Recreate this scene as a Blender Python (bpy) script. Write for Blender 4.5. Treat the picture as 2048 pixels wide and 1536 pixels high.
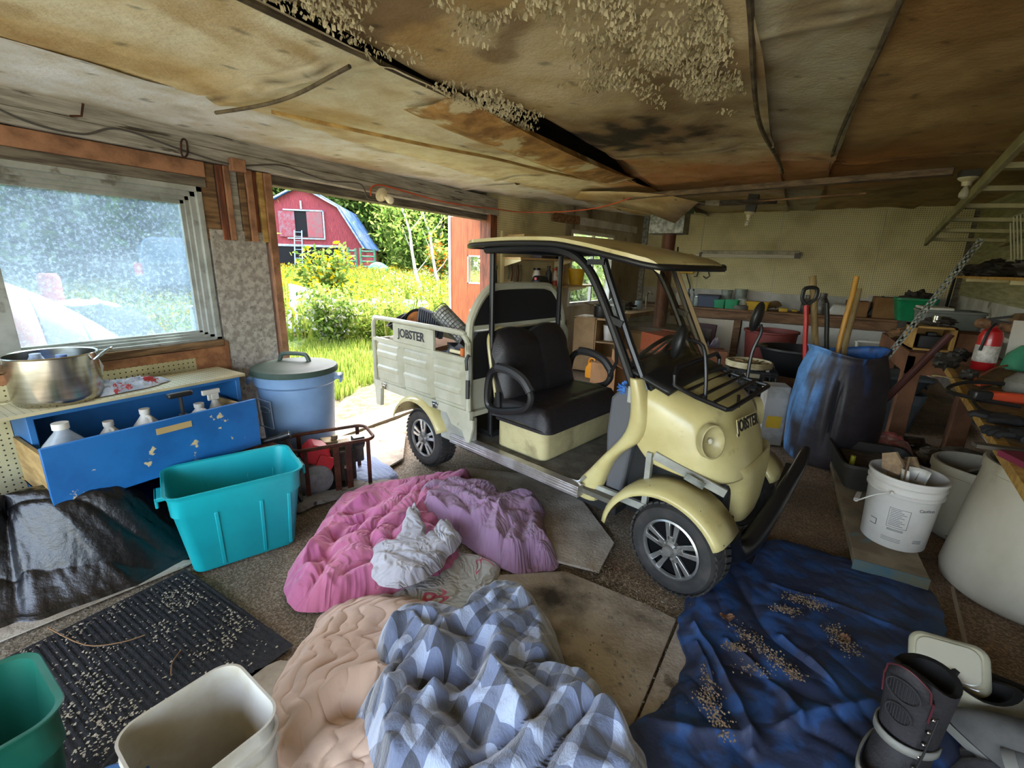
import bpy, math, random
import numpy as np
from math import sin, cos, pi, radians, sqrt, atan2
from mathutils import Vector, Matrix, Euler
for o in list(bpy.data.objects): bpy.data.objects.remove(o)
SC = bpy.context.scene
COL = SC.collection
random.seed(7)

# ---------------------------------------------------------------- camera
FOC, PITCH, YAW, ROLL, EYE = 900.0, radians(14.9), radians(31.0), radians(1.5), 1.4
fw0 = np.array([-sin(YAW), cos(YAW), 0.]); rt0 = np.array([cos(YAW), sin(YAW), 0.]); up0 = np.array([0, 0, 1.])
FW = fw0 * cos(PITCH) - up0 * sin(PITCH); up1 = up0 * cos(PITCH) + fw0 * sin(PITCH)
RT = rt0 * cos(ROLL) + up1 * sin(ROLL); UP = up1 * cos(ROLL) - rt0 * sin(ROLL)
CAM = np.array([0, 0, EYE])
cd = bpy.data.cameras.new('camera'); cam = bpy.data.objects.new('camera', cd); COL.objects.link(cam)
cam.matrix_world = Matrix(((RT[0], UP[0], -FW[0], 0), (RT[1], UP[1], -FW[1], 0), (RT[2], UP[2], -FW[2], EYE), (0, 0, 0, 1)))
cd.sensor_width = 36; cd.lens = FOC / 2048 * 36; cd.clip_end = 400; cd.clip_start = .02
SC.camera = cam

# ---------------------------------------------------------------- light
SC.view_settings.view_transform = 'Standard'; SC.view_settings.look = 'None'
SC.view_settings.gamma = 1; SC.view_settings.use_curve_mapping = False
SC.view_settings.exposure = 3.75
w = bpy.data.worlds.new('sky'); SC.world = w; w.use_nodes = True
nt = w.node_tree; bg = nt.nodes['Background']
sk = nt.nodes.new('ShaderNodeTexSky'); sk.sky_type = 'NISHITA'; sk.sun_disc = False
SUN = Vector((-.36, .72, 1.0)).normalized()
sk.sun_elevation = math.asin(SUN.z); sk.sun_rotation = atan2(SUN.x, SUN.y)
sk.air_density = 1.0; sk.dust_density = 3.0; sk.ozone_density = 1.0
hs = nt.nodes.new('ShaderNodeMix'); hs.data_type = 'RGBA'; hs.inputs[0].default_value = .45; nt.links.new(sk.outputs[0], hs.inputs[6]); hs.inputs[7].default_value = (1.3, 1.1, .84, 1)
nt.links.new(hs.outputs[2], bg.inputs[0]); bg.inputs[1].default_value = .34
sl = bpy.data.lights.new('sun', 'SUN'); sl.energy = 1.0; sl.angle = radians(.6); sl.color = (1, .95, .86)
so = bpy.data.objects.new('sun', sl); COL.objects.link(so); so.rotation_euler = (-SUN).to_track_quat('-Z', 'Y').to_euler()

# ---------------------------------------------------------------- helpers
def ray(x, y): return FW + RT * (x - 1024) / FOC - UP * (y - 768) / FOC
def G(x, y, z=0.): d = ray(x, y); return Vector(CAM + d * (z - EYE) / d[2])
def WX(x, y, X): d = ray(x, y); return Vector(CAM + d * X / d[0])
def WY(x, y, Y): d = ray(x, y); return Vector(CAM + d * Y / d[1])
def WD(x, y, t): return Vector(CAM + ray(x, y) * t)
def lin(c):
    if isinstance(c, str): c = [int(c[i:i+2], 16) / 255 for i in (0, 2, 4)]
    return tuple(v / 12.92 if v <= .04045 else ((v + .055) / 1.055) ** 2.4 for v in c[:3]) + (1,)

def hsh(ix, iy, s):
    n = (ix.astype(np.int64) * 374761393 + iy.astype(np.int64) * 668265263 + s * 1274126177) & 0x7fffffff
    n = ((n ^ (n >> 13)) * 1274126177) & 0x7fffffff
    return ((n ^ (n >> 16)) & 0xffff) / 65535.0
def pn(x, y, s=0):
    x = np.asarray(x, float); y = np.asarray(y, float)
    ix = np.floor(x); iy = np.floor(y); fx = x - ix; fy = y - iy
    u = fx * fx * fx * (fx * (fx * 6 - 15) + 10); v = fy * fy * fy * (fy * (fy * 6 - 15) + 10)
    def g(dx, dy):
        a = hsh(ix + dx, iy + dy, s) * 2 * pi
        return np.cos(a) * (fx - dx) + np.sin(a) * (fy - dy)
    return ((g(0, 0) * (1 - u) + g(1, 0) * u) * (1 - v) + (g(0, 1) * (1 - u) + g(1, 1) * u) * v) * 1.5
def fbm(x, y, s=0, o=4):
    r = 0; a = 1.
    for i in range(o): r = r + a * pn(x * 2 ** i + i * 7.3, y * 2 ** i - i * 3.1, s + i); a *= .5
    return r
def sstep(a, b, x): t = np.clip((x - a) / (b - a), 0, 1); return t * t * (3 - 2 * t)

MATS = {}
def mat(name, c1, c2=None, rough=.6, metal=0., scale=6., bump=0., bscale=30., lo=.4, hi=.6, st=(1, 1, 1), coat=0., c3=None, s3=3., lo3=.58, hi3=.64, vcol=False, spec=.5, trans=0., alpha=1., det=5., sheen=0.):
    if name in MATS: return MATS[name]
    m = bpy.data.materials.new(name); m.use_nodes = True; MATS[name] = m
    N = m.node_tree.nodes; K = m.node_tree.links; b = N['Principled BSDF']
    b.inputs['Roughness'].default_value = rough; b.inputs['Metallic'].default_value = metal
    b.inputs['Coat Weight'].default_value = coat; b.inputs['Specular IOR Level'].default_value = spec
    b.inputs['Transmission Weight'].default_value = trans; b.inputs['Alpha'].default_value = alpha
    b.inputs['Sheen Weight'].default_value = sheen
    tc = N.new('ShaderNodeTexCoord'); mp = N.new('ShaderNodeMapping'); K.new(tc.outputs['Object'], mp.inputs[0]); mp.inputs['Scale'].default_value = st
    src = None
    if vcol:
        a = N.new('ShaderNodeAttribute'); a.attribute_name = 'col'; src = a.outputs['Color']
    def noise(sc, d=det):
        n = N.new('ShaderNodeTexNoise'); n.inputs['Scale'].default_value = sc; n.inputs['Detail'].default_value = d; n.inputs['Roughness'].default_value = .6
        K.new(mp.outputs[0], n.inputs['Vector']); return n
    def mixc(f, a, bb, lo, hi, mode='MIX'):
        r = N.new('ShaderNodeMapRange'); r.inputs[1].default_value = lo; r.inputs[2].default_value = hi; K.new(f, r.inputs[0])
        x = N.new('ShaderNodeMix'); x.data_type = 'RGBA'; x.blend_type = mode; K.new(r.outputs[0], x.inputs[0])
        for i, q in ((6, a), (7, bb)):
            if isinstance(q, tuple): x.inputs[i].default_value = q
            else: K.new(q, x.inputs[i])
        return x.outputs[2]
    col = src if src is not None else lin(c1)
    if c2 is not None:
        n = noise(scale)
        if vcol:
            col = mixc(n.outputs[0], col, lin(c2), lo, hi, 'MULTIPLY')
        else: col = mixc(n.outputs[0], col, lin(c2), lo, hi)
    if c3 is not None:
        n3 = noise(s3, 8); col = mixc(n3.outputs[0], col, lin(c3), lo3, hi3)
    if isinstance(col, tuple): b.inputs['Base Color'].default_value = col
    else: K.new(col, b.inputs['Base Color'])
    if bump:
        nb = noise(bscale, 6); bp = N.new('ShaderNodeBump'); bp.inputs['Strength'].default_value = min(1, bump); bp.inputs['Distance'].default_value = .01 * max(1, bump)
        K.new(nb.outputs[0], bp.inputs['Height']); K.new(bp.outputs[0], b.inputs['Normal'])
    return m

class MB:
    def __init__(s): s.v = []; s.f = []; s.m = []
    def add(s, vs, fs, m=0):
        o = len(s.v); s.v += [tuple(p) for p in vs]; s.f += [tuple(i + o for i in f) for f in fs]; s.m += [m] * len(fs); return s
    def box(s, x0, x1, y0, y1, z0, z1, m=0, T=None):
        vs = [(x, y, z) for z in (z0, z1) for y in (y0, y1) for x in (x0, x1)]
        if T is not None: vs = [T @ Vector(p) for p in vs]
        return s.add(vs, [(0, 2, 3, 1), (4, 5, 7, 6), (0, 1, 5, 4), (2, 6, 7, 3), (0, 4, 6, 2), (1, 3, 7, 5)], m)
    def cbox(s, c, d, r=(0, 0, 0), m=0):
        T = Matrix.Translation(c) @ Euler(r).to_matrix().to_4x4()
        return s.box(-d[0]/2, d[0]/2, -d[1]/2, d[1]/2, -d[2]/2, d[2]/2, m, T)
    def bar(s, a, b, w, h, up=(0, 0, 1), m=0):
        a = Vector(a); b = Vector(b); d = (b - a); L = d.length; d.normalize(); u = Vector(up)
        sd = d.cross(u)
        if sd.length < 1e-4: sd = d.cross(Vector((1, 0, 0)))
        sd.normalize(); u = sd.cross(d)
        T = Matrix.Translation(a) @ Matrix((sd, d, u)).transposed().to_4x4()
        return s.box(-w/2, w/2, 0, L, -h/2, h/2, m, T)
    def tube(s, pts, r, n=10, closed=False, m=0, cap=True):
        P = [Vector(p) for p in pts]; k = len(P); rs = r if isinstance(r, (list, tuple)) else [r] * k
        vs = []; pu = None
        for i in range(k):
            if closed: t = P[(i + 1) % k] - P[i - 1]
            else: t = P[min(i + 1, k - 1)] - P[max(i - 1, 0)]
            if t.length < 1e-9: t = Vector((0, 0, 1))
            t.normalize()
            if pu is None:
                pu = t.orthogonal().normalized()
            pu = (pu - t * pu.dot(t)); pu = pu.normalized() if pu.length > 1e-6 else t.orthogonal().normalized()
            q = t.cross(pu)
            for j in range(n): a = 2 * pi * j / n; vs.append(P[i] + (pu * cos(a) + q * sin(a)) * rs[i])
        fs = []
        for i in range(k if closed else k - 1):
            i2 = (i + 1) % k
            for j in range(n): j2 = (j + 1) % n; fs.append((i * n + j, i * n + j2, i2 * n + j2, i2 * n + j))
        if cap and not closed: fs.append(tuple(range(n - 1, -1, -1))); fs.append(tuple((k - 1) * n + j for j in range(n)))
        return s.add(vs, fs, m)
    def lathe(s, prof, n=32, T=None, m=0, sq=None, cap=True):
        vs = []
        for r, z in prof:
            for j in range(n):
                a = 2 * pi * j / n; x, y = cos(a), sin(a)
                if sq: k = (abs(x) ** sq + abs(y) ** sq) ** (-1 / sq); x *= k; y *= k
                p = Vector((r * x, r * y, z)); vs.append(T @ p if T is not None else p)
        fs = []
        for i in range(len(prof) - 1):
            for j in range(n): j2 = (j + 1) % n; fs.append((i * n + j, i * n + j2, (i + 1) * n + j2, (i + 1) * n + j))
        if cap and prof[0][0] > 1e-6: fs.append(tuple(range(n - 1, -1, -1)))
        if cap and prof[-1][0] > 1e-6: fs.append(tuple((len(prof) - 1) * n + j for j in range(n)))
        return s.add(vs, fs, m)
    def prism(s, poly, o, u, v, t, m=0):
        o = Vector(o); u = Vector(u); v = Vector(v); t = Vector(t); n = len(poly)
        a = [o + u * p[0] + v * p[1] for p in poly]; b = [q + t for q in a]
        fs = [tuple(range(n - 1, -1, -1)), tuple(range(n, 2 * n))] + [(i, (i + 1) % n, (i + 1) % n + n, i + n) for i in range(n)]
        return s.add(a + b, fs, m)
    def grid(s, P, m=0, wrap=False):
        P = np.asarray(P, float); a, b = P.shape[:2]; fs = []
        for i in range(a - 1):
            for j in range(b if wrap else b - 1):
                j2 = (j + 1) % b; fs.append((i * b + j, i * b + j2, (i + 1) * b + j2, (i + 1) * b + j))
        return s.add([tuple(p) for p in P.reshape(-1, 3)], fs, m)
    def ball(s, c, r, n=16, k=10, m=0, T=None):
        if not isinstance(r, (tuple, list)): r = (r, r, r)
        M = Matrix.Translation(c) @ (T if T is not None else Matrix.Identity(4)) @ Matrix.Diagonal((r[0], r[1], r[2], 1))
        return s.lathe([(max(sin(pi * i / k), 1e-7), -cos(pi * i / k)) for i in range(k + 1)], n, M, m)
    def build(s, name, m, par=None, bev=0., smooth=35., label=None, solid=0., sub=0, kind=None):
        me = bpy.data.meshes.new(name); me.from_pydata(s.v, [], s.f); me.update()
        ms = m if isinstance(m, (list, tuple)) else [m]
        for q in ms: me.materials.append(q)
        if len(ms) > 1: me.polygons.foreach_set('material_index', s.m)
        if smooth:
            me.polygons.foreach_set('use_smooth', [True] * len(s.f)); me.set_sharp_from_angle(angle=radians(smooth))
        o = bpy.data.objects.new(name, me); COL.objects.link(o)
        if par is not None: o.parent = par
        if solid: md = o.modifiers.new('so', 'SOLIDIFY'); md.thickness = abs(solid); md.offset = -1 if solid > 0 else 1
        if sub: md = o.modifiers.new('su', 'SUBSURF'); md.levels = sub; md.render_levels = sub
        if bev: md = o.modifiers.new('be', 'BEVEL'); md.width = bev; md.segments = 2; md.limit_method = 'ANGLE'; md.angle_limit = radians(40)
        if label: o['label'] = label
        if kind: o['kind'] = kind
        return o
def T(name, label, cat, loc=(0, 0, 0), rz=0., group=None, rot=None):
    o = bpy.data.objects.new(name, None); COL.objects.link(o); o.location = loc; o.rotation_euler = rot if rot else (0, 0, rz); o.empty_display_size = .1
    o['label'] = label; o['category'] = cat
    if group: o['group'] = group
    return o
def tag(o, label, cat, group=None, kind=None, loc=None, rz=None):
    o['label'] = label; o['category'] = cat
    if group: o['group'] = group
    if kind: o['kind'] = kind
    if loc is not None: o.location = loc
    if rz is not None: o.rotation_euler = rz if isinstance(rz, tuple) else (0, 0, rz)
    return o
def S(o): o['kind'] = 'structure'; return o
def copy_tree(o, par=None):
    c = o.copy(); COL.objects.link(c); c.parent = par
    for ch in list(o.children): copy_tree(ch, c)
    return c
def relabel(o, lb, loc, rz=0., group=None):
    o['label'] = lb; o.location = loc; o.rotation_euler = rz if isinstance(rz, tuple) else (0, 0, rz)
    if group: o['group'] = group
    return o
def rrect(w, h, r, n=5):
    out = []
    for cx, cy, a0 in ((w/2-r, h/2-r, 0), (-w/2+r, h/2-r, 90), (-w/2+r, -h/2+r, 180), (w/2-r, -h/2+r, 270)):
        for i in range(n + 1): a = radians(a0 + 90 * i / n); out.append((cx + r * cos(a), cy + r * sin(a)))
    return out
def spline(pts, n=8, closed=False):
    P = [Vector(p) for p in pts]; k = len(P); out = []
    for i in range(k if closed else k - 1):
        if closed: a, b, c, d = P[i - 1], P[i], P[(i + 1) % k], P[(i + 2) % k]
        else: a, b, c, d = P[max(i - 1, 0)], P[i], P[i + 1], P[min(i + 2, k - 1)]
        for j in range(n):
            t = j / n
            out.append(.5 * ((2 * b) + (c - a) * t + (2 * a - 5 * b + 4 * c - d) * t * t + (3 * b - a - 3 * c + d) * t ** 3))
    if not closed: out.append(P[-1])
    return out
def text(body, name, size, m, par, loc, rot, ext=.002, label=None, bold=0., sx=1., kind=None):
    cu = bpy.data.curves.new(name, 'FONT'); cu.body = body; cu.size = size; cu.extrude = ext; cu.align_x = 'CENTER'; cu.align_y = 'CENTER'; cu.offset = bold
    t = bpy.data.objects.new('tmp', cu); COL.objects.link(t); bpy.context.view_layer.update()
    me = bpy.data.meshes.new_from_object(t.evaluated_get(bpy.context.evaluated_depsgraph_get())); bpy.data.objects.remove(t)
    me.materials.clear(); me.materials.append(m); o = bpy.data.objects.new(name, me); COL.objects.link(o)
    o.parent = par; o.location = loc; o.rotation_euler = rot; o.scale = (sx, 1, 1)
    if label: o['label'] = label
    return o
def npmesh(name, V, F, m, col=None, uv=None, par=None, smooth=True):
    me = bpy.data.meshes.new(name); V = np.asarray(V, np.float32); F = np.asarray(F, np.int32); k = F.shape[1]
    me.vertices.add(len(V)); me.vertices.foreach_set('co', V.ravel()); me.loops.add(F.size); me.loops.foreach_set('vertex_index', F.ravel())
    me.polygons.add(len(F)); me.polygons.foreach_set('loop_start', np.arange(0, F.size, k, dtype=np.int32)); 
    if smooth: me.polygons.foreach_set('use_smooth', np.ones(len(F), bool))
    me.update(calc_edges=True)
    if col is not None:
        a = me.attributes.new('col', 'FLOAT_COLOR', 'POINT'); c = np.ones((len(V), 4), np.float32); c[:, :3] = col; a.data.foreach_set('color', c.ravel())
    if uv is not None:
        u = me.uv_layers.new(name='UVMap'); u.data.foreach_set('uv', np.asarray(uv, np.float32)[F.ravel()].ravel())
    for q in (m if isinstance(m, (list, tuple)) else [m]): me.materials.append(q)
    o = bpy.data.objects.new(name, me); COL.objects.link(o)
    if par is not None: o.parent = par
    me.validate(); return o
def gridF(a, b, wrap=False):
    i, j = np.meshgrid(np.arange(a - 1), np.arange(b if wrap else b - 1), indexing='ij'); j2 = (j + 1) % b
    return np.stack([i * b + j, i * b + j2, (i + 1) * b + j2, (i + 1) * b + j], -1).reshape(-1, 4)
def L3(*hexes): return [np.array(lin(h)[:3]) for h in hexes]
def mixn(a, b, t): return a * (1 - t)[..., None] + b * t[..., None]
# ---------------------------------------------------------------- special materials
def peg(name, ax, base, sp=.0254, dia=.17, dirt='8f8560', blur=False):
    m = bpy.data.materials.new(name); m.use_nodes = True; N = m.node_tree.nodes; K = m.node_tree.links; b = N['Principled BSDF']
    b.inputs['Roughness'].default_value = .55
    tc = N.new('ShaderNodeTexCoord'); sx = N.new('ShaderNodeSeparateXYZ'); K.new(tc.outputs['Object'], sx.inputs[0])
    cs = []
    for a in ax:
        d = N.new('ShaderNodeMath'); d.operation = 'DIVIDE'; K.new(sx.outputs[a], d.inputs[0]); d.inputs[1].default_value = sp
        f = N.new('ShaderNodeMath'); f.operation = 'FRACT'; K.new(d.outputs[0], f.inputs[0])
        s = N.new('ShaderNodeMath'); s.operation = 'SUBTRACT'; K.new(f.outputs[0], s.inputs[0]); s.inputs[1].default_value = .5
        q = N.new('ShaderNodeMath'); q.operation = 'MULTIPLY'; K.new(s.outputs[0], q.inputs[0]); K.new(s.outputs[0], q.inputs[1]); cs.append(q)
    ad = N.new('ShaderNodeMath'); K.new(cs[0].outputs[0], ad.inputs[0]); K.new(cs[1].outputs[0], ad.inputs[1])
    lt = N.new('ShaderNodeMath'); lt.operation = 'LESS_THAN'; K.new(ad.outputs[0], lt.inputs[0]); lt.inputs[1].default_value = dia * dia
    nz = N.new('ShaderNodeTexNoise'); nz.inputs['Scale'].default_value = 2.5; nz.inputs['Detail'].default_value = 6; K.new(tc.outputs['Object'], nz.inputs['Vector'])
    mr = N.new('ShaderNodeMapRange'); mr.inputs[1].default_value = .45; mr.inputs[2].default_value = .75; K.new(nz.outputs[0], mr.inputs[0])
    x = N.new('ShaderNodeMix'); x.data_type = 'RGBA'; K.new(mr.outputs[0], x.inputs[0]); x.inputs[6].default_value = lin(base); x.inputs[7].default_value = lin(dirt)
    y = N.new('ShaderNodeMix'); y.data_type = 'RGBA'; K.new(lt.outputs[0], y.inputs[0]); K.new(x.outputs[2], y.inputs[6]); y.inputs[7].default_value = lin('2b2418')
    K.new(y.outputs[2], b.inputs['Base Color']); return m
PEG_L = peg('pegboard_side', (1, 2), 'ddd2a4', dia=.15); PEG_B = peg('pegboard_rear', (0, 2), 'e2d6a4', dia=.2, dirt='bdb07e')
WOOD = mat('wood_old', '8a6a48', '5b432c', st=(1, 1, 8), scale=5, rough=.8, bump=.4, bscale=30)
WOODO = mat('wood_orange', 'a8795a', '7d583f', st=(6, 1, 1.2), scale=7, rough=.7, bump=.3)
WOODR = mat('wood_redbrown', '8a4c30', '54301f', st=(6, 6, 1), scale=4, rough=.7, bump=.3)
WOODY = mat('wood_yellow', 'c9a560', '9b7840', st=(5, 1, 5), scale=4, rough=.7, bump=.3)
WOODX = mat('wood_brown_x', '9a7250', '6d4c33', st=(1, 6, 6), scale=4, rough=.75, bump=.3)
WOODG = mat('wood_greypaint', 'b5b0a6', '8d877c', st=(1, .4, 5), scale=9, rough=.8, bump=.6, bscale=25, c3='4a4238', s3=5, lo3=.6, hi3=.64)
WOODGD = mat('wood_weathered', '7c7366', '524a40', st=(1, .5, 6), scale=8, rough=.85, bump=.5)
WHITEP = mat('white_paint_board', 'cfccc6', 'b3aea4', scale=3, rough=.6, bump=.15, c3='77705f', s3=2.5, lo3=.64, hi3=.72)
WPANEL = mat('white_panel', 'd9d3c8', 'c4bdb0', scale=1.5, rough=.35)
OSB = mat('osb_whitewash', 'b3ada6', '8f8880', scale=28, rough=.8, bump=.3, c3='6f675f', s3=45, lo3=.6, hi3=.66, lo=.42, hi=.58)
PLYO = mat('ply_orange', 'a4714a', '835638', scale=14, rough=.7, bump=.15)
VINYL = mat('vinyl_frame', 'a9aca8', '8f928c', scale=6, rough=.35, c3='6d6a60', s3=9, lo3=.6, hi3=.7)
BLACKW = mat('black_wire', '1c1a18', rough=.5)
RUST = mat('rusty_steel', '5e3420', '3a2016', scale=9, rough=.6, metal=.4, bump=.3)
GALV = mat('galvanised', '8f928e', '63665f', scale=22, rough=.4, metal=.8)
BLACK = mat('black_plastic', '1b1b1c', rough=.42); BLACKM = mat('black_matte', '141415', rough=.75)
STEEL = mat('steel', 'b8b8b4', '92918c', scale=5, rough=.25, metal=1.)
WHITEPL = mat('white_plastic', 'd8d6cf', 'bdb9ae', scale=4, rough=.4)
CARDB = mat('cardboard', '9a6f45', '80582f', scale=3, rough=.85)

def glassmat(name, tint, dirty, lo, hi, sc, rough=.02, base=.0):
    m = bpy.data.materials.new(name); m.use_nodes = True; N = m.node_tree.nodes; K = m.node_tree.links; N.remove(N['Principled BSDF']); out = N['Material Output']
    tr = N.new('ShaderNodeBsdfTransparent'); tr.inputs[0].default_value = lin(tint)
    gl = N.new('ShaderNodeBsdfGlossy'); gl.inputs['Roughness'].default_value = rough
    fr = N.new('ShaderNodeFresnel'); fr.inputs[0].default_value = 1.45
    m1 = N.new('ShaderNodeMixShader'); ge = N.new('ShaderNodeNewGeometry'); iv = N.new('ShaderNodeMath'); iv.operation = 'SUBTRACT'; iv.inputs[0].default_value = 1; K.new(ge.outputs['Backfacing'], iv.inputs[1]); ml = N.new('ShaderNodeMath'); ml.operation = 'MULTIPLY'; K.new(fr.outputs[0], ml.inputs[0]); K.new(iv.outputs[0], ml.inputs[1]); K.new(ml.outputs[0], m1.inputs[0]); K.new(tr.outputs[0], m1.inputs[1]); K.new(gl.outputs[0], m1.inputs[2])
    df = N.new('ShaderNodeBsdfTranslucent'); df.inputs[0].default_value = lin(dirty); d2 = N.new('ShaderNodeBsdfDiffuse'); d2.inputs[0].default_value = lin(dirty)
    dd = N.new('ShaderNodeMixShader'); dd.inputs[0].default_value = .5; K.new(df.outputs[0], dd.inputs[1]); K.new(d2.outputs[0], dd.inputs[2])
    tc = N.new('ShaderNodeTexCoord')
    n1 = N.new('ShaderNodeTexNoise'); n1.inputs['Scale'].default_value = sc; n1.inputs['Detail'].default_value = 9; n1.inputs['Roughness'].default_value = .72; K.new(tc.outputs['Object'], n1.inputs['Vector'])
    n2 = N.new('ShaderNodeTexNoise'); n2.inputs['Scale'].default_value = 3.; n2.inputs['Detail'].default_value = 4; K.new(tc.outputs['Object'], n2.inputs['Vector'])
    r1 = N.new('ShaderNodeMapRange'); r1.inputs[1].default_value = .5; r1.inputs[2].default_value = .75; r1.inputs[4].default_value = hi; K.new(n1.outputs[0], r1.inputs[0])
    r2 = N.new('ShaderNodeMapRange'); r2.inputs[1].default_value = .35; r2.inputs[2].default_value = .7; r2.inputs[3].default_value = base; r2.inputs[4].default_value = lo; K.new(n2.outputs[0], r2.inputs[0])
    a = N.new('ShaderNodeMath'); a.operation = 'ADD'; a.use_clamp = True; K.new(r1.outputs[0], a.inputs[0]); K.new(r2.outputs[0], a.inputs[1])
    m2 = N.new('ShaderNodeMixShader'); K.new(a.outputs[0], m2.inputs[0]); K.new(m1.outputs[0], m2.inputs[1]); K.new(dd.outputs[0], m2.inputs[2])
    K.new(m2.outputs[0], out.inputs[0]); return m
GLD = glassmat('dirty_glass', 'c8d8dc', 'bccfe0', .30, .6, 60, base=.1)
GLC = glassmat('clear_glass', 'eef4f2', 'c8ccc8', .03, .05, 30)
GLW = glassmat('windshield_acrylic', 'd8d2c4', 'a59a86', .12, .25, 9)

# ---------------------------------------------------------------- the room
XL, YB = -3.05, 8.5
def cz(X, Y): return 2.085 + .012 * np.clip(np.asarray(X) + 3, 0, 3) + .028 * np.clip(np.asarray(Y) - 2, 0, 9)

# floor: gravel, dust and dirt over an old slab
def floor():
    xs = np.arange(-3.3, 2.6, .03); ys = np.arange(-1.2, 8.7, .03); X, Y = np.meshgrid(xs, ys, indexing='ij')
    Z = .006 * fbm(X * 2, Y * 2, 3) + .004 * pn(X * 22, Y * 22, 5)
    gray, dirt, saw, dark = L3('b3a895', '93795a', 'b0885c', '6a5a48')
    t = np.clip(.3 + fbm(X * 1.3, Y * 1.3, 9) * .6, 0, 1); C = mixn(gray, dirt, t)
    C = mixn(C, saw, sstep(.0, .7, X + .1 * Y - .1 + .4 * fbm(X, Y, 4)) * .6)
    C = mixn(C, dark, sstep(.1, .6, fbm(X * 2, Y * 2, 31)) * .5)
    C = C * (1 + .25 * pn(X * 30, Y * 30, 8)[..., None])
    m = mat('floor_gravel', 'ffffff', 'b8b0a4', vcol=True, scale=90, rough=.9, bump=1.6, bscale=110, lo=.4, hi=.55, c3='c9c2b2', s3=170, lo3=.62, hi3=.66)
    o = npmesh('floor', np.stack([X, Y, Z - .012], -1).reshape(-1, 3), gridF(len(xs), len(ys)), m, C.reshape(-1, 3)); S(o)
floor()

# ceiling: strips of buckled fibreboard, each sagging in its own way
def crack(X, Y, a, b, w):
    a = np.array(a); b = np.array(b); d = b - a; L = np.hypot(*d); t = np.clip(((X - a[0]) * d[0] + (Y - a[1]) * d[1]) / L ** 2, 0, 1)
    return np.exp(-((np.hypot(X - a[0] - t * d[0], Y - a[1] - t * d[1])) / w) ** 2)
def ceil_strip(x0, x1, seed, pal, zoff, edge0, edge1):
    nx = max(int((x1 - x0) / .02), 4); ys = np.arange(-2.2, 8.52, .025)
    u = np.linspace(0, 1, nx); U, Y = np.meshgrid(u, ys, indexing='ij')
    wv0 = .03 * pn(Y[0] * .8, 0 * Y[0], seed); 
    X = x0 + wv0[None, :] * edge0 + (x1 - x0) * U
    Z = cz(X, Y) + zoff - .030 * np.clip(fbm(X * .9, Y * .55, seed + 3, 2), 0, 1) - .010 * fbm(X * 3, Y * 1.7, seed + 5, 3)
    Z -= edge1 * np.exp(-((1 - U) * (x1 - x0) / .13) ** 2) * (.02 + .05 * np.clip(pn(Y * .9, Y * 0, seed + 7) + .2, 0, 1))
    Z += edge0 * np.exp(-(U * (x1 - x0) / .10) ** 2) * (.012 + .03 * np.clip(pn(Y * .8, Y * 0, seed + 8), 0, 1))
    if edge0 > .9: Z += .10 * np.exp(-(U * (x1 - x0) / .11) ** 2) * sstep(1.7, 2.5, Y) * sstep(4.3, 3.5, Y)
    base, stain, dark = L3(*pal)
    n1 = fbm(X * 1.1 + 3, Y * .7, seed + 11); n2 = fbm(X * 2.3, Y * 1.4, seed + 13)
    C = mixn(np.broadcast_to(base, X.shape + (3,)), stain, sstep(-.05, .5, n1) * .75)
    C = mixn(C, dark, sstep(.25, .75, n2) * .6)
    C = mixn(C, L3('a97f45')[0], sstep(.5, .56, n1) * .35)
    C = mixn(C, L3('241a10')[0], crack(X, Y, (x0, 1.6), (x0, 4.2), .035) * .9 * edge0 * (edge0 > .9))
    # leak with mould in front of the beam
    D = np.hypot((X + .85) / .85, (Y - 2.85) / .62) + .45 * fbm(X * 3, Y * 3, 77); C = mixn(C, L3('6e4a22')[0], np.clip(1.25 - D, 0, 1) * .8)
    D = np.hypot((X + 1.02) / .50, (Y - 2.85) / .34) + .8 * fbm(X * 5, Y * 5, 78); C = mixn(C, L3('1d150c')[0], sstep(1.1, .35, D) * .92)
    C = mixn(C, L3('c98448')[0], sstep(3.3, 4.3, Y + .5 * fbm(X * 2, Y * 2, 5)) * sstep(-2.0, -1.4, X) * (1 - sstep(5.2, 6.2, Y)) * sstep(1.3, .2, X) * .8)
    C = mixn(C, L3('5c4424')[0], sstep(-.3, .9, X + .3 * fbm(X * 2, Y * 2, 55)) * sstep(.2, 1.4, Y) * .35)
    # flaked off paint bares the brown board
    P = sstep(.1, .3, fbm(X * 1.4, Y * 1.4, 60)) * sstep(-1.45, -1.3, X) * sstep(-.1, -.4, X) * sstep(2.6, 2.0, Y); C = mixn(C, L3('8d7558')[0], P * .8)
    # nail heads and small tears
    k = (pn(X * 14, Y * 14, 90) > .72); C[k] = C[k] * .45
    # seams across the strip
    for y in {0: [3.9, .45], 1: [1.26, 3.6], 2: [3.35, .8], 3: [1.75, 3.9], 4: [1.55, 4.3], 5: [3.2]}.get(seed % 6, []):
        yy = y + .03 * pn(X * 2, X * 0, seed); d = np.abs(Y - yy); C = mixn(C, L3('3c2d1c')[0], np.exp(-(d / .012) ** 2) * .8); Z -= .018 * np.exp(-((Y - yy - .03) / .05) ** 2); Z += .01 * np.exp(-((Y - yy + .02) / .02) ** 2)
    m = mat('ceiling_board', 'ffffff', 'e6dcc6', vcol=True, scale=7, rough=.85, bump=.5, bscale=38, lo=.35, hi=.7)
    return S(npmesh('ceiling', np.stack([X, Y, Z], -1).reshape(-1, 3), gridF(nx, len(ys)), m, C.reshape(-1, 3)))
ceil_strip(-3.2, -2.37, 0, ('ebebe6', 'ddd8c6', 'b3a98a'), .0, 0, .0)
ceil_strip(-2.40, -1.36, 1, ('f0e9c8', 'd9bb7c', 'b89557'), -.002, .0, .6)
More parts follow.
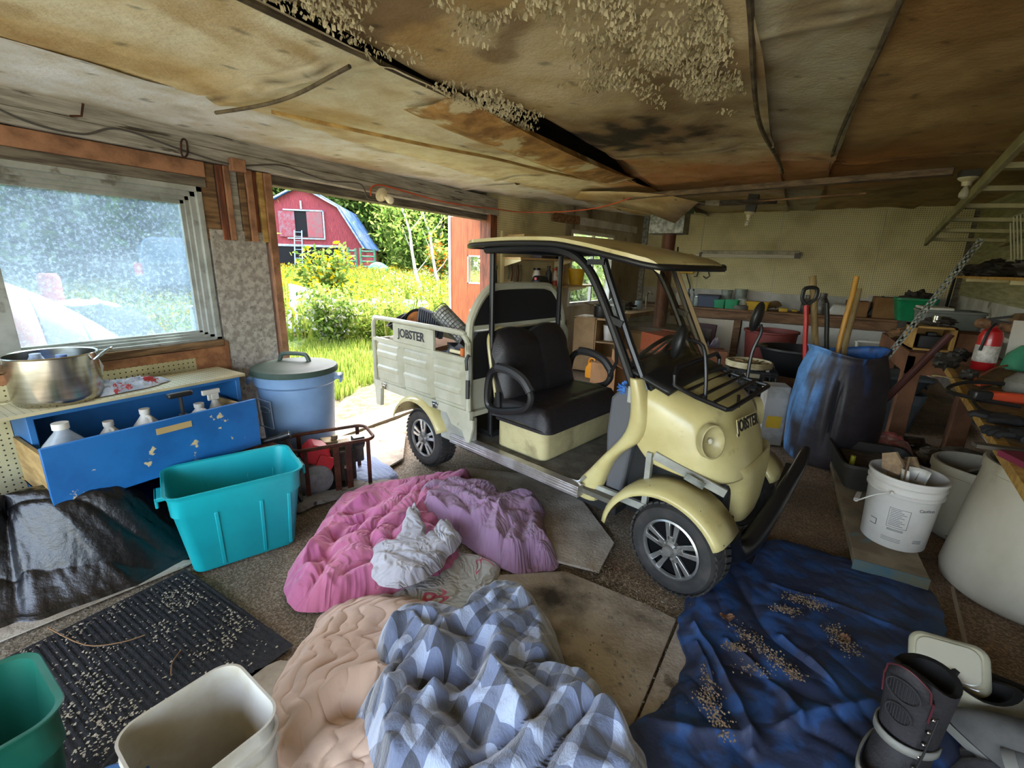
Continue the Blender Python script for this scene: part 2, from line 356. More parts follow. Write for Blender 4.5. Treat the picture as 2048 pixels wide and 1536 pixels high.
ceil_strip(-1.38, -.22, 2, ('d8c8a4', 'c0a067', '876a40'), .006, 1., .7)
ceil_strip(-.24, .12, 3, ('c9c3a8', 'b09f78', '8c754d'), .002, .6, .3)
ceil_strip(.10, 1.25, 4, ('cbab72', '9a7642', '6d5029'), .004, .5, .5)
ceil_strip(1.24, 2.6, 5, ('cbb07c', 'a98a58', '806238'), .0, .3, .3)
S(MB().box(-3.3, 2.7, -2.2, 8.6, 2.45, 2.5).build('ceiling', WOODGD))       # roof deck over the boards
S(MB().box(-3.32, -3.2, -2.2, 8.6, 1.95, 2.5).box(-3.3, 2.7, -2.3, -2.2, 2.0, 2.5).build('eave_light_block', WOODGD))  # eave closure added to block daylight leaking in above the ceiling boards
# battens, the torn edge beam and rotten lumber under the ceiling
def batten(pts, w=.018, name='trim_1', m=None, par=None):
    return S(MB().tube(spline(pts, 8), w / 2, 6).build(name, m or mat('batten', '6d6048', '453a2b', scale=12, rough=.85)))
def cpt(X, Y, d=.03): return (X, Y, float(cz(X, Y)) - d)
batten([cpt(-1.38, y, .022 + .012 * sin(y * 2.3)) for y in np.arange(-.5, 4.4, .35)], .022)
batten([cpt(-.23 + .03 * sin(y * 1.7), y, .03 + .01 * sin(y * 3)) for y in np.arange(-.5, 4.4, .35)], .022, 'trim_2')
batten([cpt(.11 + .02 * sin(y * 1.3), y, .03) for y in np.arange(-.5, 4.4, .35)], .018, 'trim_3')
batten([cpt(-2.40 + t, 1.27 + .05 * sin(t * 4), .05) for t in np.arange(0, 1.05, .12)], .016, 'trim_4')
batten([cpt(-2.25, 1.45, .02), cpt(-2.05, 1.75, .05), cpt(-1.9, 2.15, .06), cpt(-1.8, 2.7, .05), cpt(-1.72, 3.3, .05), cpt(-1.62, 3.9, .04)], .02, 'trim_5', WOODY)
# a buckled strip hanging open along the leak
def hangstrip():
    n = 60; ys = np.linspace(1.7, 4.2, n); P = []
    for i, y in enumerate(ys):
        t = i / (n - 1); s = sin(pi * t) ** .7
        x = -1.36; z = float(cz(x, y))
        P.append([(x + .02, y, z - .012), (x + .04 + .02 * s, y, z - .012 - .05 * s), (x - .10 - .05 * s, y, z - .04 - .055 * s - .01 * sin(9 * t)), (x - .28, y, z - .035 - .02 * s)])
    return S(MB().grid(P).build('trim_6', mat('strip_board', 'c99a58', '8b6230', scale=6, rough=.8, bump=.4, c3='d8cba0', s3=5, lo3=.52, hi3=.6), smooth=60))
hangstrip()
a = G(1250, 391, 2.12); b = G(1912, 328, 2.12)
S(MB().bar((a.x, a.y, 2.10), (b.x, b.y, 2.075), .09, .045).build('trim_7', mat('beam_brown', '7d6850', '57463a', st=(1, 6, 6), scale=5, rough=.85, bump=.4), bev=.004))
def dangling():
    t = T('broken_ceiling_board', 'broken dark ceiling lumber sagging beside the bare spiral bulb', 'board', (-.75, 5.0, 2.05))
    MB().cbox((.2, .25, .0), (.16, .9, .05), (.1, .08, -.5)).build('board', WOODGD, t, bev=.004)
    MB().cbox((.75, .1, .0), (.75, .38, .012), (.12, -.06, .2)).build('panel', WOODX, t)
    MB().tube([(-.55, -.05, 0), (-.2, 0, -.01), (-.05, .0, -.03)], .012, 6).tube([(-.35, -.2, .0), (-.1, -.03, -.03), (.1, .05, -.04)], .01, 6).tube([(-.3, .16, -.03), (-.06, .02, -.03)], .012, 6).build('splinter', WOODGD, t)
dangling()
o = MB().grid([[(-2.0 + .28 * j - .1 * i, 4.6 + .16 * i + .05 * j, 2.14 - .035 * j * i / 3 - .006 * j * j - (.03 if j == 4 else 0)) for j in range(5)] for i in range(4)]).build('hanging_sheet', mat('sheet_edge', 'c8b48c', 'a58a5c', scale=3, rough=.8), smooth=60, solid=.006)
tag(o, 'pale torn ceiling sheet curling down above the golf cart roof', 'sheet')
# paint flakes peeling off the third strip
def flakes():
    rng = np.random.default_rng(4); V = []; F = []; n = 0; k = 0
    while k < 6000:
        x = rng.uniform(-1.36, -.28); y = rng.uniform(.6, 3.3)
        d = .75 * fbm(x * 1.7, y * 1.7, 60, 3) + .45 * fbm(x * 6, y * 3.2, 66, 3) + .2 * (x > -.75) * (y < 1.9) + .25 * (abs(y - 1.6) < .35) - .5 * (y > 2.3)
        if d < .12 + rng.uniform(0, .6): continue
        a = rng.normal(2.6, 1.0); s = rng.uniform(.003, .010); z = float(cz(x, y)) - .004 - .03 * max(0, float(fbm(x * .9, y * .55, 5, 2)))-.012
        c, q = cos(a), sin(a); w_ = s * rng.uniform(.4, 1.1)
        for u, zz in ((0, 0), (s * .8, -.002 - .002 * rng.random()), (s * 1.5, -.004 - .009 * rng.random())):
            V += [(x + c * u - q * w_, y + q * u + c * w_, z + zz), (x + c * u + q * w_ * .25, y + q * u - c * w_ * .25, z + zz - .003)]
        F += [(n, n + 1, n + 3, n + 2), (n + 2, n + 3, n + 5, n + 4)]; n += 6; k += 1
    o = npmesh('paint_flakes', V, F, mat('paint_flake', 'c9bd98', '9a8c6a', scale=8, rough=.7), smooth=False)
    tag(o, 'curled cream paint flakes peeling off the stained ceiling', 'paint flakes', kind='stuff')
flakes()

# left wall with the big window and the doorway
S(MB().box(XL - .12, XL, -2.2, -.3, 0, 2.1).box(XL - .12, XL, -.3, 1.52, 0, .88).build('wall_left', WOODG))
S(MB().box(XL - .005, XL + .012, -.9, .45, 0, .80).box(XL - .005, XL + .012, .45, 1.30, 0, .80).build('wall_left', PEG_L))
S(MB().box(XL - .01, XL + .016, -1, .02, .795, .90).box(XL - .01, XL + .018, 1.30, 1.50, 0, .88).box(XL - .01, XL + .02, -.2, 1.50, .80, .85).build('trim_8', PLYO, bev=.002))
S(MB().box(XL - .10, XL + .03, -.3, 1.47, .855, .895).build('trim_9', WOOD, bev=.003))
S(MB().box(XL - .10, XL + .008, 1.485, 1.83, 0, 1.56).build('wall_left', OSB, bev=.003))
studs = [('wood', 1.47, 1.56, WOOD), ('r', 1.56, 1.60, WOODR), ('w', 1.60, 1.635, WOODO), ('g', 1.635, 1.69, WOODG), ('o', 1.69, 1.73, WOOD), ('o2', 1.73, 1.775, WOODO), ('o3', 1.775, 1.81, WOODR), ('w2', 1.81, 1.85, WOODY)]
for i, (n_, y0, y1, mm) in enumerate(studs): S(MB().box(XL - .09, XL + .004 + .012 * (i % 3), y0 + .002, y1 - .002, 1.5, 1.93).build('trim_10', mm, bev=.003))
S(MB().box(XL - .12, XL + .03, 1.85, 1.90, 0, 1.93).build('trim_11', WOODO, bev=.003))
S(MB().box(XL - .12, XL + .02, -1, 1.50, 1.845, 1.93).build('trim_12', WOODO, bev=.003))
S(MB().box(XL - .12, XL + .012, -1, 1.50, 1.79, 1.845).build('trim_13', WOODGD, bev=.003))
S(MB().box(XL - .12, XL + .05, -2.2, 4.6, 1.935, 2.005).box(XL - .12, XL + .035, -2.2, 4.6, 2.008, 2.12).build('trim_14', WOODG, bev=.004))
S(MB().box(XL - .14, XL - .03, 1.88, 4.6, 1.875, 1.933).build('trim_15', WOODGD, bev=.003))
def window():
    w_ = MB(); y0, y1, z0, z1 = -.25, 1.47, .895, 1.79
    for i, (t, x0, x1) in enumerate(((.0, -.10, .012), (.028, -.09, -.012), (.05, -.08, -.03), (.07, -.075, -.045))):
        a, b, c, d = y0 + t, y1 - t, z0 + t * .6, z1 - t
        q = .03
        w_.box(XL + x0, XL + x1, a, b, d - q, d).box(XL + x0, XL + x1, a, b, c, c + q * .6).box(XL + x0, XL + x1, b - q, b, c, d).box(XL + x0, XL + x1, a, a + q, c, d)
    w_.box(XL - .1, XL + .008, .50, .585, z0, z1)
    f = S(w_.build('window_1', VINYL, bev=.002))
    S(MB().box(XL - .066, XL - .060, .585, y1 - .08, z0 + .03, z1 - .07).box(XL - .066, XL - .060, y0 + .08, .5, z0 + .03, z1 - .07).build('glass', GLD, f))
window()
# far jamb, outward door leaf with its own small pane
S(MB().box(XL - .12, XL + .03, 4.47, 4.60, 0, 1.935).build('trim_16', WOODR, bev=.004))
def doorleaf():
    d = MB(); y = 4.50
    x0, x1 = -3.62, -3.16
    wx0, wx1, wz0, wz1 = -3.37, -3.165, 1.16, 1.49
    d.box(x0, wx0, y, y + .04, -.1, 1.93).box(wx0, x1, y, y + .04, -.1, wz0).box(wx0, x1, y, y + .04, wz1, 1.93)
    o = S(d.build('door_1', mat('door_orange', 'b5602a', '9a4c1e', st=(8, 1, .8), scale=6, rough=.6, bump=.2), bev=.003))
    S(MB().box(wx0, wx0 + .015, y - .006, y + .045, wz0, wz1).box(wx0, wx1, y - .006, y + .045, wz1 - .015, wz1).box(wx0, wx1, y - .006, y + .045, wz0, wz0 + .015).build('window_frame', WHITEP, o))
    S(MB().box(wx0, wx1, y + .018, y + .022, wz0, wz1).build('glass', GLC, o))
    S(MB().box(x0 - .035, x0, y - .01, y + .05, -.1, 1.95).build('door_edge', mat('white_trim', 'eeeef2', rough=.5), o))
doorleaf()
# pegboard wall that runs on to the back corner
A_, B_ = Vector((XL, 4.6, 0)), Vector((-2.42, YB, 0)); WL = (B_ - A_).length; WA = atan2(B_.x - A_.x, B_.y - A_.y)
def wl(name, m, boxes, bev=0.):
    b = MB()
    for x0, x1, y0, y1, z0, z1 in boxes: b.box(x0, x1, y0, y1, z0, z1)
    o = S(b.build(name, m, bev=bev)); o.location = A_; o.rotation_euler = (0, 0, -WA); return o
wl('wall_left_rear', PEG_L, [(-.1, 0, -.13, 1.45, 0, 2.5)])
wl('wall_left_rear', mat('wall_washed', 'b3a892', '94876e', scale=2, rough=.8, st=(1, 1, .5), c3='6d5d44', s3=4), [(-.1, 0, 1.45, 1.63, 0, 2.5), (-.1, 0, 1.63, 2.83, 1.86, 2.5), (-.1, 0, 1.63, 2.83, 0, .85), (-.1, 0, 2.83, WL, 0, 2.5)])
wl('window_2', WHITEP, [(-.06, .015, 1.60, 1.64, .82, 1.90), (-.06, .015, 2.81, 2.86, .82, 1.90), (-.06, .02, 1.60, 2.86, .82, .87), (-.06, .015, 1.60, 2.86, 1.85, 1.90), (-.05, .0, 2.24, 2.27, .85, 1.86)], .003)
wl('window_2', GLC, [(-.04, -.035, 1.63, 2.82, .86, 1.86)])
wl('trim_17', WOODX, [(0, .04, 1.1, 1.75, 1.97, 2.08)], .003)
wl('trim_18', WHITEP, [(0, .03, 1.75, 3.6, 1.97, 2.08)], .003)

# back wall
BK = WY(1454, 580, YB).z
S(MB().box(-2.6, 2.2, YB, YB + .1, 0, 2.5).build('wall_back', WHITEP))
xs = [-2.42, -1.42, -.28, .98, 2.0]
for i in range(4): S(MB().box(xs[i] + .004, xs[i + 1] - .004, YB - .012, YB, BK + (.0, .0, -.02, .02)[i], 2.45).build('wall_back', PEG_B))
S(MB().box(-2.44, -2.34, YB - .06, YB, .8, 2.3).build('trim_19', GALV))
# right wall, set a little askew to the left one
RA, RW = Vector((1.95, YB, 0)), radians(5.2)
RD = Vector((-sin(RW), -cos(RW), 0)); RN = Vector((-cos(RW), sin(RW), 0))     # along the wall towards the camera, and into the room
def rp(s, n, z): return RA + RD * s + RN * n + Vector((0, 0, z))
def rw(name, m, boxes, bev=0., struct=True, par=None):
    b = MB()
    for s0, s1, n0, n1, z0, z1 in boxes:
        b.add([rp(s, n, z) for z in (z0, z1) for n in (n0, n1) for s in (s0, s1)], [(0, 2, 3, 1), (4, 5, 7, 6), (0, 1, 5, 4), (2, 6, 7, 3), (0, 4, 6, 2), (1, 3, 7, 5)])
    o = b.build(name, m, par, bev=bev)
    return S(o) if struct else o
rw('wall_right', WHITEP, [(-.1, 9.6, -.1, 0, 0, 2.5)])
rw('wall_right', mat('siding_green', 'a9a47c', '8d885f', st=(1, 1, 12), scale=3, rough=.7, bump=.6, bscale=4), [(0, 9.5, 0, .012, 1.15, 2.3)])
rw('trim_20', WOODGD, [(.0, .06, 0, .06, 0, 2.3)])
# wires and hooks along the header
def cable(name, label, pts, r, m, cat='cable'):
    return tag(MB().tube(spline(pts, 8), r, 7).build(name, m), label, cat)
bx = XL + .062
cable('electric_cable', 'grey cable sagging along the peeling beam above the big window', [WX(x, y, bx) for x, y in ((-60, 190), (60, 245), (165, 268), (240, 258), (370, 302), (470, 330), (560, 330), (620, 350), (660, 362), (720, 368), (735, 395), (752, 398))], .005, mat('cable_grey', '4f4a44', rough=.6))
cable('extension_cord', 'orange extension cord running from the beam socket across the pegboard top', [WX(742, 392, bx), WX(742, 376, bx), WX(760, 370, bx), WX(800, 380, bx), WX(880, 402, bx), WX(940, 412, bx), WX(990, 418, bx), WY(1040, 424, 4.9), WY(1110, 424, 5.0), WY(1180, 418, 5.), WY(1225, 408, 4.8), WY(1260, 396, 4.7)], .006, mat('cord_orange', 'c0522a', rough=.5))
def hook(name, label, pts): return tag(MB().tube(pts, .005, 7).build(name, RUST), label, 'hook')
hook('metal_hook', 'bent rusty wire loop hook on the beam over the window', spline([WX(x, y, bx + .01) for x, y in ((362, 285), (366, 278), (373, 283), (375, 305), (370, 314), (363, 308), (362, 285))], 5))
hook('metal_hook', 'straight rusty hook on the beam at the window corner', [WX(x, y, bx + .01) for x, y in ((166, 207), (163, 232), (140, 232))])
o = MB().box(0, .05, -.04, .04, -.035, .035).build('wood_block', WOODO, bev=.003); tag(o, 'small wood block nailed to the beam above the post', 'block', loc=(XL + .05, 1.66, 1.935))
# ---------------------------------------------------------------- outdoors (beyond the left wall)
def gz(X, Y):
    d = np.maximum(0, -np.asarray(X) - 3.1); return -.03 - .05 * sstep(0, 1.5, d) + .012 * d + .05 * fbm(X * .25, Y * .25, 40, 2) * sstep(1, 5, d)
def ground():
    xs = np.concatenate([np.arange(-75, -12, 1.0), np.arange(-12, -2.9, .08)]); ys = np.concatenate([np.arange(-25, -2.3, 1.), np.arange(-2, 12, .1), np.arange(12, 90, 1.)])
    X, Y = np.meshgrid(xs, ys, indexing='ij'); Z = gz(X, Y)
    grass, dry, path = L3('5f7530', '75743a', '665a46')
    C = mixn(np.broadcast_to(grass, X.shape + (3,)), dry, sstep(-.1, .5, fbm(X * .4, Y * .4, 2)))
    C = mixn(C, path, sstep(-4.4, -3.9, X + .3 * fbm(X, Y, 6)))
    m = mat('ground_grass', 'ffffff', 'a0a878', vcol=True, scale=14, rough=.95, bump=.8, bscale=40)
    o = npmesh('lawn', np.stack([X, Y, Z], -1).reshape(-1, 3), gridF(len(xs), len(ys)), m, C.reshape(-1, 3)); S(o)
    xs = np.arange(-2.9, 60, 2.); 
    S(MB().box(-60, 60, -60, -2.2, -.2, -.04).box(2.7, 60, -1.2, 60, -.2, -.04).build('ground_yard', mat('yard_gravel', '8f8b78', '7c7c60', scale=2, rough=.95)))
ground()
LEAF = {}
def leafmat(n, c1, c2, tl=.5):
    m = bpy.data.materials.new(n); m.use_nodes = True; N = m.node_tree.nodes; K = m.node_tree.links; N.remove(N['Principled BSDF'])
    a = N.new('ShaderNodeAttribute'); a.attribute_name = 'col'
    d = N.new('ShaderNodeBsdfDiffuse'); t = N.new('ShaderNodeBsdfTranslucent'); x = N.new('ShaderNodeMixShader'); x.inputs[0].default_value = tl
    K.new(a.outputs[0], d.inputs[0]); K.new(a.outputs[0], t.inputs[0]); K.new(d.outputs[0], x.inputs[1]); K.new(t.outputs[0], x.inputs[2]); K.new(x.outputs[0], N['Material Output'].inputs[0]); return m
LM = leafmat('leaf', 0, 0)
def leaves(rng, P, s, cols, flat=0.):
    """one folded diamond leaf at every point P"""
    n = len(P); a = rng.normal(size=(n, 3)); a /= np.linalg.norm(a, axis=1)[:, None]
    b = rng.normal(size=(n, 3)); b -= a * (a * b).sum(1)[:, None]; b /= np.linalg.norm(b, axis=1)[:, None]
    s = (s * rng.uniform(.6, 1.3, n))[:, None]
    V = np.stack([P - a * s, P + b * s * .45, P + a * s, P - b * s * .45], 1).reshape(-1, 3)
    F = np.arange(4 * n).reshape(-1, 4); ci = rng.integers(0, len(cols), n); C = .55 * np.array(cols)[ci] * rng.uniform(.75, 1.2, (n, 1))
    return V, F, np.repeat(C, 4, 0)
BARK = mat('birch_bark', 'c9c3b4', '8d8778', scale=4, st=(1, 1, .3), rough=.8, c3='4a443a', s3=5, lo3=.6, hi3=.63); BARKD = mat('dark_bark', '6d6252', '4a4034', scale=5, rough=.9)
def tree_proto(seed, h, cr, n, cols, trunk=BARK, z0=.3, tr=.1):
    rng = np.random.default_rng(seed); t = T('poplar_tree', '', 'tree')
    b = MB(); pts = [(0, 0, -.2)]; 
    for i in range(1, 7): pts.append((pts[-1][0] + rng.normal(0, .12), pts[-1][1] + rng.normal(0, .12), h * i / 6.3))
    b.tube(spline(pts, 3), [tr * (1 - .8 * i / 18) for i in range(19)], 6)
    for i in range(9):
        z = h * rng.uniform(z0, .9); a = rng.uniform(0, 6.28); L = cr * rng.uniform(.5, .9); k = int(z / h * 6.3); p = Vector(pts[min(k, 6)]); p.z = z
        b.tube([p, p + Vector((cos(a) * L * .6, sin(a) * L * .6, L * .5)), p + Vector((cos(a) * L, sin(a) * L, L * .9))], [tr * .3, tr * .2, tr * .06], 4)
    b.build('trunk', trunk, t)
    C0 = rng.normal(size=(26, 3)) * np.array([cr * .42, cr * .42, h * .25]) + np.array([0, 0, h * (z0 + .36)])
    idx = rng.integers(0, 26, n); P = C0[idx] + rng.normal(size=(n, 3)) * cr * .2
    V, F, C = leaves(rng, P, .17, cols); npmesh('foliage', V, F, LM, C, par=t, smooth=False); return t
greens = [lin(h)[:3] for h in ('8fae4a', 'a9c25c', '6d8f3c', 'bccb6e', '5d7a35')]
greens2 = [lin(h)[:3] for h in ('6f9440', '8aa94e', '587a34', '9fb65a')]
protos = [tree_proto(1, 10.5, 2.2, 6500, greens, z0=.06), tree_proto(2, 9, 2.6, 6500, greens2, z0=.02), tree_proto(3, 12, 2.2, 6000, greens, z0=.12)]
rngt = np.random.default_rng(12)
def dirpt(px, dist):
    d = ray(px, 520); d = d / np.hypot(d[0], d[1]); x, y = d[0] * dist, d[1] * dist; return (float(x), float(y), float(gz(x, y)))
used = [False] * 3; k = 0
for row, (dist, lo, hi, n) in enumerate(((29, 835, 910, 6), (33, 1120, 1300, 5), (38, 805, 915, 9), (50, 500, 910, 14), (56, 520, 910, 14), (23, -60, 430, 12), (27, -70, 440, 12), (32, -80, 440, 12))):
    for i in range(n):
        px = lo + (hi - lo) * (i + rngt.uniform(.1, .9)) / n; p = dirpt(px, dist + rngt.uniform(-2, 2)); j = k % 3; k += 1
        o = protos[j] if not used[j] else copy_tree(protos[j]); used[j] = True
        big = 1.35 if row in (3, 4) else 1.0
        o.scale = (rngt.uniform(.9, 1.15) * big,) * 2 + (rngt.uniform(.85, 1.15) * big,)
        if row < 5: relabel(o, 'slim leafy tree in the sunlit woods behind the red barn', p, rngt.uniform(0, 6.28), 'trees of the woods behind the barn')
        else: relabel(o, 'leafy tree of the dark woods seen through the dirty window', p, rngt.uniform(0, 6.28), 'trees seen through the big window')
# two thin bare trunks standing in the flowers
for (px, top, dist, lab) in ((848, 812, 13, 'thin pale leaning trunk nearer the barn, among yellow flowers'), (888, 852, 14, 'thin pale leaning trunk nearer the orange door, among flowers')):
    p = dirpt(px, dist); q = Vector(dirpt(top, dist)); zt = 4.2; base = Vector(p)
    t = T('birch_sapling', lab, 'tree', base)
    d = q - base; d.z = 2.6
    t1 = [Vector((0, 0, 0)) + d * (i / 6.) * 1.25 + Vector((.06 * sin(i * 2), 0, 0)) for i in range(7)]
    b = MB().tube(t1, [.055, .05, .045, .04, .032, .025, .015], 7)
    for i in (2, 3, 4, 5): b.tube([t1[i], t1[i] + Vector((.25 * (-1) ** i, .1, .3)), t1[i] + Vector((.55 * (-1) ** i, .2, .75))], [.018, .012, .004], 5)
    b.build('trunk', BARK, t)
    rg = np.random.default_rng(5); P = np.array([t1[5]] * 500) + rg.normal(size=(500, 3)) * .5; V, F, C = leaves(rg, P, .07, greens); npmesh('foliage', V, F, LM, C, par=t, smooth=False)

# barn
def barn():
    ctr = Vector(dirpt(612, 41)); ctr.z = .45
    t = T('barn', 'red gambrel barn with open loft door and patched blue roof', 'barn', ctr, rz=atan2(ctr.y, ctr.x) - pi / 2 - radians(16))
    # local: gable faces -y... towards the camera, x to the right
    hw, he, hk, kx, hp = 4.5, 2.2, 4.9, 2.75, 6.3
    prof = [(-hw, 0), (hw, 0), (hw - .05, he), (kx, hk), (0, hp), (-kx, hk), (-hw + .05, he)]
    red = mat('barn_red', 'a04048', '7c2f38', st=(9, 1, .7), scale=3, rough=.85, c3='b86a70', s3=2, lo3=.6, hi3=.75)
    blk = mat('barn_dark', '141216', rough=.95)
    MB().prism(prof, (0, 0, 0), (1, 0, 0), (0, 0, 1), (0, 11, 0)).build('wall', red, t, smooth=0)
    roof = mat('barn_roof', '8492a4', '56677e', st=(1, 2, 1), scale=2.5, rough=.6, c3='2f62a0', s3=1., lo3=.5, hi3=.53)
    b = MB()
    for s in (-1, 1):
        b.bar((s * (hw + .25), -.3, he - .35), (s * (kx + .05), -.3, hk + .05), .01, .01)
        for p, q in (((hw + .2, he - .4), (kx + .05, hk + .08)), ((kx, hk + .06), (0, hp + .14))):
            P = [[(s * p[0], -.35, p[1]), (s * q[0], -.35, q[1])], [(s * p[0], 11.3, p[1]), (s * q[0], 11.3, q[1])]]; b.grid(P)
    b.build('roof', roof, t, smooth=0, solid=.12)
    wt = mat('barn_trim', 'b9c0c8', '8f97a3', rough=.7, scale=4)
    e = MB()
    for s in (-1, 1):
        e.bar((s * (hw + .1), -.32, he - .3), (s * (kx + .02), -.32, hk + .05), .16, .12).bar((s * kx, -.32, hk + .05), (0, -.32, hp + .12), .14, .12)
    e.build('rake_board', wt, t)
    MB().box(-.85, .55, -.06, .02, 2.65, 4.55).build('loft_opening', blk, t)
    MB().box(-1.35, 1.6, -.14, -.06, 4.55, 4.66).box(-1.2, 1.65, -.12, -.05, 2.45, 2.56).box(1.55, 1.66, -.12, -.05, 2.5, 4.6).box(-.06, .06, -.12, -.05, 4.7, 5.3).build('loft_trim', wt, t)
    MB().box(.35, 1.5, -.12, -.05, 2.6, 4.52).build('loft_door', mat('barn_door_red', 'a85058', '8a6468', scale=4, rough=.8), t)
    MB().box(-1.75, -.55, -.12, -.05, 2.6, 4.5).build('loft_door', mat('barn_door_faded', '8d6a74', '9a3f4a', scale=4, rough=.8), t)
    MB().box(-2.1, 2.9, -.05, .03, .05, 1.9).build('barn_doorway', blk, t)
    MB().box(-2.25, 3.05, -.1, -.03, 1.88, 2.05).box(-2.25, -2.08, -.1, -.03, 0, 1.95).box(2.88, 3.05, -.1, -.03, 0, 1.95).build('doorway_trim', wt, t)
    return t
bt = barn()
def ladder():
    M_ = bt.matrix_basis; R = Matrix.Rotation(bt.rotation_euler.z, 4, 'Z'); L = Matrix.Translation(bt.location) @ R
    t = T('ladder', 'light blue ladder leaning up to the barn loft door', 'ladder', L @ Vector((-.35, -.9, 0)), rz=bt.rotation_euler.z)
    al = mat('ladder_blue', '9fb6d2', rough=.5)
    for x in (-.28, .28): MB().bar((x, 0, -.2), (x + .0, .72, 3.1), .08, .05).build('rail', al, t)
    for i in range(10): z = i * .33; MB().bar((-.28, .72 * (z + .2) / 3.3, z), (.28, .72 * (z + .2) / 3.3, z), .05, .04).build('rung', al, t)
ladder()
# green gate panels, kayak and a bright shrub right of the barn
def outsidebits():
    gm = mat('gate_green', '4d8f6a', '3a6b50', rough=.6)
    for (p0, p1, dist, lab) in ((697, 712, 30, 'green metal gate standing nearest the barn corner'), (722, 750, 30, 'wide green metal gate right of the barn corner')):
        a, b_ = Vector(dirpt(p0, dist)), Vector(dirpt(p1, dist)); t = T('metal_gate', lab, 'gate', a); d = b_ - a; b = MB()
        for i in range(6): z = .3 + i * .3; b.tube([(0, 0, z), (d.x, d.y, z)], .05, 6)
        b.tube([(0, 0, 0), (0, 0, 2.0)], .07, 6).tube([(d.x, d.y, 0), (d.x, d.y, 1.95)], .07, 6).build('gate_frame', gm, t)
    a, b_ = Vector(dirpt(735, 24)), Vector(dirpt(778, 24)); d = (b_ - a); b = MB(); pts = [d * (i / 8) for i in range(9)]
    b.tube(pts, [.03, .16, .25, .3, .3, .28, .22, .13, .02], 10)
    tag(b.build('kayak', mat('kayak_green', '5cc09a', rough=.4)), 'mint green kayak lying in the weeds near the barn', 'kayak', loc=a + Vector((0, 0, .95)))
outsidebits()

# meadow of goldenrod, weeds and grass: nobody could count it
def field(name, label, cat, n, region, hgt, cols, tip=None, seed=1, s=.05, dens=None):
    rng = np.random.default_rng(seed); Ps = []; Cs = []; k = 0
    V = []; C = []
    x0, x1, y0, y1 = region
    X = rng.uniform(x0, x1, n); Y = rng.uniform(y0, y1, n); keep = fbm(X * .5, Y * .5, seed + 3) > -.5
    if dens is not None: keep &= dens(X, Y)
    X, Y = X[keep], Y[keep]; n = len(X); H = hgt * rng.uniform(.5, 1.1, n) * (1 + .3 * fbm(X * .4, Y * .4, seed + 9)); Z = gz(X, Y)
    lean = rng.normal(0, .14, (n, 2)); a = rng.uniform(0, 2 * pi, n); wd = s * rng.uniform(.2, .45, n)
    cc = .55 * np.array(cols)[rng.integers(0, len(cols), n)] * rng.uniform(.7, 1.2, (n, 1))
    # stem blade
    dx, dy = np.cos(a) * wd, np.sin(a) * wd
    B = np.stack([np.stack([X - dx, Y - dy, Z], 1), np.stack([X + dx, Y + dy, Z], 1), np.stack([X + lean[:, 0] * H + dx * .3, Y + lean[:, 1] * H + dy * .3, Z + H], 1), np.stack([X + lean[:, 0] * H - dx * .3, Y + lean[:, 1] * H - dy * .3, Z + H], 1)], 1).reshape(-1, 3)
    V.append(B); C.append(np.repeat(cc, 4, 0))
    if tip is not None:
        for q in range(7):
            f = rng.uniform(.25, .95, n); P = np.stack([X + lean[:, 0] * H * f, Y + lean[:, 1] * H * f, Z + H * f], 1) + rng.normal(0, s * .6, (n, 3))
            v, _, c = leaves(rng, P, s * .8, cols); V.append(v); C.append(c)
        sel = rng.random(n) < .5
        for q in range(5):
            P = np.stack([X + lean[:, 0] * H, Y + lean[:, 1] * H, Z + H], 1)[sel] + rng.normal(0, s * .5, (sel.sum(), 3)); v, _, c = leaves(rng, P, s * .45, tip); V.append(v); C.append(c)
    V = np.concatenate(V); C = np.concatenate(C); o = npmesh(name, V, np.arange(len(V)).reshape(-1, 4), LM, C, smooth=False)
    return tag(o, label, cat, kind='stuff')
gr = [lin(h)[:3] for h in ('a3bd4c', 'b9cb5e', '8aa63e', 'c8c96a', '7d9a42')]; yel = [lin(h)[:3] for h in ('f2d01e', 'e8b810', 'f5de58')]
wh = [lin(h)[:3] for h in ('e8e6cf', 'd8dca8', 'f0eccf')]
def vis(X, Y): return (Y > -X * .55)
def wedge(a0, a1, r0, r1):
    def f(X, Y):
        r = np.hypot(X, Y); an = np.degrees(np.arctan2(-X, Y)); return (an > a0) & (an < a1) & (r > r0) & (r < r1)
    return f
field('goldenrod_meadow', 'yellow flowering goldenrod meadow between garage and barn', 'flowers', 30000, (-26, -4.6, 4, 30), .85, gr, yel, 3, .07, wedge(14, 62, 8.5, 30))
field('white_asters', 'pale flowering weeds in the meadow before the woods', 'flowers', 5000, (-14, -4.6, 5, 22), .9, gr, wh, 8, .06, wedge(30, 47, 8, 22))
field('grass', 'short bright grass outside the garage doorway', 'grass', 60000, (-9, -3.75, 1.0, 8.5), .16, gr, None, 5, .02, lambda X, Y: X < -3.95 + .3 * fbm(X, Y, 6))
field('grass', 'sunlit grass and weeds outside the dirty window', 'grass', 22000, (-22, -3.9, -1.5, 14), .45, gr, yel, 15, .06, wedge(60, 95, 5, 24))
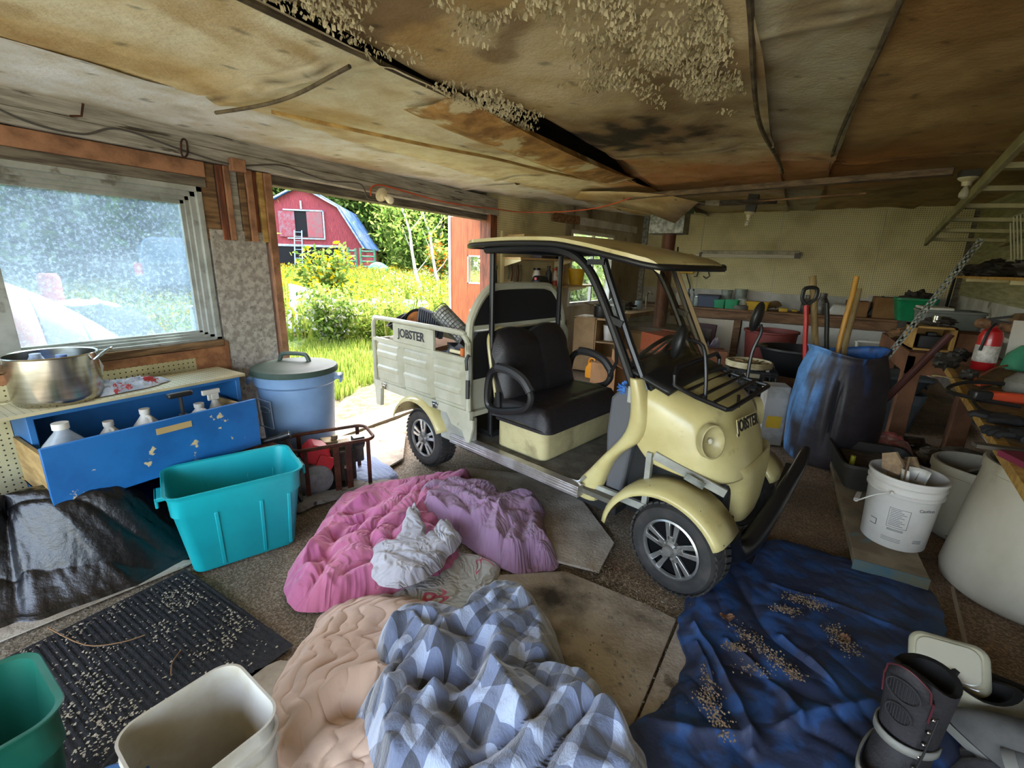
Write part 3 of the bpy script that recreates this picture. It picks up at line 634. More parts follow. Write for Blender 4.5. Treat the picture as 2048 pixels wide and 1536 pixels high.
def bush(name, label, c, r, n, cols, s=.05, stems=8, seed=1):
    rng = np.random.default_rng(seed); t = T(name, label, 'bush', c); b = MB(); P = []
    for i in range(stems):
        a = rng.uniform(0, 6.28); L = r[2] * 2 * rng.uniform(.7, 1.05); e = np.array([cos(a) * r[0] * rng.uniform(.2, 1), sin(a) * r[1] * rng.uniform(.2, 1), L]); b.tube([(0, 0, -.05), tuple(e * np.array([.35, .35, .5])), tuple(e)], [.012, .009, .004], 5)
        u = rng.uniform(.15, 1, n // stems)[:, None]; P.append(e * u * np.array([1, 1, 1]) * (1 - .3 * (1 - u)) + rng.normal(0, r[0] * .16, (n // stems, 3)))
    b.build('stem', BARKD, t); P = np.concatenate(P); P[:, 2] = np.maximum(P[:, 2], .02); V, F, C = leaves(rng, P, s, cols); npmesh('foliage', V, F, LM, C, par=t, smooth=False); return t
p = G(668, 700, 0.); bush('shrub', 'tall leafy shrub right outside the garage doorway', (p.x - .6, p.y + .5, .0), (.55, .5, .42), 3800, greens + wh[:1], .045, 14, 3)
p = G(735, 690, 0.); bush('shrub', 'low weedy shrub outside, left of the cart bed', (p.x - .3, p.y + .4, .0), (.6, .5, .32), 2600, gr, .04, 12, 4)
p = dirpt(648, 11); bush('shrub', 'yellow topped shrub rising in front of the barn doorway', p, (.75, .6, .8), 3600, greens + yel[:1], .07, 14, 5)
p = dirpt(890, 17); bush('shrub', 'small shrub with orange leaves beside the orange door', p, (.9, .7, 1.1), 2200, greens + [lin('e07a30')[:3], lin('f0c040')[:3]], .1, 12, 6)
p = dirpt(1160, 11.5); bush('shrub', 'bright leafy bush outside the rear side window', (p[0], p[1], 0), (1.7, 1.5, 1.3), 5000, [lin(h)[:3] for h in ('c8dc90', 'b4d070', 'dfe8b8')], .1, 16, 9)
# white shell, blue tub, car and box lying in the weeds
def yard():
    t = T('boat_cover', 'white moulded plastic shell tilted up in the grass by the doorway', 'shell', Vector(dirpt(622, 9.2)), rz=radians(35))
    P = []
    for i in range(13):
        u = i / 12; row = []
        for j in range(9):
            v = j / 8; x = -.65 + 1.2 * u; y = .18 * sin(pi * v); z = .02 + .95 * v - .5 * u * v; row.append((x + .1 * v, y + .32 * v, z + .08 * sin(pi * u)))
        P.append(row)
    MB().grid(P).build('shell', mat('shell_white', 'b3b6ba', 'a2a6ae', scale=2, rough=.35), t, solid=.05, smooth=60)
    t = T('plastic_tub', 'bright blue plastic tub lying in the grass outside', 'tub', Vector(dirpt(655, 9.0)) + Vector((0, 0, .2)), rot=(1.2, .2, .4))
    MB().lathe([(0, 0), (.14, 0), (.17, .2), (.18, .21), (.16, .2), (.13, .03), (0, .03)], 24).build('tub', mat('tub_blue', '2a6fc4', rough=.4), t)
    p = Vector(dirpt(808, 9.5)); o = MB().prism(rrect(1.5, .34, .12), (0, 0, 0), (1, 0, 0), (0, 0, 1), (0, .9, 0)).build('utility_trailer', mat('trailer_white', 'a8abae', rough=.4), bev=.03)
    tag(o, 'white boxy trailer body half hidden in the tall weeds', 'trailer', loc=p + Vector((-.6, 0, .45)), rz=.5)
    # seen through the window: an SUV, a covered heap, a curved car body, a post and a bin
    c = Vector(dirpt(362, 15)); t = T('suv', 'dark parked SUV with red tail light seen through the window', 'car', c, rz=atan2(c.y, c.x) - pi / 2 - radians(12))
    dk = mat('car_paint', '39465a', rough=.2, coat=.8)
    prof = [(-1.0, .35), (1.0, .35), (1.02, .95), (.93, 1.12), (.78, 1.72), (.6, 1.8), (-.6, 1.8), (-.78, 1.72), (-.93, 1.12), (-1.02, .95)]
    MB().prism(prof, (0, 0, 0), (1, 0, 0), (0, 0, 1), (0, 4.4, 0)).build('body', dk, t, bev=.06)
    MB().prism([(-.72, 1.14), (.72, 1.14), (.62, 1.66), (-.62, 1.66)], (0, -.03, 0), (1, 0, 0), (0, 0, 1), (0, .04, 0)).box(-1.0, -.9, .4, 3.4, 1.2, 1.6).build('window', mat('car_glass', '506070', rough=.1), t)
    for s in (-1, 1):
        MB().box(s * .93 - .08, s * .93 + .08, -.04, .1, .85, 1.15).build('tail_light', mat('tail_red', 'c03028', rough=.3), t)
        for y in (.8, 3.4): MB().lathe([(0, -.12), (.36, -.12), (.38, 0), (.36, .12), (0, .12)], 20, Matrix.Translation((s * .88, y, .36)) @ Matrix.Rotation(pi / 2, 4, 'Y')).build('wheel', BLACKM, t)
    MB().box(-1.0, 1.0, -.12, .1, .42, .62).build('bumper', BLACK, t, bev=.03); MB().bar((-.65, .2, 1.86), (-.65, 3.2, 1.86), .04, .04).bar((.65, .2, 1.86), (.65, 3.2, 1.86), .04, .04).build('roof_rail', STEEL, t)
    c = Vector(dirpt(160, 7.6)); t = T('covered_heap', 'low dark heap under a white cloth outside the window', 'heap', c)
    xs = np.linspace(-1, 1, 26); X, Y = np.meshgrid(xs, xs, indexing='ij'); Rr = np.hypot(X, Y); Z = .85 * np.clip(1 - Rr ** 3, 0, 1) + .06 * fbm(X * 3, Y * 3, 4)
    npmesh('heap', np.stack([X * 1.0, Y * .9, Z], -1).reshape(-1, 3), gridF(26, 26), mat('heap_dark', '3a3d34', '28301f', scale=5, rough=.9), par=t)
    npmesh('cloth', np.stack([X * .62 - .25, Y * .6, Z * 0 + .9 - .3 * Rr ** 2 + .05 * fbm(X * 4, Y * 4, 9)], -1).reshape(-1, 3), gridF(26, 26), mat('cloth_white', 'e6e2e6', rough=.8), par=t)
    c = Vector(dirpt(88, 9)); tag(MB().lathe([(0, 0), (.1, 0), (.12, .1), (.12, 1.1), (.09, 1.15), (0, 1.15)], 20).build('rusty_tank', mat('tank_rust', 'b05038', '8a4030', rough=.7, scale=5)), 'rusty orange upright tank outside the window', 'tank', loc=c)
    # curved car body close to the pane, barn and grass reflections painted as bands
    t = T('curved_car_body', 'curved car body with painted salmon and olive reflections outside the window', 'car body', (-3.72, -.15, .0), rz=radians(0))
    for (u0, u1, mm) in ((0, .76, mat('reflection_salmon', 'c88a7a', 'b27464', scale=2, rough=.35)), (.76, .86, mat('reflection_grey', 'a9a698', '98958a', scale=3, rough=.3)), (.86, 1., mat('reflection_olive', '9aa466', '878f58', scale=2, rough=.4))):
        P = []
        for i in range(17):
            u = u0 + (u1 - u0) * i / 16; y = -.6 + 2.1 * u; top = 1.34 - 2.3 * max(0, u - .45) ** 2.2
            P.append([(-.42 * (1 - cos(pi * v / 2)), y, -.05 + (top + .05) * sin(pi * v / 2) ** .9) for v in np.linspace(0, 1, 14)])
        MB().grid(P).build('reflection_band', mm, t, smooth=60, solid=.02)
    p = Vector((-3.75, 1.62, 0)); p = WX(394, 640, -3.9)
    tag(MB().box(-.03, .03, -.03, .03, 0, 1.06).cbox((0, 0, 1.07), (.08, .08, .02)).build('fence_post', WHITEPL, bev=.004), 'white square post outside at the window corner', 'post', loc=(p.x, p.y, -.05))
    p = WX(425, 650, -4.05); tag(MB().prism(rrect(.3, .3, .05), (0, 0, 0), (1, 0, 0), (0, 1, 0), (0, 0, .88)).build('grey_bin', mat('bin_grey', '9aa09c', rough=.4), bev=.02), 'pale grey bin outside, behind the white post', 'bin', loc=(p.x, p.y + .04, -.05))
yard()
# ---------------------------------------------------------------- the utility cart
CREAM = mat('cart_cream', 'c9bd86', 'bcae76', scale=5, rough=.32, coat=.25, c3='9c8a5c', s3=6, lo3=.62, hi3=.7)
BEDG = mat('cart_bed_grey', 'b9b7a4', 'aaa892', scale=5, rough=.42, c3='7d7560', s3=8, lo3=.64, hi3=.72)
SEATM = mat('seat_vinyl', '232022', '2c282a', scale=40, rough=.38, bump=.25, bscale=160)
TUBEM = mat('black_tube', '17171a', rough=.33)
RUBBER = mat('tyre_rubber', '2b2a29', '3a3734', scale=14, rough=.8, bump=.3, c3='5a5348', s3=7, lo3=.62, hi3=.75)
ALLOY = mat('alloy', 'c4c4c2', 'aaaaa6', scale=9, rough=.3, metal=.85); DARKRIM = mat('rim_dark', '1d1d1f', rough=.45, metal=.3)
GREYM = mat('cart_frame_grey', 'a5a59c', '8b8b82', scale=6, rough=.45); KICK = mat('kick_grey', '57585c', rough=.55)
SILV = mat('aluminium_sill', 'c9c6c4', 'a7a19c', scale=8, rough=.3, metal=.7)
CY = .47
cart = T('utility_cart', 'cream and black two seat utility cart with JOBSTER cargo bed', 'utility cart', (-.26, 1.80, 0), rz=radians(-12.04))
Rx = lambda a: Matrix.Rotation(a, 4, 'X')
def wheel(x, y, side, steer=0., r=.208):
    """side -1: outer face looks to -y"""
    Tm = Matrix.Translation((x, y, r)) @ Matrix.Rotation(steer, 4, 'Z') @ Matrix.Rotation(pi / 2 if side < 0 else -pi / 2, 4, 'X')   # local +z = outward
    w_ = .15
    # tyre: lathe about z, outward face at z=0
    prof = [(.132, -w_ + .01), (.150, -w_), (.185, -w_ + .004), (.203, -w_ + .03), (r, -w_ + .055), (r, -.055), (.203, -.03), (.188, -.006), (.165, .0), (.148, -.002), (.136, -.012), (.132, -.03)]
    tb = MB().lathe(prof, 56, Tm, cap=False)
    for k in range(40):     # tread blocks
        a = 2 * pi * k / 40
        for s in (-1, 1): tb.cbox(Tm @ Vector((cos(a) * (r - .001), sin(a) * (r - .001), -w_ / 2 + s * .035)), (.006, .018, .045), m=0) if False else tb.box(-.004, .004, -.011, .011, -.026, .026, 0, Tm @ Matrix.Translation((cos(a + s * .04) * r * .995, sin(a + s * .04) * r * .995, -w_ / 2 + s * .036)) @ Matrix.Rotation(a + s * .04, 4, 'Z') @ Matrix.Rotation(.35 * s, 4, 'X'))
    ty = tb.build('tyre', RUBBER, cart)
    rim = MB().lathe([(.132, -.02), (.136, -.008), (.128, -.004), (.124, -.012), (.122, -.022)], 48, Tm, cap=False)
    rim_o = rim.build('rim', ALLOY, ty)
    MB().lathe([(.122, -.03), (.118, -.05), (.118, -.072), (0, -.075)], 32, Tm).build('brake_disc', mat('disc_black', '0c0c0d', rough=.9, spec=.1), ty)
    sp = MB()
    for k in range(5):
        for s in (-1, 1):
            a = 2 * pi * k / 5 + .35; M2 = Tm @ Matrix.Rotation(a, 4, 'Z')
            sp.prism([(.036, s * .004), (.124, s * .011), (.126, s * .036), (.036, s * .020)] if s > 0 else [(.036, s * .020), (.126, s * .036), (.124, s * .011), (.036, s * .004)], M2 @ Vector((0, 0, -.012)), (M2.to_3x3() @ Vector((1, 0, 0))), (M2.to_3x3() @ Vector((0, 1, 0))), (M2.to_3x3() @ Vector((0, 0, -.014))))
        sp.prism([(.030, -.017), (.062, -.019), (.062, .019), (.030, .017)], M2 @ Vector((0, 0, -.012)), (M2.to_3x3() @ Vector((1, 0, 0))), (M2.to_3x3() @ Vector((0, 1, 0))), (M2.to_3x3() @ Vector((0, 0, -.014))))
    sp.build('spokes', ALLOY, ty, bev=.002)
    hb = MB().lathe([(.040, -.03), (.036, -.008), (.026, .0), (.025, .012), (.020, .018), (0, .019)], 20, Tm)
    for k in range(4): a = 2 * pi * k / 4 + .6; hb.lathe([(.007, -.02), (.007, .006), (0, .008)], 8, Tm @ Matrix.Translation((cos(a) * .036, sin(a) * .036, 0)))
    hb.build('hub', mat('hub_grey', '8a8883', rough=.4, metal=.6), ty)
    return ty
wheel(-.03, .03, -1, radians(-7)); wheel(-1.83, .02, -1); wheel(-.03, .93, 1, radians(-7)); wheel(-1.83, .93, 1)
def fender(x, y0, y1, r, a0, a1, z=.208, name='fender', droop=.0):
    P = []; n = 22
    for i in range(n + 1):
        a = radians(a0 + (a1 - a0) * i / n); row = []
        for (yy, dr) in ((y0 - .004, -.022), (y0, -.006), (y0 + .022, .006), ((y0 + y1) / 2, .012), (y1, .008)):
            rr = r + dr; e = .0; row.append((x - rr * cos(a) * 1.0, yy, z + rr * sin(a)))
        P.append(row)
    f = MB().grid(P).build(name, CREAM, cart, smooth=50, solid=.006)
    bl = MB()
    for a in (35, 75, 120, 150):
        for yy in (y0 + .035,): q = radians(a); bl.lathe([(.007, -.002), (.006, .004), (0, .005)], 8, Matrix.Translation((x - (r + .008) * cos(q), yy, z + (r + .008) * sin(q))) @ Matrix.Rotation(q - pi / 2, 4, 'Y'))
    bl.build('bolt', BLACK, f); return f
fender(-.06, -.03, .17, .28, 8, 152); fender(-1.83, -.035, .18, .292, 22, 156, z=.215); fender(-.06, .78, .965, .275, 8, 150); fender(-1.83, .77, .96, .278, 25, 158, z=.22)
# chassis, sill, floor
MB().box(-1.55, -.35, .12, .82, .20, .27).box(-2.3, -1.3, .18, .76, .30, .36).box(-.35, .12, .22, .72, .2, .3).cbox((-.03, .47, .21), (.07, .66, .07)).cbox((-1.83, .47, .21), (.08, .66, .08)).build('chassis', BLACKM, cart, bev=.006)
MB().box(-1.5, -.50, .89, .94, .285, .345).build('side_sill', SILV, cart, bev=.003); sb = MB().box(-1.5, -.50, -.0, .05, .285, .345)
for z in (.30, .315, .33): sb.box(-1.5, -.50, -.004, .0, z, z + .006)
sb.build('side_sill', SILV, cart, bev=.003)
MB().box(-1.5, -.34, .04, .90, .30, .325).build('floor_pan', mat('floor_mat_grey', '6f6a60', '555148', scale=9, rough=.8, bump=.4), cart)
MB().tube([(-1.0, .05, .335), (-.60, .05, .335), (-.53, .05, .345), (-.50, .06, .38)], .008, 6).build('floor_edge_trim', ALLOY, cart)
# seat base, cushion and backrest
MB().prism(rrect(.38, .74, .05), (-1.01, CY + .02, .325), (1, 0, 0), (0, 1, 0), (0, 0, .20)).build('seat_base', mat('cart_cream_dusty', 'c2b78a', 'a99e76', scale=4, rough=.4, c3='8d8160', s3=3, lo3=.55, hi3=.65), cart, bev=.012)
def cushion():
    P = []; nx, ny = 26, 40
    for i in range(nx):
        u = i / (nx - 1); row = []
        for j in range(ny):
            v = j / (ny - 1); x = -1.22 + .44 * u; y = .10 + .78 * v
            e = min(1, (1 - abs(2 * v - 1)) / .09) ** .5 if abs(2 * v - 1) < 1 else 0
            f = min(1, (1 - u) / .16) ** .55 if u < 1 else 0
            z = .515 + .105 * e * f + .012 * sin(pi * u) - .010 * math.exp(-((v - .5) / .012) ** 2) - .006 * math.exp(-((u - .72) / .02) ** 2) - .006 * math.exp(-((v - .12) / .012) ** 2) - .006 * math.exp(-((v - .88) / .012) ** 2)
            row.append((x, y, z))
        P.append(row)
    b = MB().grid(P)
    b.prism(rrect(.44, .78, .06), (-1.0, .49, .50), (1, 0, 0), (0, 1, 0), (0, 0, .016)); b.build('seat_cushion', SEATM, cart, smooth=60)
cushion()
def backrest():
    T_ = []; n = 44; m = 16
    for j in range(n):
        v = j / (n - 1); y = .14 + .70 * v; hump = .045 * (abs(sin(2 * pi * v)) ** .8) * (1 if v < 1 else 1); top = .98 + hump - .10 * max(0, (abs(2 * v - 1) - .82) / .18) ** 2
        row = []
        for i in range(m):
            u = i / (m - 1); z = .60 + (top - .60) * u; lean = -.13 * u; bul = .055 * (sin(pi * min(1, u * 1.02)) ** .35) * (1 - abs(2 * v - 1) ** 8) + .012 * math.exp(-((u - .82) / .12) ** 2) - .010 * math.exp(-((v - .5) / .012) ** 2) - .006 * math.exp(-((u - .68) / .02) ** 2)
            row.append((-1.14 + lean + bul, y, z))
        T_.append(row)
    b = MB().grid(T_); Q = [[(x - .0 - 2 * max(0, x - (-1.14 + -.13 * (i / (m - 1)))) - .03, y, z) for i, (x, y, z) in enumerate(r)] for r in T_]
    b.grid([list(r) for r in Q])
    k = len(T_)
    b.grid([[T_[j][m - 1] for j in range(k)], [Q[j][m - 1] for j in range(k)]]); b.grid([[r for r in T_[0]], [r for r in Q[0]]]); b.grid([[r for r in T_[-1]], [r for r in Q[-1]]])
    o = b.build('backrest', SEATM, cart, smooth=70)
    MB().tube(spline([(-1.22, .135, .62), (-1.27, .13, .85), (-1.30, .15, .985), (-1.31, .25, 1.03)], 5), .010, 6).build('back_shell_edge', CREAM, cart)
backrest()
def armrest(y):
    pts = spline([(-1.24, y, .60), (-1.22, y, .77), (-1.13, y, .82), (-.98, y, .80), (-.90, y, .71), (-.93, y, .63), (-1.05, y, .585), (-1.18, y, .56)], 5, closed=True)
    a = MB().tube(pts, .021, 8, closed=True).build('armrest', BLACK, cart)
    MB().tube(spline([(-1.16, y - .002, .825), (-1.06, y - .002, .822), (-.96, y - .002, .79), (-.90, y - .002, .73)], 5), .028, 8).build('arm_pad', mat('arm_pad', '2e2d2e', rough=.5), a)
armrest(.085); armrest(.90)
MB().tube([(-.86, .87, .94), (-.84, .86, .80), (-.87, .84, .70)], .012, 6).build('seat_belt', BLACKM, cart); MB().tube([(-1.19, .12, .66), (-1.16, .1, .55)], .018, 6).build('seat_belt', BLACKM, cart)
# rear frame: roof posts, roof, front pillars, windshield
for y in (.16, .80):
    MB().tube([(-1.29, y, .36), (-1.29, y, 1.47)], .017, 10).build('roof_post', TUBEM, cart)
for y, n_ in ((.12, 0), (.83, 1)):
    MB().tube(spline([(-.31, y, .86), (-.40, y, 1.04), (-.53, y, 1.28), (-.62, y, 1.40), (-.74, y, 1.465), (-.95, y, 1.485), (-1.3, y, 1.475)], 6), .022, 10).build('front_pillar', TUBEM, cart)
    MB().tube([(-.255, y + .01, .87), (-.36, y + .01, 1.07), (-.50, y + .01, 1.36), (-.54, y + .01, 1.455)], .017, 8).build('windshield_frame', TUBEM, cart)
    MB().cbox((-.43, y, 1.16), (.07, .03, .03), (0, .3, 0)).build('pillar_clamp', BLACK, cart); MB().cbox((-.56, y, 1.42), (.09, .03, .025)).build('pillar_clamp', BLACK, cart)
    MB().box(-.335, -.275, y - .022, y + .022, .80, .88, T=Matrix.Identity(4)).build('pillar_foot', GREYM, cart, bev=.006)
MB().tube([(-.50, .84, 1.40), (-.37, .845, 1.15), (-.26, .85, .93)], .012, 6).build('pillar_edge_light', mat('edge_beige', 'a28c66', rough=.5), cart)  # beige strip painted in for the light along the far pillar edge
ws = MB(); P = []
for i in range(9):
    u = i / 8; P.append([(-.245 - .29 * u + .035 * sin(pi * v), .13 + .70 * v, .885 + .55 * u) for v in np.linspace(0, 1, 10)])
ws.grid(P).build('windshield', GLW, cart, smooth=60)
MB().tube(spline([(-.245, .13, .885), (-.20, .30, .90), (-.19, .48, .905), (-.20, .66, .90), (-.245, .83, .885)], 5), .018, 7).build('windshield_gasket', BLACK, cart)
def roof():
    top, bot = [], []; nx, ny = 34, 15
    for i in range(nx):
        u = i / (nx - 1); x = -1.43 + 1.24 * u; zc = 1.525 + .012 * sin(pi * min(1, u * 1.6)) - .095 * sstep(.5, 1.05, u)
        hw_ = .41 * (1 - .10 * max(0, (u - .8) / .2) ** 2 - .10 * max(0, (.06 - u) / .06)); rt_, rb = [], []
        for j in range(ny):
            v = 2 * j / (ny - 1) - 1; z = zc + .018 * (1 - abs(v) ** 3) - .004 * (abs(v) > .6) * (abs(v) < .8); xx = x - .05 * abs(v) ** 2 * (u > .85) * (u - .85) / .15
            z -= .025 * max(0, (u - .93) / .07) ** 2; rt_.append((xx, CY + hw_ * v, z)); rb.append((xx, CY + hw_ * v * .985, zc - .036 - .0 * v))
        top.append(rt_); bot.append(rb)
    MB().grid(top).grid([[top[i][0], (top[i][0][0], top[i][0][1] + .0, top[i][0][2] - .032)] for i in range(nx)]).grid([[top[i][-1], (top[i][-1][0], top[i][-1][1], top[i][-1][2] - .032)] for i in range(nx)]).grid([top[-1], bot[-1]]).grid([top[0], bot[0]]).build('roof', CREAM, cart, smooth=60)
    per = [Vector(bot[i][0]) for i in range(nx)] + [Vector(bot[-1][j]) for j in range(1, ny)] + [Vector(bot[i][-1]) for i in range(nx - 2, -1, -1)] + [Vector(bot[0][j]) for j in range(ny - 2, 0, -1)]
    MB().grid(bot).tube([p + Vector((0, 0, .006)) for p in per], .015, 7, closed=True).build('roof_liner', BLACK, cart, smooth=60)
    MB().tube([(-1.29, .16, 1.472), (-1.29, .80, 1.472)], .014, 8).tube([(-.53, .13, 1.455), (-.53, .84, 1.455)], .014, 8).build('roof_crossbar', TUBEM, cart)
roof()
# hood, fascia, side scuttle
def hood():
    sec = [(.955, -.30, -.345, .25), (.95, -.30, -.30, .29), (.93, -.30, -.22, .315), (.905, -.30, -.13, .33), (.875, -.3, -.05, .34), (.84, -.3, .015, .345), (.79, -.3, .065, .35), (.72, -.3, .095, .352), (.64, -.28, .12, .352), (.57, -.26, .135, .35), (.51, -.20, .145, .34)]
    P = []; n = 49
    for k, (z, xr, xf, hw_) in enumerate(sec):
        row = []
        for j in range(n):
            th = -pi / 2 + pi * j / (n - 1); c = max(cos(th), 0) ** .62; s = (abs(sin(th)) ** .62) * (1 if th > 0 else -1)
            x = xr + (xf - xr) * c; y = CY - .01 + hw_ * s
            zz = z + .045 * (abs(s) ** 2) * (-1 if k > 1 else -.2) * (1 if k < 8 else .3) + (.04 * (1 - c) if k > 8 else 0)
            if abs(s) < .62 and k in (3, 4, 5, 6): zz -= .004
            # dished headlight recess near each front corner
            d = sqrt(((x - .02) / .11) ** 2 + ((zz - .70) / .075) ** 2)
            row.append((x, y, zz))
        P.append(row)
    MB().grid([[(-.35 + u * (.20 + .035 * sin(pi * v)), .12 + .70 * v, .972 - .012 * u - .035 * abs(2 * v - 1) ** 2.5 - .045 * u * (1 + .3 * abs(2 * v - 1))) for v in np.linspace(0, 1, 22)] for u in np.linspace(0, 1, 8)]).build('cowl', BLACK, cart, smooth=60, solid=.02)
    return MB().grid(P).build('hood', CREAM, cart, smooth=70, solid=.008, sub=1)
hd = hood()
fp = []
for (z, xr, xf, hw_) in ((.56, -.02, .142, .31), (.51, .0, .158, .25), (.42, .02, .160, .19), (.33, .04, .155, .17), (.27, .05, .145, .15), (.25, .06, .12, .12)):
    row = []
    for j in range(25):
        th = -pi / 2 + pi * j / 24; c = max(cos(th), 0) ** .5; s = (abs(sin(th)) ** .5) * (1 if th > 0 else -1); row.append((xr + (xf - xr) * c, CY + .05 + hw_ * s * .95, z))
    fp.append(row)
MB().grid(fp).build('front_fascia', CREAM, cart, smooth=70, solid=.008)
for s, y in ((-1, .15), (1, .77)):
    n_ = Vector((.75, s * .62, .12)).normalized(); c = Vector((.045, y, .705)); q = n_.to_track_quat('Z', 'Y').to_matrix().to_4x4(); M2 = Matrix.Translation(c + n_ * .006) @ q @ Matrix.Diagonal((.85, 1.15, 1, 1))
    h_ = MB().lathe([(.066, -.03), (.064, .004), (.058, .006), (.054, -.004), (.038, -.022), (.012, -.03), (0, -.03)], 28, M2).build('headlight_recess', mat('headlight_bowl', 'b0a578', '9c9166', scale=8, rough=.35), hd, smooth=50)
    MB().ball(c - n_ * .012 + Vector((0, -s * .0, .0)), (.011, .011, .014), 12, 8).build('bulb', mat('bulb_glass', 'b9b4a0', rough=.15), h_)
for yl in (.085, .875):
    s = -1 if yl < .5 else 1
    spine = [((-.325, .93), (-.275, .93)), ((-.315, .86), (-.25, .86)), ((-.305, .78), (-.232, .77)), ((-.31, .70), (-.225, .70)), ((-.335, .63), (-.245, .625)), ((-.40, .55), (-.32, .575)), ((-.465, .46), (-.385, .49)), ((-.515, .39), (-.41, .40)), ((-.555, .345), (-.435, .33)), ((-.575, .30), (-.445, .275)), ((-.575, .255), (-.452, .25))]
    P = [[(a[0], yl + s * (-.045), a[1]), (a[0] + .004, yl + s * (.0), a[1]), (a[0] * .7 + b[0] * .3, yl + s * .014, a[1] * .7 + b[1] * .3), (a[0] * .3 + b[0] * .7, yl + s * .014, a[1] * .3 + b[1] * .7), (b[0] - .004, yl + s * .0, b[1]), (b[0], yl - s * .045, b[1])] for a, b in spine]
    MB().grid(P).build('side_scuttle', CREAM, cart, smooth=60, solid=.005, sub=1)
MB().prism([(-.42, .33), (-.33, .33), (-.30, .60), (-.30, .86), (-.36, .88), (-.43, .80), (-.44, .62)], (0, .12, 0), (1, 0, 0), (0, 0, 1), (0, .70, 0)).build('kick_panel', KICK, cart, bev=.015)
MB().box(-.33, -.05, .16, .78, .34, .60).build('wheel_well', BLACKM, cart, bev=.01)
MB().prism([(-.37, .87), (-.27, .94), (-.27, .89), (-.33, .84)], (0, .12, 0), (1, 0, 0), (0, 0, 1), (0, .72, 0)).cbox((-.34, .62, .95), (.10, .3, .03), (0, .5, 0)).build('dashboard', BLACK, cart, bev=.01)
MB().tube([(-.40, .66, .84), (-.50, .66, .92)], .018, 8).build('steering_column', BLACK, cart)
st = MB(); tl = Matrix.Translation((-.51, .66, .93)) @ Matrix.Rotation(radians(-48), 4, 'Y')
st.tube([tl @ Vector((.15 * cos(a), .15 * sin(a), 0)) for a in np.linspace(0, 2 * pi, 28, endpoint=False)], .012, 7, closed=True)
for a in (.3, 2.4, 4.5): st.bar(tl @ Vector((0, 0, 0)), tl @ Vector((.15 * cos(a), .15 * sin(a), 0)), .025, .012)
st.build('steering_wheel', BLACK, cart)
MB().cbox((-.45, .28, .35), (.12, .16, .05), (0, .2, .3)).build('pedal_cover', mat('pedal_dark', '34373c', rough=.6), cart, bev=.02)
MB().box(-.205, -.18, .085, .11, .30, .60).build('frame_post', GREYM, cart); MB().bar((-.17, .09, .595), (.13, .15, .50), .015, .038).build('frame_angle', GREYM, cart, bev=.002)
MB().bar((-.02, .078, .553), (.06, .088, .528), .004, .032).build('frame_plate', GALV, cart); MB().bar((-.46, .09, .33), (-.16, .09, .33), .02, .035).build('frame_rail', GREYM, cart)
for y in (.24, .72):
    sp = MB(); sp.tube([(.01 + .026 * cos(t) - (.0006 * t), y + .026 * sin(t), .30 + .0046 * t) for t in np.arange(0, 2 * pi * 6, .5)], .006, 6); sp.build('suspension_spring', mat('spring_grey', '9c9c98', rough=.5), cart)
    MB().tube([(.01, y, .22), (-.01, y, .52)], .012, 8).tube([(.0, y - .12, .2), (.04, y + .1, .26)], .014, 8).build('shock_absorber', BLACKM, cart)
MB().box(-.12, .10, .3, .66, .22, .5).build('axle_housing', BLACKM, cart, bev=.02)
# front rack, mirrors, bumper
rk = MB(); z = .86
loop = [(-.15, .17, z + .045), (-.155, .17, z + .09), (-.16, .20, z + .12), (-.17, .70, z + .12), (-.17, .75, z + .09), (-.165, .75, z + .03), (.0, .75, z + .0), (.075, .75, z - .01), (.085, .73, z - .01), (.085, .19, z - .01), (.075, .17, z - .01), (-.05, .17, z + .015)]
rk.tube(loop, .0105, 8, closed=True)
for x in (-.10, -.04, .02): rk.tube([(x, .17, z + .01 - x * .2), (x, .75, z + .01 - x * .2)], .008, 7)
rk.tube([(-.155, .17, z + .05), (-.155, .75, z + .05)], .008, 7).tube([(.05, .4, z), (.05, .42, z - .07)], .008, 6)
rk.build('front_rack', TUBEM, cart)
for y, pts, c in ((.24, [(-.03, .22, .855), (-.045, .23, .97), (-.08, .25, 1.08), (-.15, .26, 1.10)], (-.19, .25, 1.085)), (.75, [(-.02, .75, .87), (-.02, .76, 1.0), (.0, .78, 1.10), (-.01, .79, 1.14)], (-.035, .80, 1.175))):
    m_ = MB().tube(spline(pts, 4), .0085, 7).build('mirror_stem', TUBEM, cart)
    MB().ball((0, 0, 0), (.026, .055, .078), 20, 12).build('mirror_housing', BLACK, m_, smooth=60).matrix_basis = Matrix.Translation(c) @ Matrix.Rotation(radians(30 if y < .5 else 5), 4, 'Z') @ Matrix.Rotation(radians(10), 4, 'Y')
MB().tube(spline([(.13, .20, .30), (.15, .27, .18), (.19, .38, .18), (.225, .52, .27), (.245, .66, .36), (.265, .80, .455), (.27, .90, .53)], 5), [.07, .068, .066, .064, .062, .06, .058, .056, .054, .052, .05, .048, .046, .044, .042, .04, .039, .038, .037, .036, .035, .034, .033, .032, .032, .031, .03, .028, .024, .02, .016], 12).prism([(.36, .10), (.86, .44), (.80, .34), (.50, .13)], (.2, 0, 0), (0, 1, 0), (0, 0, 1), (.03, 0, 0)).build('bumper', mat('bumper_black', '141416', rough=.28, coat=.4), cart, smooth=60)
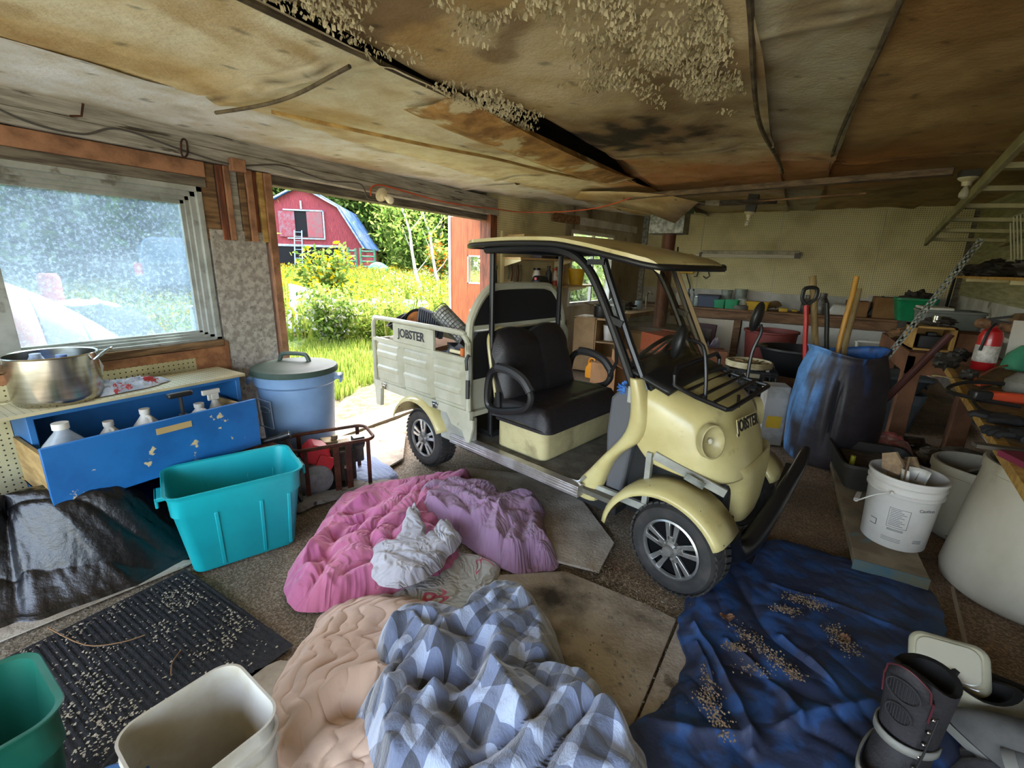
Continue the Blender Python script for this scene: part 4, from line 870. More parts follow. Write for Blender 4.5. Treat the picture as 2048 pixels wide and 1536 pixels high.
# cargo bed
def bed():
    n = 70; mz = 26
    def sidepanel(y, s):
        P = []
        for i in range(n):
            x = -2.33 + 1.01 * i / (n - 1); row = []
            u = (i / (n - 1)) * 3; f = u - int(min(u, 2.999)); inb = .10 < f < .90
            for j in range(mz):
                v = j / (mz - 1); z = .535 + .305 * v; e = .0
                if inb and .08 < v < .93: e = .016 + .010 * (abs(v - .38) < .05) + .010 * (abs(v - .72) < .045)
                if .955 < f or f < .045: e = -.022
                row.append((x, y + s * e, z))
            P.append(row)
        return MB().grid(P).build('side_panel', BEDG, cart, smooth=25, solid=.006)
    for y, s in ((.0, -1), (.94, 1)):
        sidepanel(y, s)
        fr = MB(); pts = spline([(-2.37, y, .50), (-2.37, y, .90), (-2.365, y, .955), (-2.34, y, .99), (-2.28, y, 1.005), (-1.44, y, 1.005), (-1.36, y, .99), (-1.325, y, .955), (-1.315, y, .90), (-1.315, y, .50)], 4)
        fr.tube(pts, .0165, 8).box(-2.37, -1.31, y - .012, y + .012, .838, .862).box(-2.38, -1.29, y - .014, y + .014, .485, .54)
        fr.build('side_frame', BEDG, cart)
    pl = MB().box(-2.10, -1.66, -.008, .006, .862, .99).box(-1.665, -1.64, -.01, .01, .86, .99).build('name_plate', BEDG, cart, bev=.003)
    dk = mat('letter_dark', '26292e', rough=.5); lt = mat('letter_edge', 'd8d6c4', rough=.5)
    text('Jobster'.upper(), 'lettering_edge', .08, lt, cart, (-1.88, -.0095, .928), (pi / 2, 0, 0), .001, bold=.006, sx=.98)
    text('Jobster'.upper(), 'lettering', .08, dk, cart, (-1.88, -.0120, .928), (pi / 2, 0, 0), .001, bold=.0026, sx=.98)
    MB().box(-2.34, -1.3, .0, .94, .50, .53).build('bed_floor', BEDG, cart)
    MB().box(-2.375, -2.355, .02, .92, .50, .85).build('tailgate', BEDG, cart, bev=.004)
    MB().prism([(-.04, .34), (.02, .34), (.04, .50), (-.05, .50)], (-2.33, -.01, 0), (1, 0, 0), (0, 0, 1), (0, .03, 0)).build('bed_bracket', BEDG, cart, bev=.004)
    MB().prism([(-1.52, .49), (-1.27, .49), (-1.27, .44), (-1.30, .34), (-1.33, .33), (-1.37, .40), (-1.47, .42)], (0, -.01, 0), (1, 0, 0), (0, 0, 1), (0, .02, 0)).build('bed_bracket', BEDG, cart, bev=.004)
    MB().box(-1.62, -1.30, .02, .06, .28, .49).build('rear_apron', GREYM, cart, bev=.01)
    for x in (-2.23, -1.62): MB().box(x - .03, x + .03, -.022, .0, .515, .535).box(x - .02, x + .02, -.026, -.01, .49, .52).build('hinge', STEEL, cart, bev=.003)
    MB().box(-1.30, -1.285, -.03, .0, .70, .88).build('latch', GREYM, cart, bev=.004); MB().tube([(-1.292, -.035, .80), (-1.292, -.04, .86), (-1.292, -.02, .89)], .009, 6).tube([(-1.29, -.03, .74), (-1.285, -.035, .63)], .012, 6).build('latch_grip', BLACK, cart)
    # headboard: cream frame with two black panels
    fb = MB(); Y0, Y1 = .03, .92
    outer = spline([(-1.345, Y0, .50), (-1.345, Y0, .98), (-1.345, Y0 + .035, 1.12), (-1.345, Y0 + .13, 1.235), (-1.345, Y0 + .24, 1.265), (-1.345, Y1 - .24, 1.265), (-1.345, Y1 - .13, 1.235), (-1.345, Y1 - .035, 1.12), (-1.345, Y1, .98), (-1.345, Y1, .50)], 5)
    fb.tube(outer, .024, 8).box(-1.36, -1.33, Y0, Y1, 1.02, 1.045).box(-1.36, -1.33, Y0, Y1, .70, .72)
    fb.build('headboard_frame', BEDG, cart)
    MB().prism([(Y0 + .01, 1.045), (Y1 - .01, 1.045), (Y1 - .05, 1.13), (Y1 - .14, 1.225), (Y1 - .25, 1.25), (Y0 + .25, 1.25), (Y0 + .14, 1.225), (Y0 + .05, 1.13)], (-1.365, 0, 0), (0, 1, 0), (0, 0, 1), (.03, 0, 0)).build('headboard_panel', mat('panel_black', '1d1c1e', rough=.6), cart)
    MB().prism([(Y0 + .02, .72), (Y1 - .02, .72), (Y1 - .02, .96), (Y1 - .06, 1.005), (Y0 + .06, 1.005), (Y0 + .02, .96)], (-1.365, 0, 0), (0, 1, 0), (0, 0, 1), (.03, 0, 0)).build('headboard_panel', mat('panel_black', '1d1c1e', rough=.6), cart)
    MB().box(-1.36, -1.335, Y0, Y1, .50, .70).build('headboard_lower', BEDG, cart)
bed()
text('JOBSTER', 'hood_lettering_edge', .070, mat('letter_edge_hood', 'b8ac7c', rough=.5), cart, (.118, .335, .765), (pi / 2, 0, pi / 2), .002, bold=.004, sx=.75).rotation_euler = (radians(76), 0, pi / 2 - .1)
text('JOBSTER', 'hood_lettering', .070, mat('letter_dark_hood', '26221c', rough=.5), cart, (.121, .335, .765), (pi / 2, 0, pi / 2), .002, bold=.0012, sx=.75).rotation_euler = (radians(76), 0, pi / 2 - .1)
# load in the bed: things of their own
CM = Matrix.Translation((-.26, 1.80, 0)) @ Matrix.Rotation(radians(-12.04), 4, 'Z')
def inbed(name, label, cat, x, y, z, rot=(0, 0, 0), group=None): return T(name, label, cat, CM @ Vector((x, y, z)), rot=(rot[0], rot[1], rot[2] - radians(12)), group=group)
def lump(b, c, r, seed, amp=.15, n=22, k=14, f=2.5):
    rs = []
    for i in range(k + 1):
        ph = pi * i / k
        for j in range(n):
            th = 2 * pi * j / n; d = Vector((sin(ph) * cos(th), sin(ph) * sin(th), -cos(ph))); q = 1 + amp * float(fbm(d.x * f + seed, d.y * f + d.z * f * 1.3, seed, 3)); rs.append((c[0] + d.x * r[0] * q, c[1] + d.y * r[1] * q, c[2] + d.z * r[2] * q))
    fs = [(i * n + j, i * n + (j + 1) % n, (i + 1) * n + (j + 1) % n, (i + 1) * n + j) for i in range(k) for j in range(n)]
    return b.add(rs, fs)
BAGM = mat('bag_black', '131318', '1c1c22', scale=3, rough=.25, coat=.3, bump=1.5, bscale=14)
t = inbed('duffel_bag', 'dark bag slumped in the cargo bed behind the headboard', 'bag', -1.58, .22, .53); lump(MB(), (0, 0, .19), (.20, .17, .20), 5, .3).build('bag', mat('bag_dark', '1f1e28', rough=.4, bump=1, bscale=15), t, smooth=60)
t = inbed('wire_mesh_roll', 'rolled grey wire mesh with red print leaning over the bed rail', 'mesh roll', -1.60, .26, .89, (radians(0), radians(-50), radians(20)))
b = MB()
for k in range(15): z = .36 * k / 14 - .05; b.tube([(.062 * cos(a), .062 * sin(a), z) for a in np.linspace(0, 2 * pi, 16, endpoint=False)], .0026, 4, closed=True)
for a in np.linspace(0, 2 * pi, 18, endpoint=False): b.tube([(.062 * cos(a), .062 * sin(a), -.05), (.062 * cos(a), .062 * sin(a), .31)], .0022, 4)
b.build('mesh', GALV, t); MB().lathe([(.055, -.04), (.055, .3)], 20).build('wrap', mat('grey_wrap', '8f8f90', 'c4c2c0', scale=20, rough=.5, c3='a8303a', s3=9, lo3=.62, hi3=.64), t)
t = inbed('spare_light_housing', 'round lamp housing with orange inside on the bed rim', 'lamp', -2.12, .22, .965, (.9, .3, .3)); MB().lathe([(0, 0), (.04, .0), (.08, .035), (.09, .06), (.085, .06), (.07, .035), (.03, .012), (0, .01)], 26).build('shell', BLACK, t); MB().lathe([(0, .02), (.07, .05), (.07, .053), (0, .05)], 24).build('reflector', mat('amber', 'b8723c', '6a3c20', scale=14, rough=.3), t)
t = inbed('black_pot', 'black ribbed pot poking over the far end of the bed', 'pot', -2.28, .17, .94, (.5, -.3, 0)); MB().lathe([(0, -.05), (.06, -.05), (.08, .04), (.09, .05), (.075, .05), (.055, -.04), (0, -.04)], 20).build('pot', BLACKM, t)
t = inbed('radiator_box', 'dark ribbed rectangular box standing up in the bed', 'box', -1.95, .2, .97, (0, .2, .1)); b = MB().cbox((0, 0, .02), (.24, .03, .16))
for i in range(10): b.cbox((-.10 + i * .022, -.02, .02), (.006, .012, .14))
b.build('body', mat('slate_grey', '4b4e58', rough=.5), t)
t = inbed('oil_jug', 'pale and orange container among the load at the bed tail', 'container', -2.22, .12, .53); MB().prism(rrect(.14, .10, .03), (0, 0, 0), (1, 0, 0), (0, 1, 0), (0, 0, .34)).build('jug', mat('jug_cream', 'd0c8b8', 'b89048', scale=9, rough=.5), t, bev=.01); MB().lathe([(.02, .34), (.02, .37), (0, .37)], 12).build('cap', mat('cap_orange', 'd06a28', rough=.5), t)
t = inbed('cardboard_sheet', 'brown cardboard sheet laid in the left end of the bed', 'cardboard', -2.1, .3, .82, (.1, .05, 0)); MB().cbox((0, .0, .0), (.34, .3, .012)).cbox((0, .13, -.12), (.3, .01, .24)).build('sheet', CARDB, t)
t = inbed('tool_handle', 'cream tool handle with orange end on the bed side', 'tool', -1.47, .035, .875, (0, 0, 0)); MB().tube([(-.05, 0, 0), (.05, 0, .0)], .012, 8).build('handle', mat('cream_handle', 'd8cda8', rough=.5), t); MB().tube([(.06, 0, -.02), (.06, 0, .03)], .014, 8).build('grip', mat('cap_orange', 'd06a28', rough=.5), t)
t = T('orange_jug', 'small orange fuel jug on the floor beyond the cart seat', 'jug', G(1186, 757), rz=-.3); MB().prism([(-.10, 0), (.10, 0), (.11, .14), (.05, .20), (-.03, .22), (-.10, .14)], (0, -.06, 0), (1, 0, 0), (0, 0, 1), (0, .12, 0)).build('jug', mat('jug_orange', 'e8951c', rough=.4), t, bev=.02); MB().tube(spline([(-.08, 0, .15), (-.07, 0, .24), (.0, 0, .26), (.03, 0, .19)], 4), .014, 8).build('handle', mat('jug_orange', 'e8951c', rough=.4), t)
t = inbed('blue_rag', 'crumpled blue rag on the floor pan edge by the seat', 'rag', -.37, .14, .83); lump(MB(), (0, 0, .02), (.035, .03, .03), 9, .5).build('rag', mat('rag_blue', '3f72b8', rough=.8), t)
# ---------------------------------------------------------------- left side of the garage
# stainless stock pot, bench with blue drawer, bags, bins
DRW = mat('drawer_blue', '1f6bb0', '1a5c9c', scale=4, rough=.45, c3='cdb98c', s3=7, lo3=.655, hi3=.67)
DRW2 = mat('cabinet_blue', '2a72b4', '235f98', scale=3, rough=.5)
def drawer_bench():
    # a tilted pegboard-topped bench along the wall, one long drawer pulled open
    c = Vector((-3.0, .9, 0)); t = T('drawer_bench', 'blue wooden bench with pegboard top and long drawer pulled open', 'bench', c)
    MB().box(.0, .31, -1.15, .50, .72, .734).build('top', peg('pegboard_top', (0, 1), 'c2b894', dia=.14, dirt='8d7a55'), t)
    MB().box(.0, .28, -.42, .48, .695, .718).box(.0, .02, -.42, .48, .14, .70).box(.0, .28, -.42, -.395, .14, .70).box(.0, .28, .455, .48, .14, .70).box(.0, .28, -.42, .48, .35, .368).box(.0, .28, -.4, .46, .12, .14).build('cabinet_body', DRW2, t, bev=.003)
    for x in (.03, .24):
        for y in (-.38, .44): MB().box(x - .02, x + .02, y - .02, y + .02, 0, .13).build('leg', WOOD, t)
    dr = MB().box(.52, .54, -.45, .42, .365, .637).build('drawer', DRW, t, bev=.002)
    MB().box(.538, .543, -.06, .09, .575, .605).build('finger_pull', mat('bare_wood', 'b79a66', rough=.7), dr)
    MB().box(.10, .52, -.44, -.425, .37, .59).box(.10, .52, .395, .41, .37, .59).box(.05, .52, -.44, .40, .37, .38).box(.505, .52, -.44, .41, .60, .62).build('drawer_box', mat('drawer_wood', 'b0935f', '8f7346', rough=.7, st=(1, .3, 4)), dr)
    MB().box(.06, .50, -.42, .39, .381, .415).build('drawer_clutter', mat('clutter_dark', '3c3630', '6d6558', scale=30, rough=.8), dr)
    return c
bc = drawer_bench()
def jug(name, label, c, h, r, m, cap=None, handle=True, rot=None, sq=None, neck=.3, cat='jug'):
    t = T(name, label, cat, c, rot=rot); MB().lathe([(0, 0), (r * .9, 0), (r, .02), (r, h * .5), (r * .85, h * .65), (r * neck, h * .86), (r * neck, h * .95), (0, h * .95)], 24, sq=sq).build('body', m, t, smooth=50)
    MB().lathe([(r * neck * 1.15, h * .9), (r * neck * 1.15, h), (0, h)], 16).build('cap', cap or m, t)
    if handle: MB().tube(spline([(r * .25, 0, h * .85), (r * .8, 0, h * .84), (r * .98, 0, h * .66), (r * .95, 0, h * .45)], 4), r * .13, 7).build('handle', m, t)
    return t
CLP = mat('clear_plastic', 'bcc6cf', '9aa5b2', scale=5, rough=.2, alpha=.6); MILK = mat('milky_plastic', 'd8d5cd', 'bdb8ac', scale=5, rough=.4)
jug('water_bottle', 'big clear plastic bottle at the left end of the blue drawer', (-2.62, .56, .416), .27, .085, CLP, MILK, False)
jug('white_jug', 'white jug lying low in the blue drawer, left of centre', (-2.66, .73, .416), .22, .06, MILK)
jug('milk_jug', 'empty translucent milk jug in the middle of the blue drawer', (-2.67, .88, .416), .24, .065, MILK)
jug('white_jug', 'white rounded bottle behind the black pump in the blue drawer', (-2.66, 1.12, .416), .21, .07, MILK)
t = T('spray_bottle', 'white trigger spray bottle at the right of the blue drawer', 'bottle', (-2.70, 1.22, .416)); MB().lathe([(0, 0), (.035, 0), (.035, .14), (.014, .2), (0, .2)], 16).build('body', MILK, t); MB().box(-.012, .012, -.02, .02, .2, .235).box(-.01, .01, -.06, .03, .235, .262).box(-.008, .008, -.035, -.02, .2, .24).build('trigger_head', MILK, t, bev=.003)
t = T('hand_pump', 'black plunger pump standing up out of the blue drawer', 'pump', (-2.56, 1.00, .416)); MB().tube([(0, 0, 0), (0, 0, .2)], .02, 10).tube([(0, 0, .2), (0, 0, .30)], .009, 8).build('barrel', BLACK, t); MB().cbox((0, 0, .305), (.035, .11, .025)).build('handle', BLACK, t, bev=.008)
def clothlump(name, label, c, r, m, seed, cat='rag', zr=.05):
    xs = np.linspace(-1, 1, 40); X, Y = np.meshgrid(xs, xs, indexing='ij'); Rr = np.hypot(X, Y); a = np.arctan2(Y, X); k = 1 + .2 * np.sin(3 * a + seed) + .12 * np.sin(5 * a)
    s = np.minimum(1, 1 / np.maximum(np.maximum(abs(X), abs(Y)) / np.maximum(Rr, 1e-6), 1e-6)); XX, YY = X * s * k, Y * s * k
    Z = zr * np.clip(1 - (np.maximum(abs(X), abs(Y))) ** 4, 0, 1) * (.7 + .8 * np.abs(fbm(X * 2.3 + seed, Y * 2.3, seed, 3))) + .003
    o = npmesh(name, np.stack([XX * r[0], YY * r[1], Z], -1).reshape(-1, 3), gridF(40, 40), m, uv=np.stack([X, Y], -1).reshape(-1, 2)); return tag(o, label, cat, loc=c)
clothlump('work_gloves', 'crumpled white, blue and red gloves on the pegboard bench top', (-2.83, .90, .736), (.08, .13), mat('glove_mix', 'c9cdd6', '9aa5ba', scale=18, rough=.8, c3='a83a3a', s3=13, lo3=.58, hi3=.6), 3, 'gloves', .04)
def pot():
    c = Vector((-2.85, .635, .736)); t = T('stock_pot', 'large shiny stainless steel stock pot with two loop handles', 'pot', c); r, h = .158, .215
    st = bpy.data.materials.new('pot_steel'); st = mat('pot_steel', 'c9c5bb', 'aaa596', scale=4, st=(1, 1, 6), rough=.22, metal=1.)
    MB().lathe([(0, 0), (r * .93, 0), (r * .975, .012), (r, .03), (r, h - .004), (r + .006, h), (r + .004, h + .004), (r - .004, h), (r - .006, .03), (0, .012)], 64).build('pot', st, t, smooth=50)
    for a in (1.05, 1.05 + pi):
        M_ = Matrix.Rotation(a, 4, 'Z'); MB().tube([M_ @ Vector(p) for p in spline([(r, -.045, h - .03), (r + .03, -.042, h - .005), (r + .055, -.02, h + .012), (r + .055, .02, h + .012), (r + .03, .042, h - .005), (r, .045, h - .03)], 4)], .006, 8).build('handle', STEEL, t)
    for (x, y, m, lab) in ((-.05, -.04, mat('bottle_blue_white', 'cfd8e4', '8fa2c8', scale=15, rough=.4), 'white bottle standing inside the steel pot, left one'), (.06, .02, mat('bottle_blue', '2c4f9a', '7d90b8', scale=10, rough=.35), 'blue capped bottle standing inside the steel pot, right one')):
        tag(MB().lathe([(0, 0), (.05, 0), (.05, .12), (.03, .17), (.02, .19), (.02, .2), (0, .2)], 18).build('bottle', m), lab, 'bottle', loc=c + Vector((x, y, .015)))
pot()
# plastic drape behind the pot
o = MB().grid([[(-2.93 + .02 * sin(j), .78 + .02 * i + .01 * cos(3 * j), .73 + .07 * j - .01 * i) for j in range(4)] for i in range(3)]).build('plastic_bag', MILK, solid=.002, smooth=60); tag(o, 'scrap of white plastic hanging behind the steel pot', 'plastic')
# trash can
def trashcan():
    c = Vector((-2.72, 1.74, 0)); t = T('trash_can', 'tall pale blue plastic trash can with dark green lid', 'trash can', c, rz=.4)
    blue = mat('can_blue', '7f9fc4', '7292b8', scale=3, rough=.4); r = .245
    MB().lathe([(0, 0), (.195, 0), (.205, .02), (r - .012, .59), (r - .012, .605), (r + .004, .62), (r + .006, .69), (r + .012, .70), (r - .006, .70), (r - .02, .60), (0, .03)], 48).build('body', blue, t)
    MB().lathe([(r + .018, .685), (r + .02, .705), (r + .012, .72), (r - .015, .725), (r - .03, .73), (r - .06, .735), (.1, .752), (0, .755)], 48).build('lid', mat('lid_green', '36463e', '3f4f47', scale=3, rough=.6, spec=.25), t)
    lh = MB().tube(spline([(-.10, 0, .74), (-.085, 0, .785), (-.05, 0, .798), (.05, 0, .798), (.085, 0, .785), (.10, 0, .74)], 4), .014, 8).build('lid_handle', mat('lid_handle', '3f4f47', rough=.5), t); lh.rotation_euler = (0, 0, .1)
    for a in (3.5, .36):
        M_ = Matrix.Rotation(a, 4, 'Z'); b = MB(); b.box(r - .01, r + .045, -.05, .05, .63, .655, T=M_); b.box(r + .03, r + .045, -.05, .05, .605, .655, T=M_); b.build('side_handle', blue, t, bev=.006)
    M_ = Matrix.Rotation(-1.75, 4, 'Z')
    M2 = Matrix.Rotation(-1.95, 4, 'Z'); b = MB()
    for z0, z1, w_ in ((.36, .54, .07),): 
        for s in (-1, 1): b.bar(M2 @ Vector((.222 + .03 * z0, s * w_, z0)), M2 @ Vector((.222 + .03 * z1 + .002, s * w_, z1)), .006, .006)
        for z in (z0, z1): b.bar(M2 @ Vector((.228 + .03 * z, -w_, z)), M2 @ Vector((.228 + .03 * z, w_, z)), .006, .006)
    b.tube([M2 @ Vector((.236, .05 * cos(a), .475 + .018 * sin(a))) for a in np.linspace(0, 2 * pi, 20, endpoint=False)], .003, 5, closed=True); b.build('label_panel', mat('can_blue_light', '9db4d0', rough=.4), t)
trashcan()
t = T('flashlight', 'black cylinder flashlight beside the drawer end and the can', 'flashlight', (-2.44, 1.42, .38), rot=(0, 0, -.5)); MB().tube([(-.02, -.10, -.02), (0, .0, .0)], .017, 12).tube([(0, 0, 0), (.01, .05, .015)], .024, 12).build('body', BLACK, t); MB().tube([(.01, .05, .015), (.011, .054, .016)], .02, 12).build('lens', STEEL, t)
o = MB().box(-.13, .13, -.13, .13, 0, .34).build('wooden_crate', WOODR, bev=.004); tag(o, 'reddish wooden box under the right end of the drawer', 'crate', loc=(-2.52, 1.28, 0))
# turquoise tote
def tote(name, label, c, rz, m, L=.60, W=.40, H=.42, taper=.84, ribs=True, grips=True, group=None, rot=None):
    t = T(name, label, 'tote', c, rz=rz, group=group, rot=rot)
    def ring(w, l, r, z, n=8): return [(x, y, z) for x, y in rrect(w, l, r, n)]
    P = [ring(L * taper, W * taper, .045, 0), ring(L * taper + .006, W * taper + .006, .05, .008)]
    P += [ring(L * (taper + (1 - taper) * .72), W * (taper + (1 - taper) * .72), .05, H * .72), ring(L * (taper + (1 - taper) * .76) + .012, W * (taper + (1 - taper) * .76) + .012, .055, H * .745), ring(L * .985, W * .985, .06, H - .03), ring(L + .012, W + .012, .065, H - .012), ring(L + .022, W + .022, .065, H - .002), ring(L + .018, W + .018, .065, H), ring(L - .008, W - .008, .055, H - .004)]
    P += [ring(L * (taper + (1 - taper) * .72) - .012, W * (taper + (1 - taper) * .72) - .012, .05, H * .72), ring(L * taper - .012, W * taper - .012, .04, .012)]
    P = [r + [r[0]] for r in P]; b = MB().grid(P); k = len(P[0]) - 1
    b.add([p for p in P[0][:-1]], [tuple(range(k))]); b.add([p for p in P[-1][:-1]], [tuple(range(k))]); body = b.build('body', m, t, smooth=40)
    if ribs:
        for s in (-1, 1):
            for x in (-.10, .08, .20):
                y0 = W * taper / 2; y1 = W * (taper + (1 - taper) * .7) / 2; MB().bar((x * .95, s * y0, .012), (x, s * y1, H * .72), .016, .014, up=(0, s, 0)).build('rib', m, t, bev=.003)
    if grips:
        for s in (-1, 1): x0, x1 = sorted((s * (L / 2 - .005), s * (L / 2 + .04))); x2, x3 = sorted((s * (L / 2 + .028), s * (L / 2 + .04))); MB().box(x0, x1, -.06, .06, H - .06, H - .04).box(x2, x3, -.06, .06, H - .09, H - .04).build('handle', m, t, bev=.004)
    return t
TEAL = mat('tote_turquoise', '14a3aa', '1198a0', scale=3, rough=.38, c3='6fc0bd', s3=16, lo3=.7, hi3=.74)
a, b_ = G(392, 1150), G(592, 1085); d = b_ - a; ang = atan2(d.y, d.x); nrm = Vector((-sin(ang), cos(ang), 0))
tc_ = (a + b_) / 2 + nrm * .155 + Vector((0, 0, 0))
tote('storage_tote', 'open turquoise plastic storage tote without lid', tc_, ang, TEAL, L=.54, W=.38, H=.41, taper=.79)
t = T('black_pan', 'black round pan with pale rim inside the turquoise tote', 'pan', tc_ + Vector((.02, .03, .013)), rot=(0, 0, 0)); MB().lathe([(0, 0), (.10, 0), (.115, .20), (.118, .21), (.108, .2), (.10, .14), (0, .14)], 32).build('pan', BLACK, t); MB().tube([(.117 * cos(a), .117 * sin(a), .211) for a in np.linspace(0, 2 * pi, 40, endpoint=False)], .003, 5, closed=True).build('rim', MILK, t)


# generic soft pile on a star shaped outline
def pile(name, label, cat, outline, m, base=.06, edge=.08, f=2.2, amp=.06, seed=1, quilt=None, strokes=(), res=(110, 300), ang=0., thick=.018, warp=.35, px=True, ctr=None, stretch=1.6, uvwarp=.12, z0=.003, dome=0., zs=0., kind=None, old=False):
    O = np.array([tuple(G(x, y, zs))[:2] for x, y in outline]) if px else np.array(outline, float)
    O = np.array([tuple(p)[:2] for p in spline([(x, y, 0) for x, y in O], 8, closed=True)])
    c = O.mean(0) if ctr is None else np.array(tuple(G(*ctr, zs))[:2]) if px else np.array(ctr)
    nr, na = res; tt = np.linspace(0, len(O), na, endpoint=False); i0 = tt.astype(int) % len(O); f_ = (tt % 1)[:, None]; B = O[i0] * (1 - f_) + O[(i0 + 1) % len(O)] * f_
    u = np.linspace(0, 1, nr) ** .8
    B2 = B + .012 * np.stack([pn(B[:, 0] * 14, B[:, 1] * 14, seed), pn(B[:, 0] * 14 + 9, B[:, 1] * 14, seed)], -1)
    XY = c[None, None] + (B2 - c)[None] * u[:, None, None]; X, Y = XY[..., 0], XY[..., 1]
    dist = (1 - u)[:, None] * np.linalg.norm(B - c, axis=1)[None]
    ca, sa = cos(ang), sin(ang); A = (X * ca + Y * sa) / stretch; Bb = -X * sa + Y * ca
    wx = warp * fbm(A * f * .6, Bb * f * .6, seed + 20, 2); wy = warp * fbm(A * f * .6 + 5, Bb * f * .6 + 9, seed + 21, 2)
    e = np.clip(dist / edge, 0, 1)
    if old:
        n1 = np.abs(pn((A + wx) * f, (Bb + wy) * f, seed)); n2 = np.abs(pn((A + wx * 1.3) * f * 2.1 + 3, (Bb + wy * 1.3) * f * 2.1, seed + 1)); n3 = np.abs(pn((A + wx) * f * 4.5, (Bb + wy) * f * 4.5, seed + 2))
        e = np.sqrt(np.maximum(0, 1 - (1 - e) ** 2)); h = base * (1 + dome * sstep(0, .5, dist)) + amp * (n1 ** .75 * 1.5 + n2 ** .8 * .8 + n3 * .28); Ht = thick * np.sqrt(np.clip(dist / thick, 0, 1)) + (h - thick) * e
    else:
        def rid(x, y, fr, s_, w_):
            ph = y * fr + w_ * 2.2 * fbm(x * fr * .28, y * fr * .33, s_, 2) + .35 * pn(x * fr * 1.1, y * fr * 1.1, s_ + 5); r = np.abs(np.cos(pi * ph)) ** .75; return r * np.clip(.55 + .9 * pn(x * fr * .35 + 8, y * fr * .35, s_ + 7), .12, 1)
        n1 = rid(A, Bb, f * 1.9, seed, 1.); n2 = rid(Bb * .8 + A * .4, A * 1.1 - Bb * .3, f * 2.6, seed + 40, 1.2); n3 = np.abs(pn(X * f * 6, Y * f * 6, seed + 2))
        mk = sstep(-.25, .35, fbm(X * f * .5, Y * f * .5, seed + 50, 2))
        fo = n1 * (1 - .6 * mk) + n2 * mk * .9 + .22 * n3 * (amp > .02)
        h = base * sstep(0, edge * 2.2, dist) * (1 + dome * sstep(.1, .5, dist)); Ht = thick * np.sqrt(np.clip(dist / thick, 0, 1)) * .8 + h + amp * fo * sstep(0, edge, dist)
    for s in strokes:
        pts, w_, hh = s; Q = np.array([tuple(G(x, y, zs + base))[:2] for x, y in pts]) if px else np.array(pts); Q = np.array([tuple(p)[:2] for p in spline([(x, y, 0) for x, y in Q], 5)])
        dm = np.full(X.shape, 9.)
        for p, q in zip(Q[:-1], Q[1:]):
            dd = q - p; L2 = max((dd ** 2).sum(), 1e-9); t_ = np.clip(((X - p[0]) * dd[0] + (Y - p[1]) * dd[1]) / L2, 0, 1); dm = np.minimum(dm, np.hypot(X - p[0] - t_ * dd[0], Y - p[1] - t_ * dd[1]))
        if hh > 0: Ht = Ht + hh * np.exp(-(dm / (w_ * .75)) ** 1.4) * np.clip(.75 + .7 * pn(X * 9, Y * 9, seed + 60), .1, 1.3) * np.clip(dist / .03, 0, 1)
        else: Ht = Ht + hh * np.exp(-(dm / w_) ** 2) * np.clip(dist / .03, 0, 1)
    U = X + uvwarp * fbm(A * f * 1.1, Bb * f * 1.1, seed + 30, 3) + uvwarp * .8 * n1; V = Y + uvwarp * fbm(A * f * 1.1 + 4, Bb * f * 1.1 + 7, seed + 31, 3) - uvwarp * .8 * n2
    if quilt:
        k, q = quilt; ca2, sa2 = cos(.5), sin(.5); u2 = U * ca2 + V * sa2; v2 = V * ca2 - U * sa2; a_ = np.abs(np.sin(k * (u2 + .022 * np.sin(v2 * 30) + .012 * np.sin(v2 * 71 + 2)))); Ht = Ht + q * (a_ ** .5 - 1) * np.clip(dist / .02, 0, 1)
    Ht = np.maximum(Ht, .002) + z0 + zs
    # push crests sideways so folds overhang a little
    P = np.stack([X, Y, Ht], -1); F = gridF(nr, na, True)
    o = npmesh(name, P.reshape(-1, 3), F, m, uv=np.stack([U, V], -1).reshape(-1, 2)); return tag(o, label, cat, kind=kind)
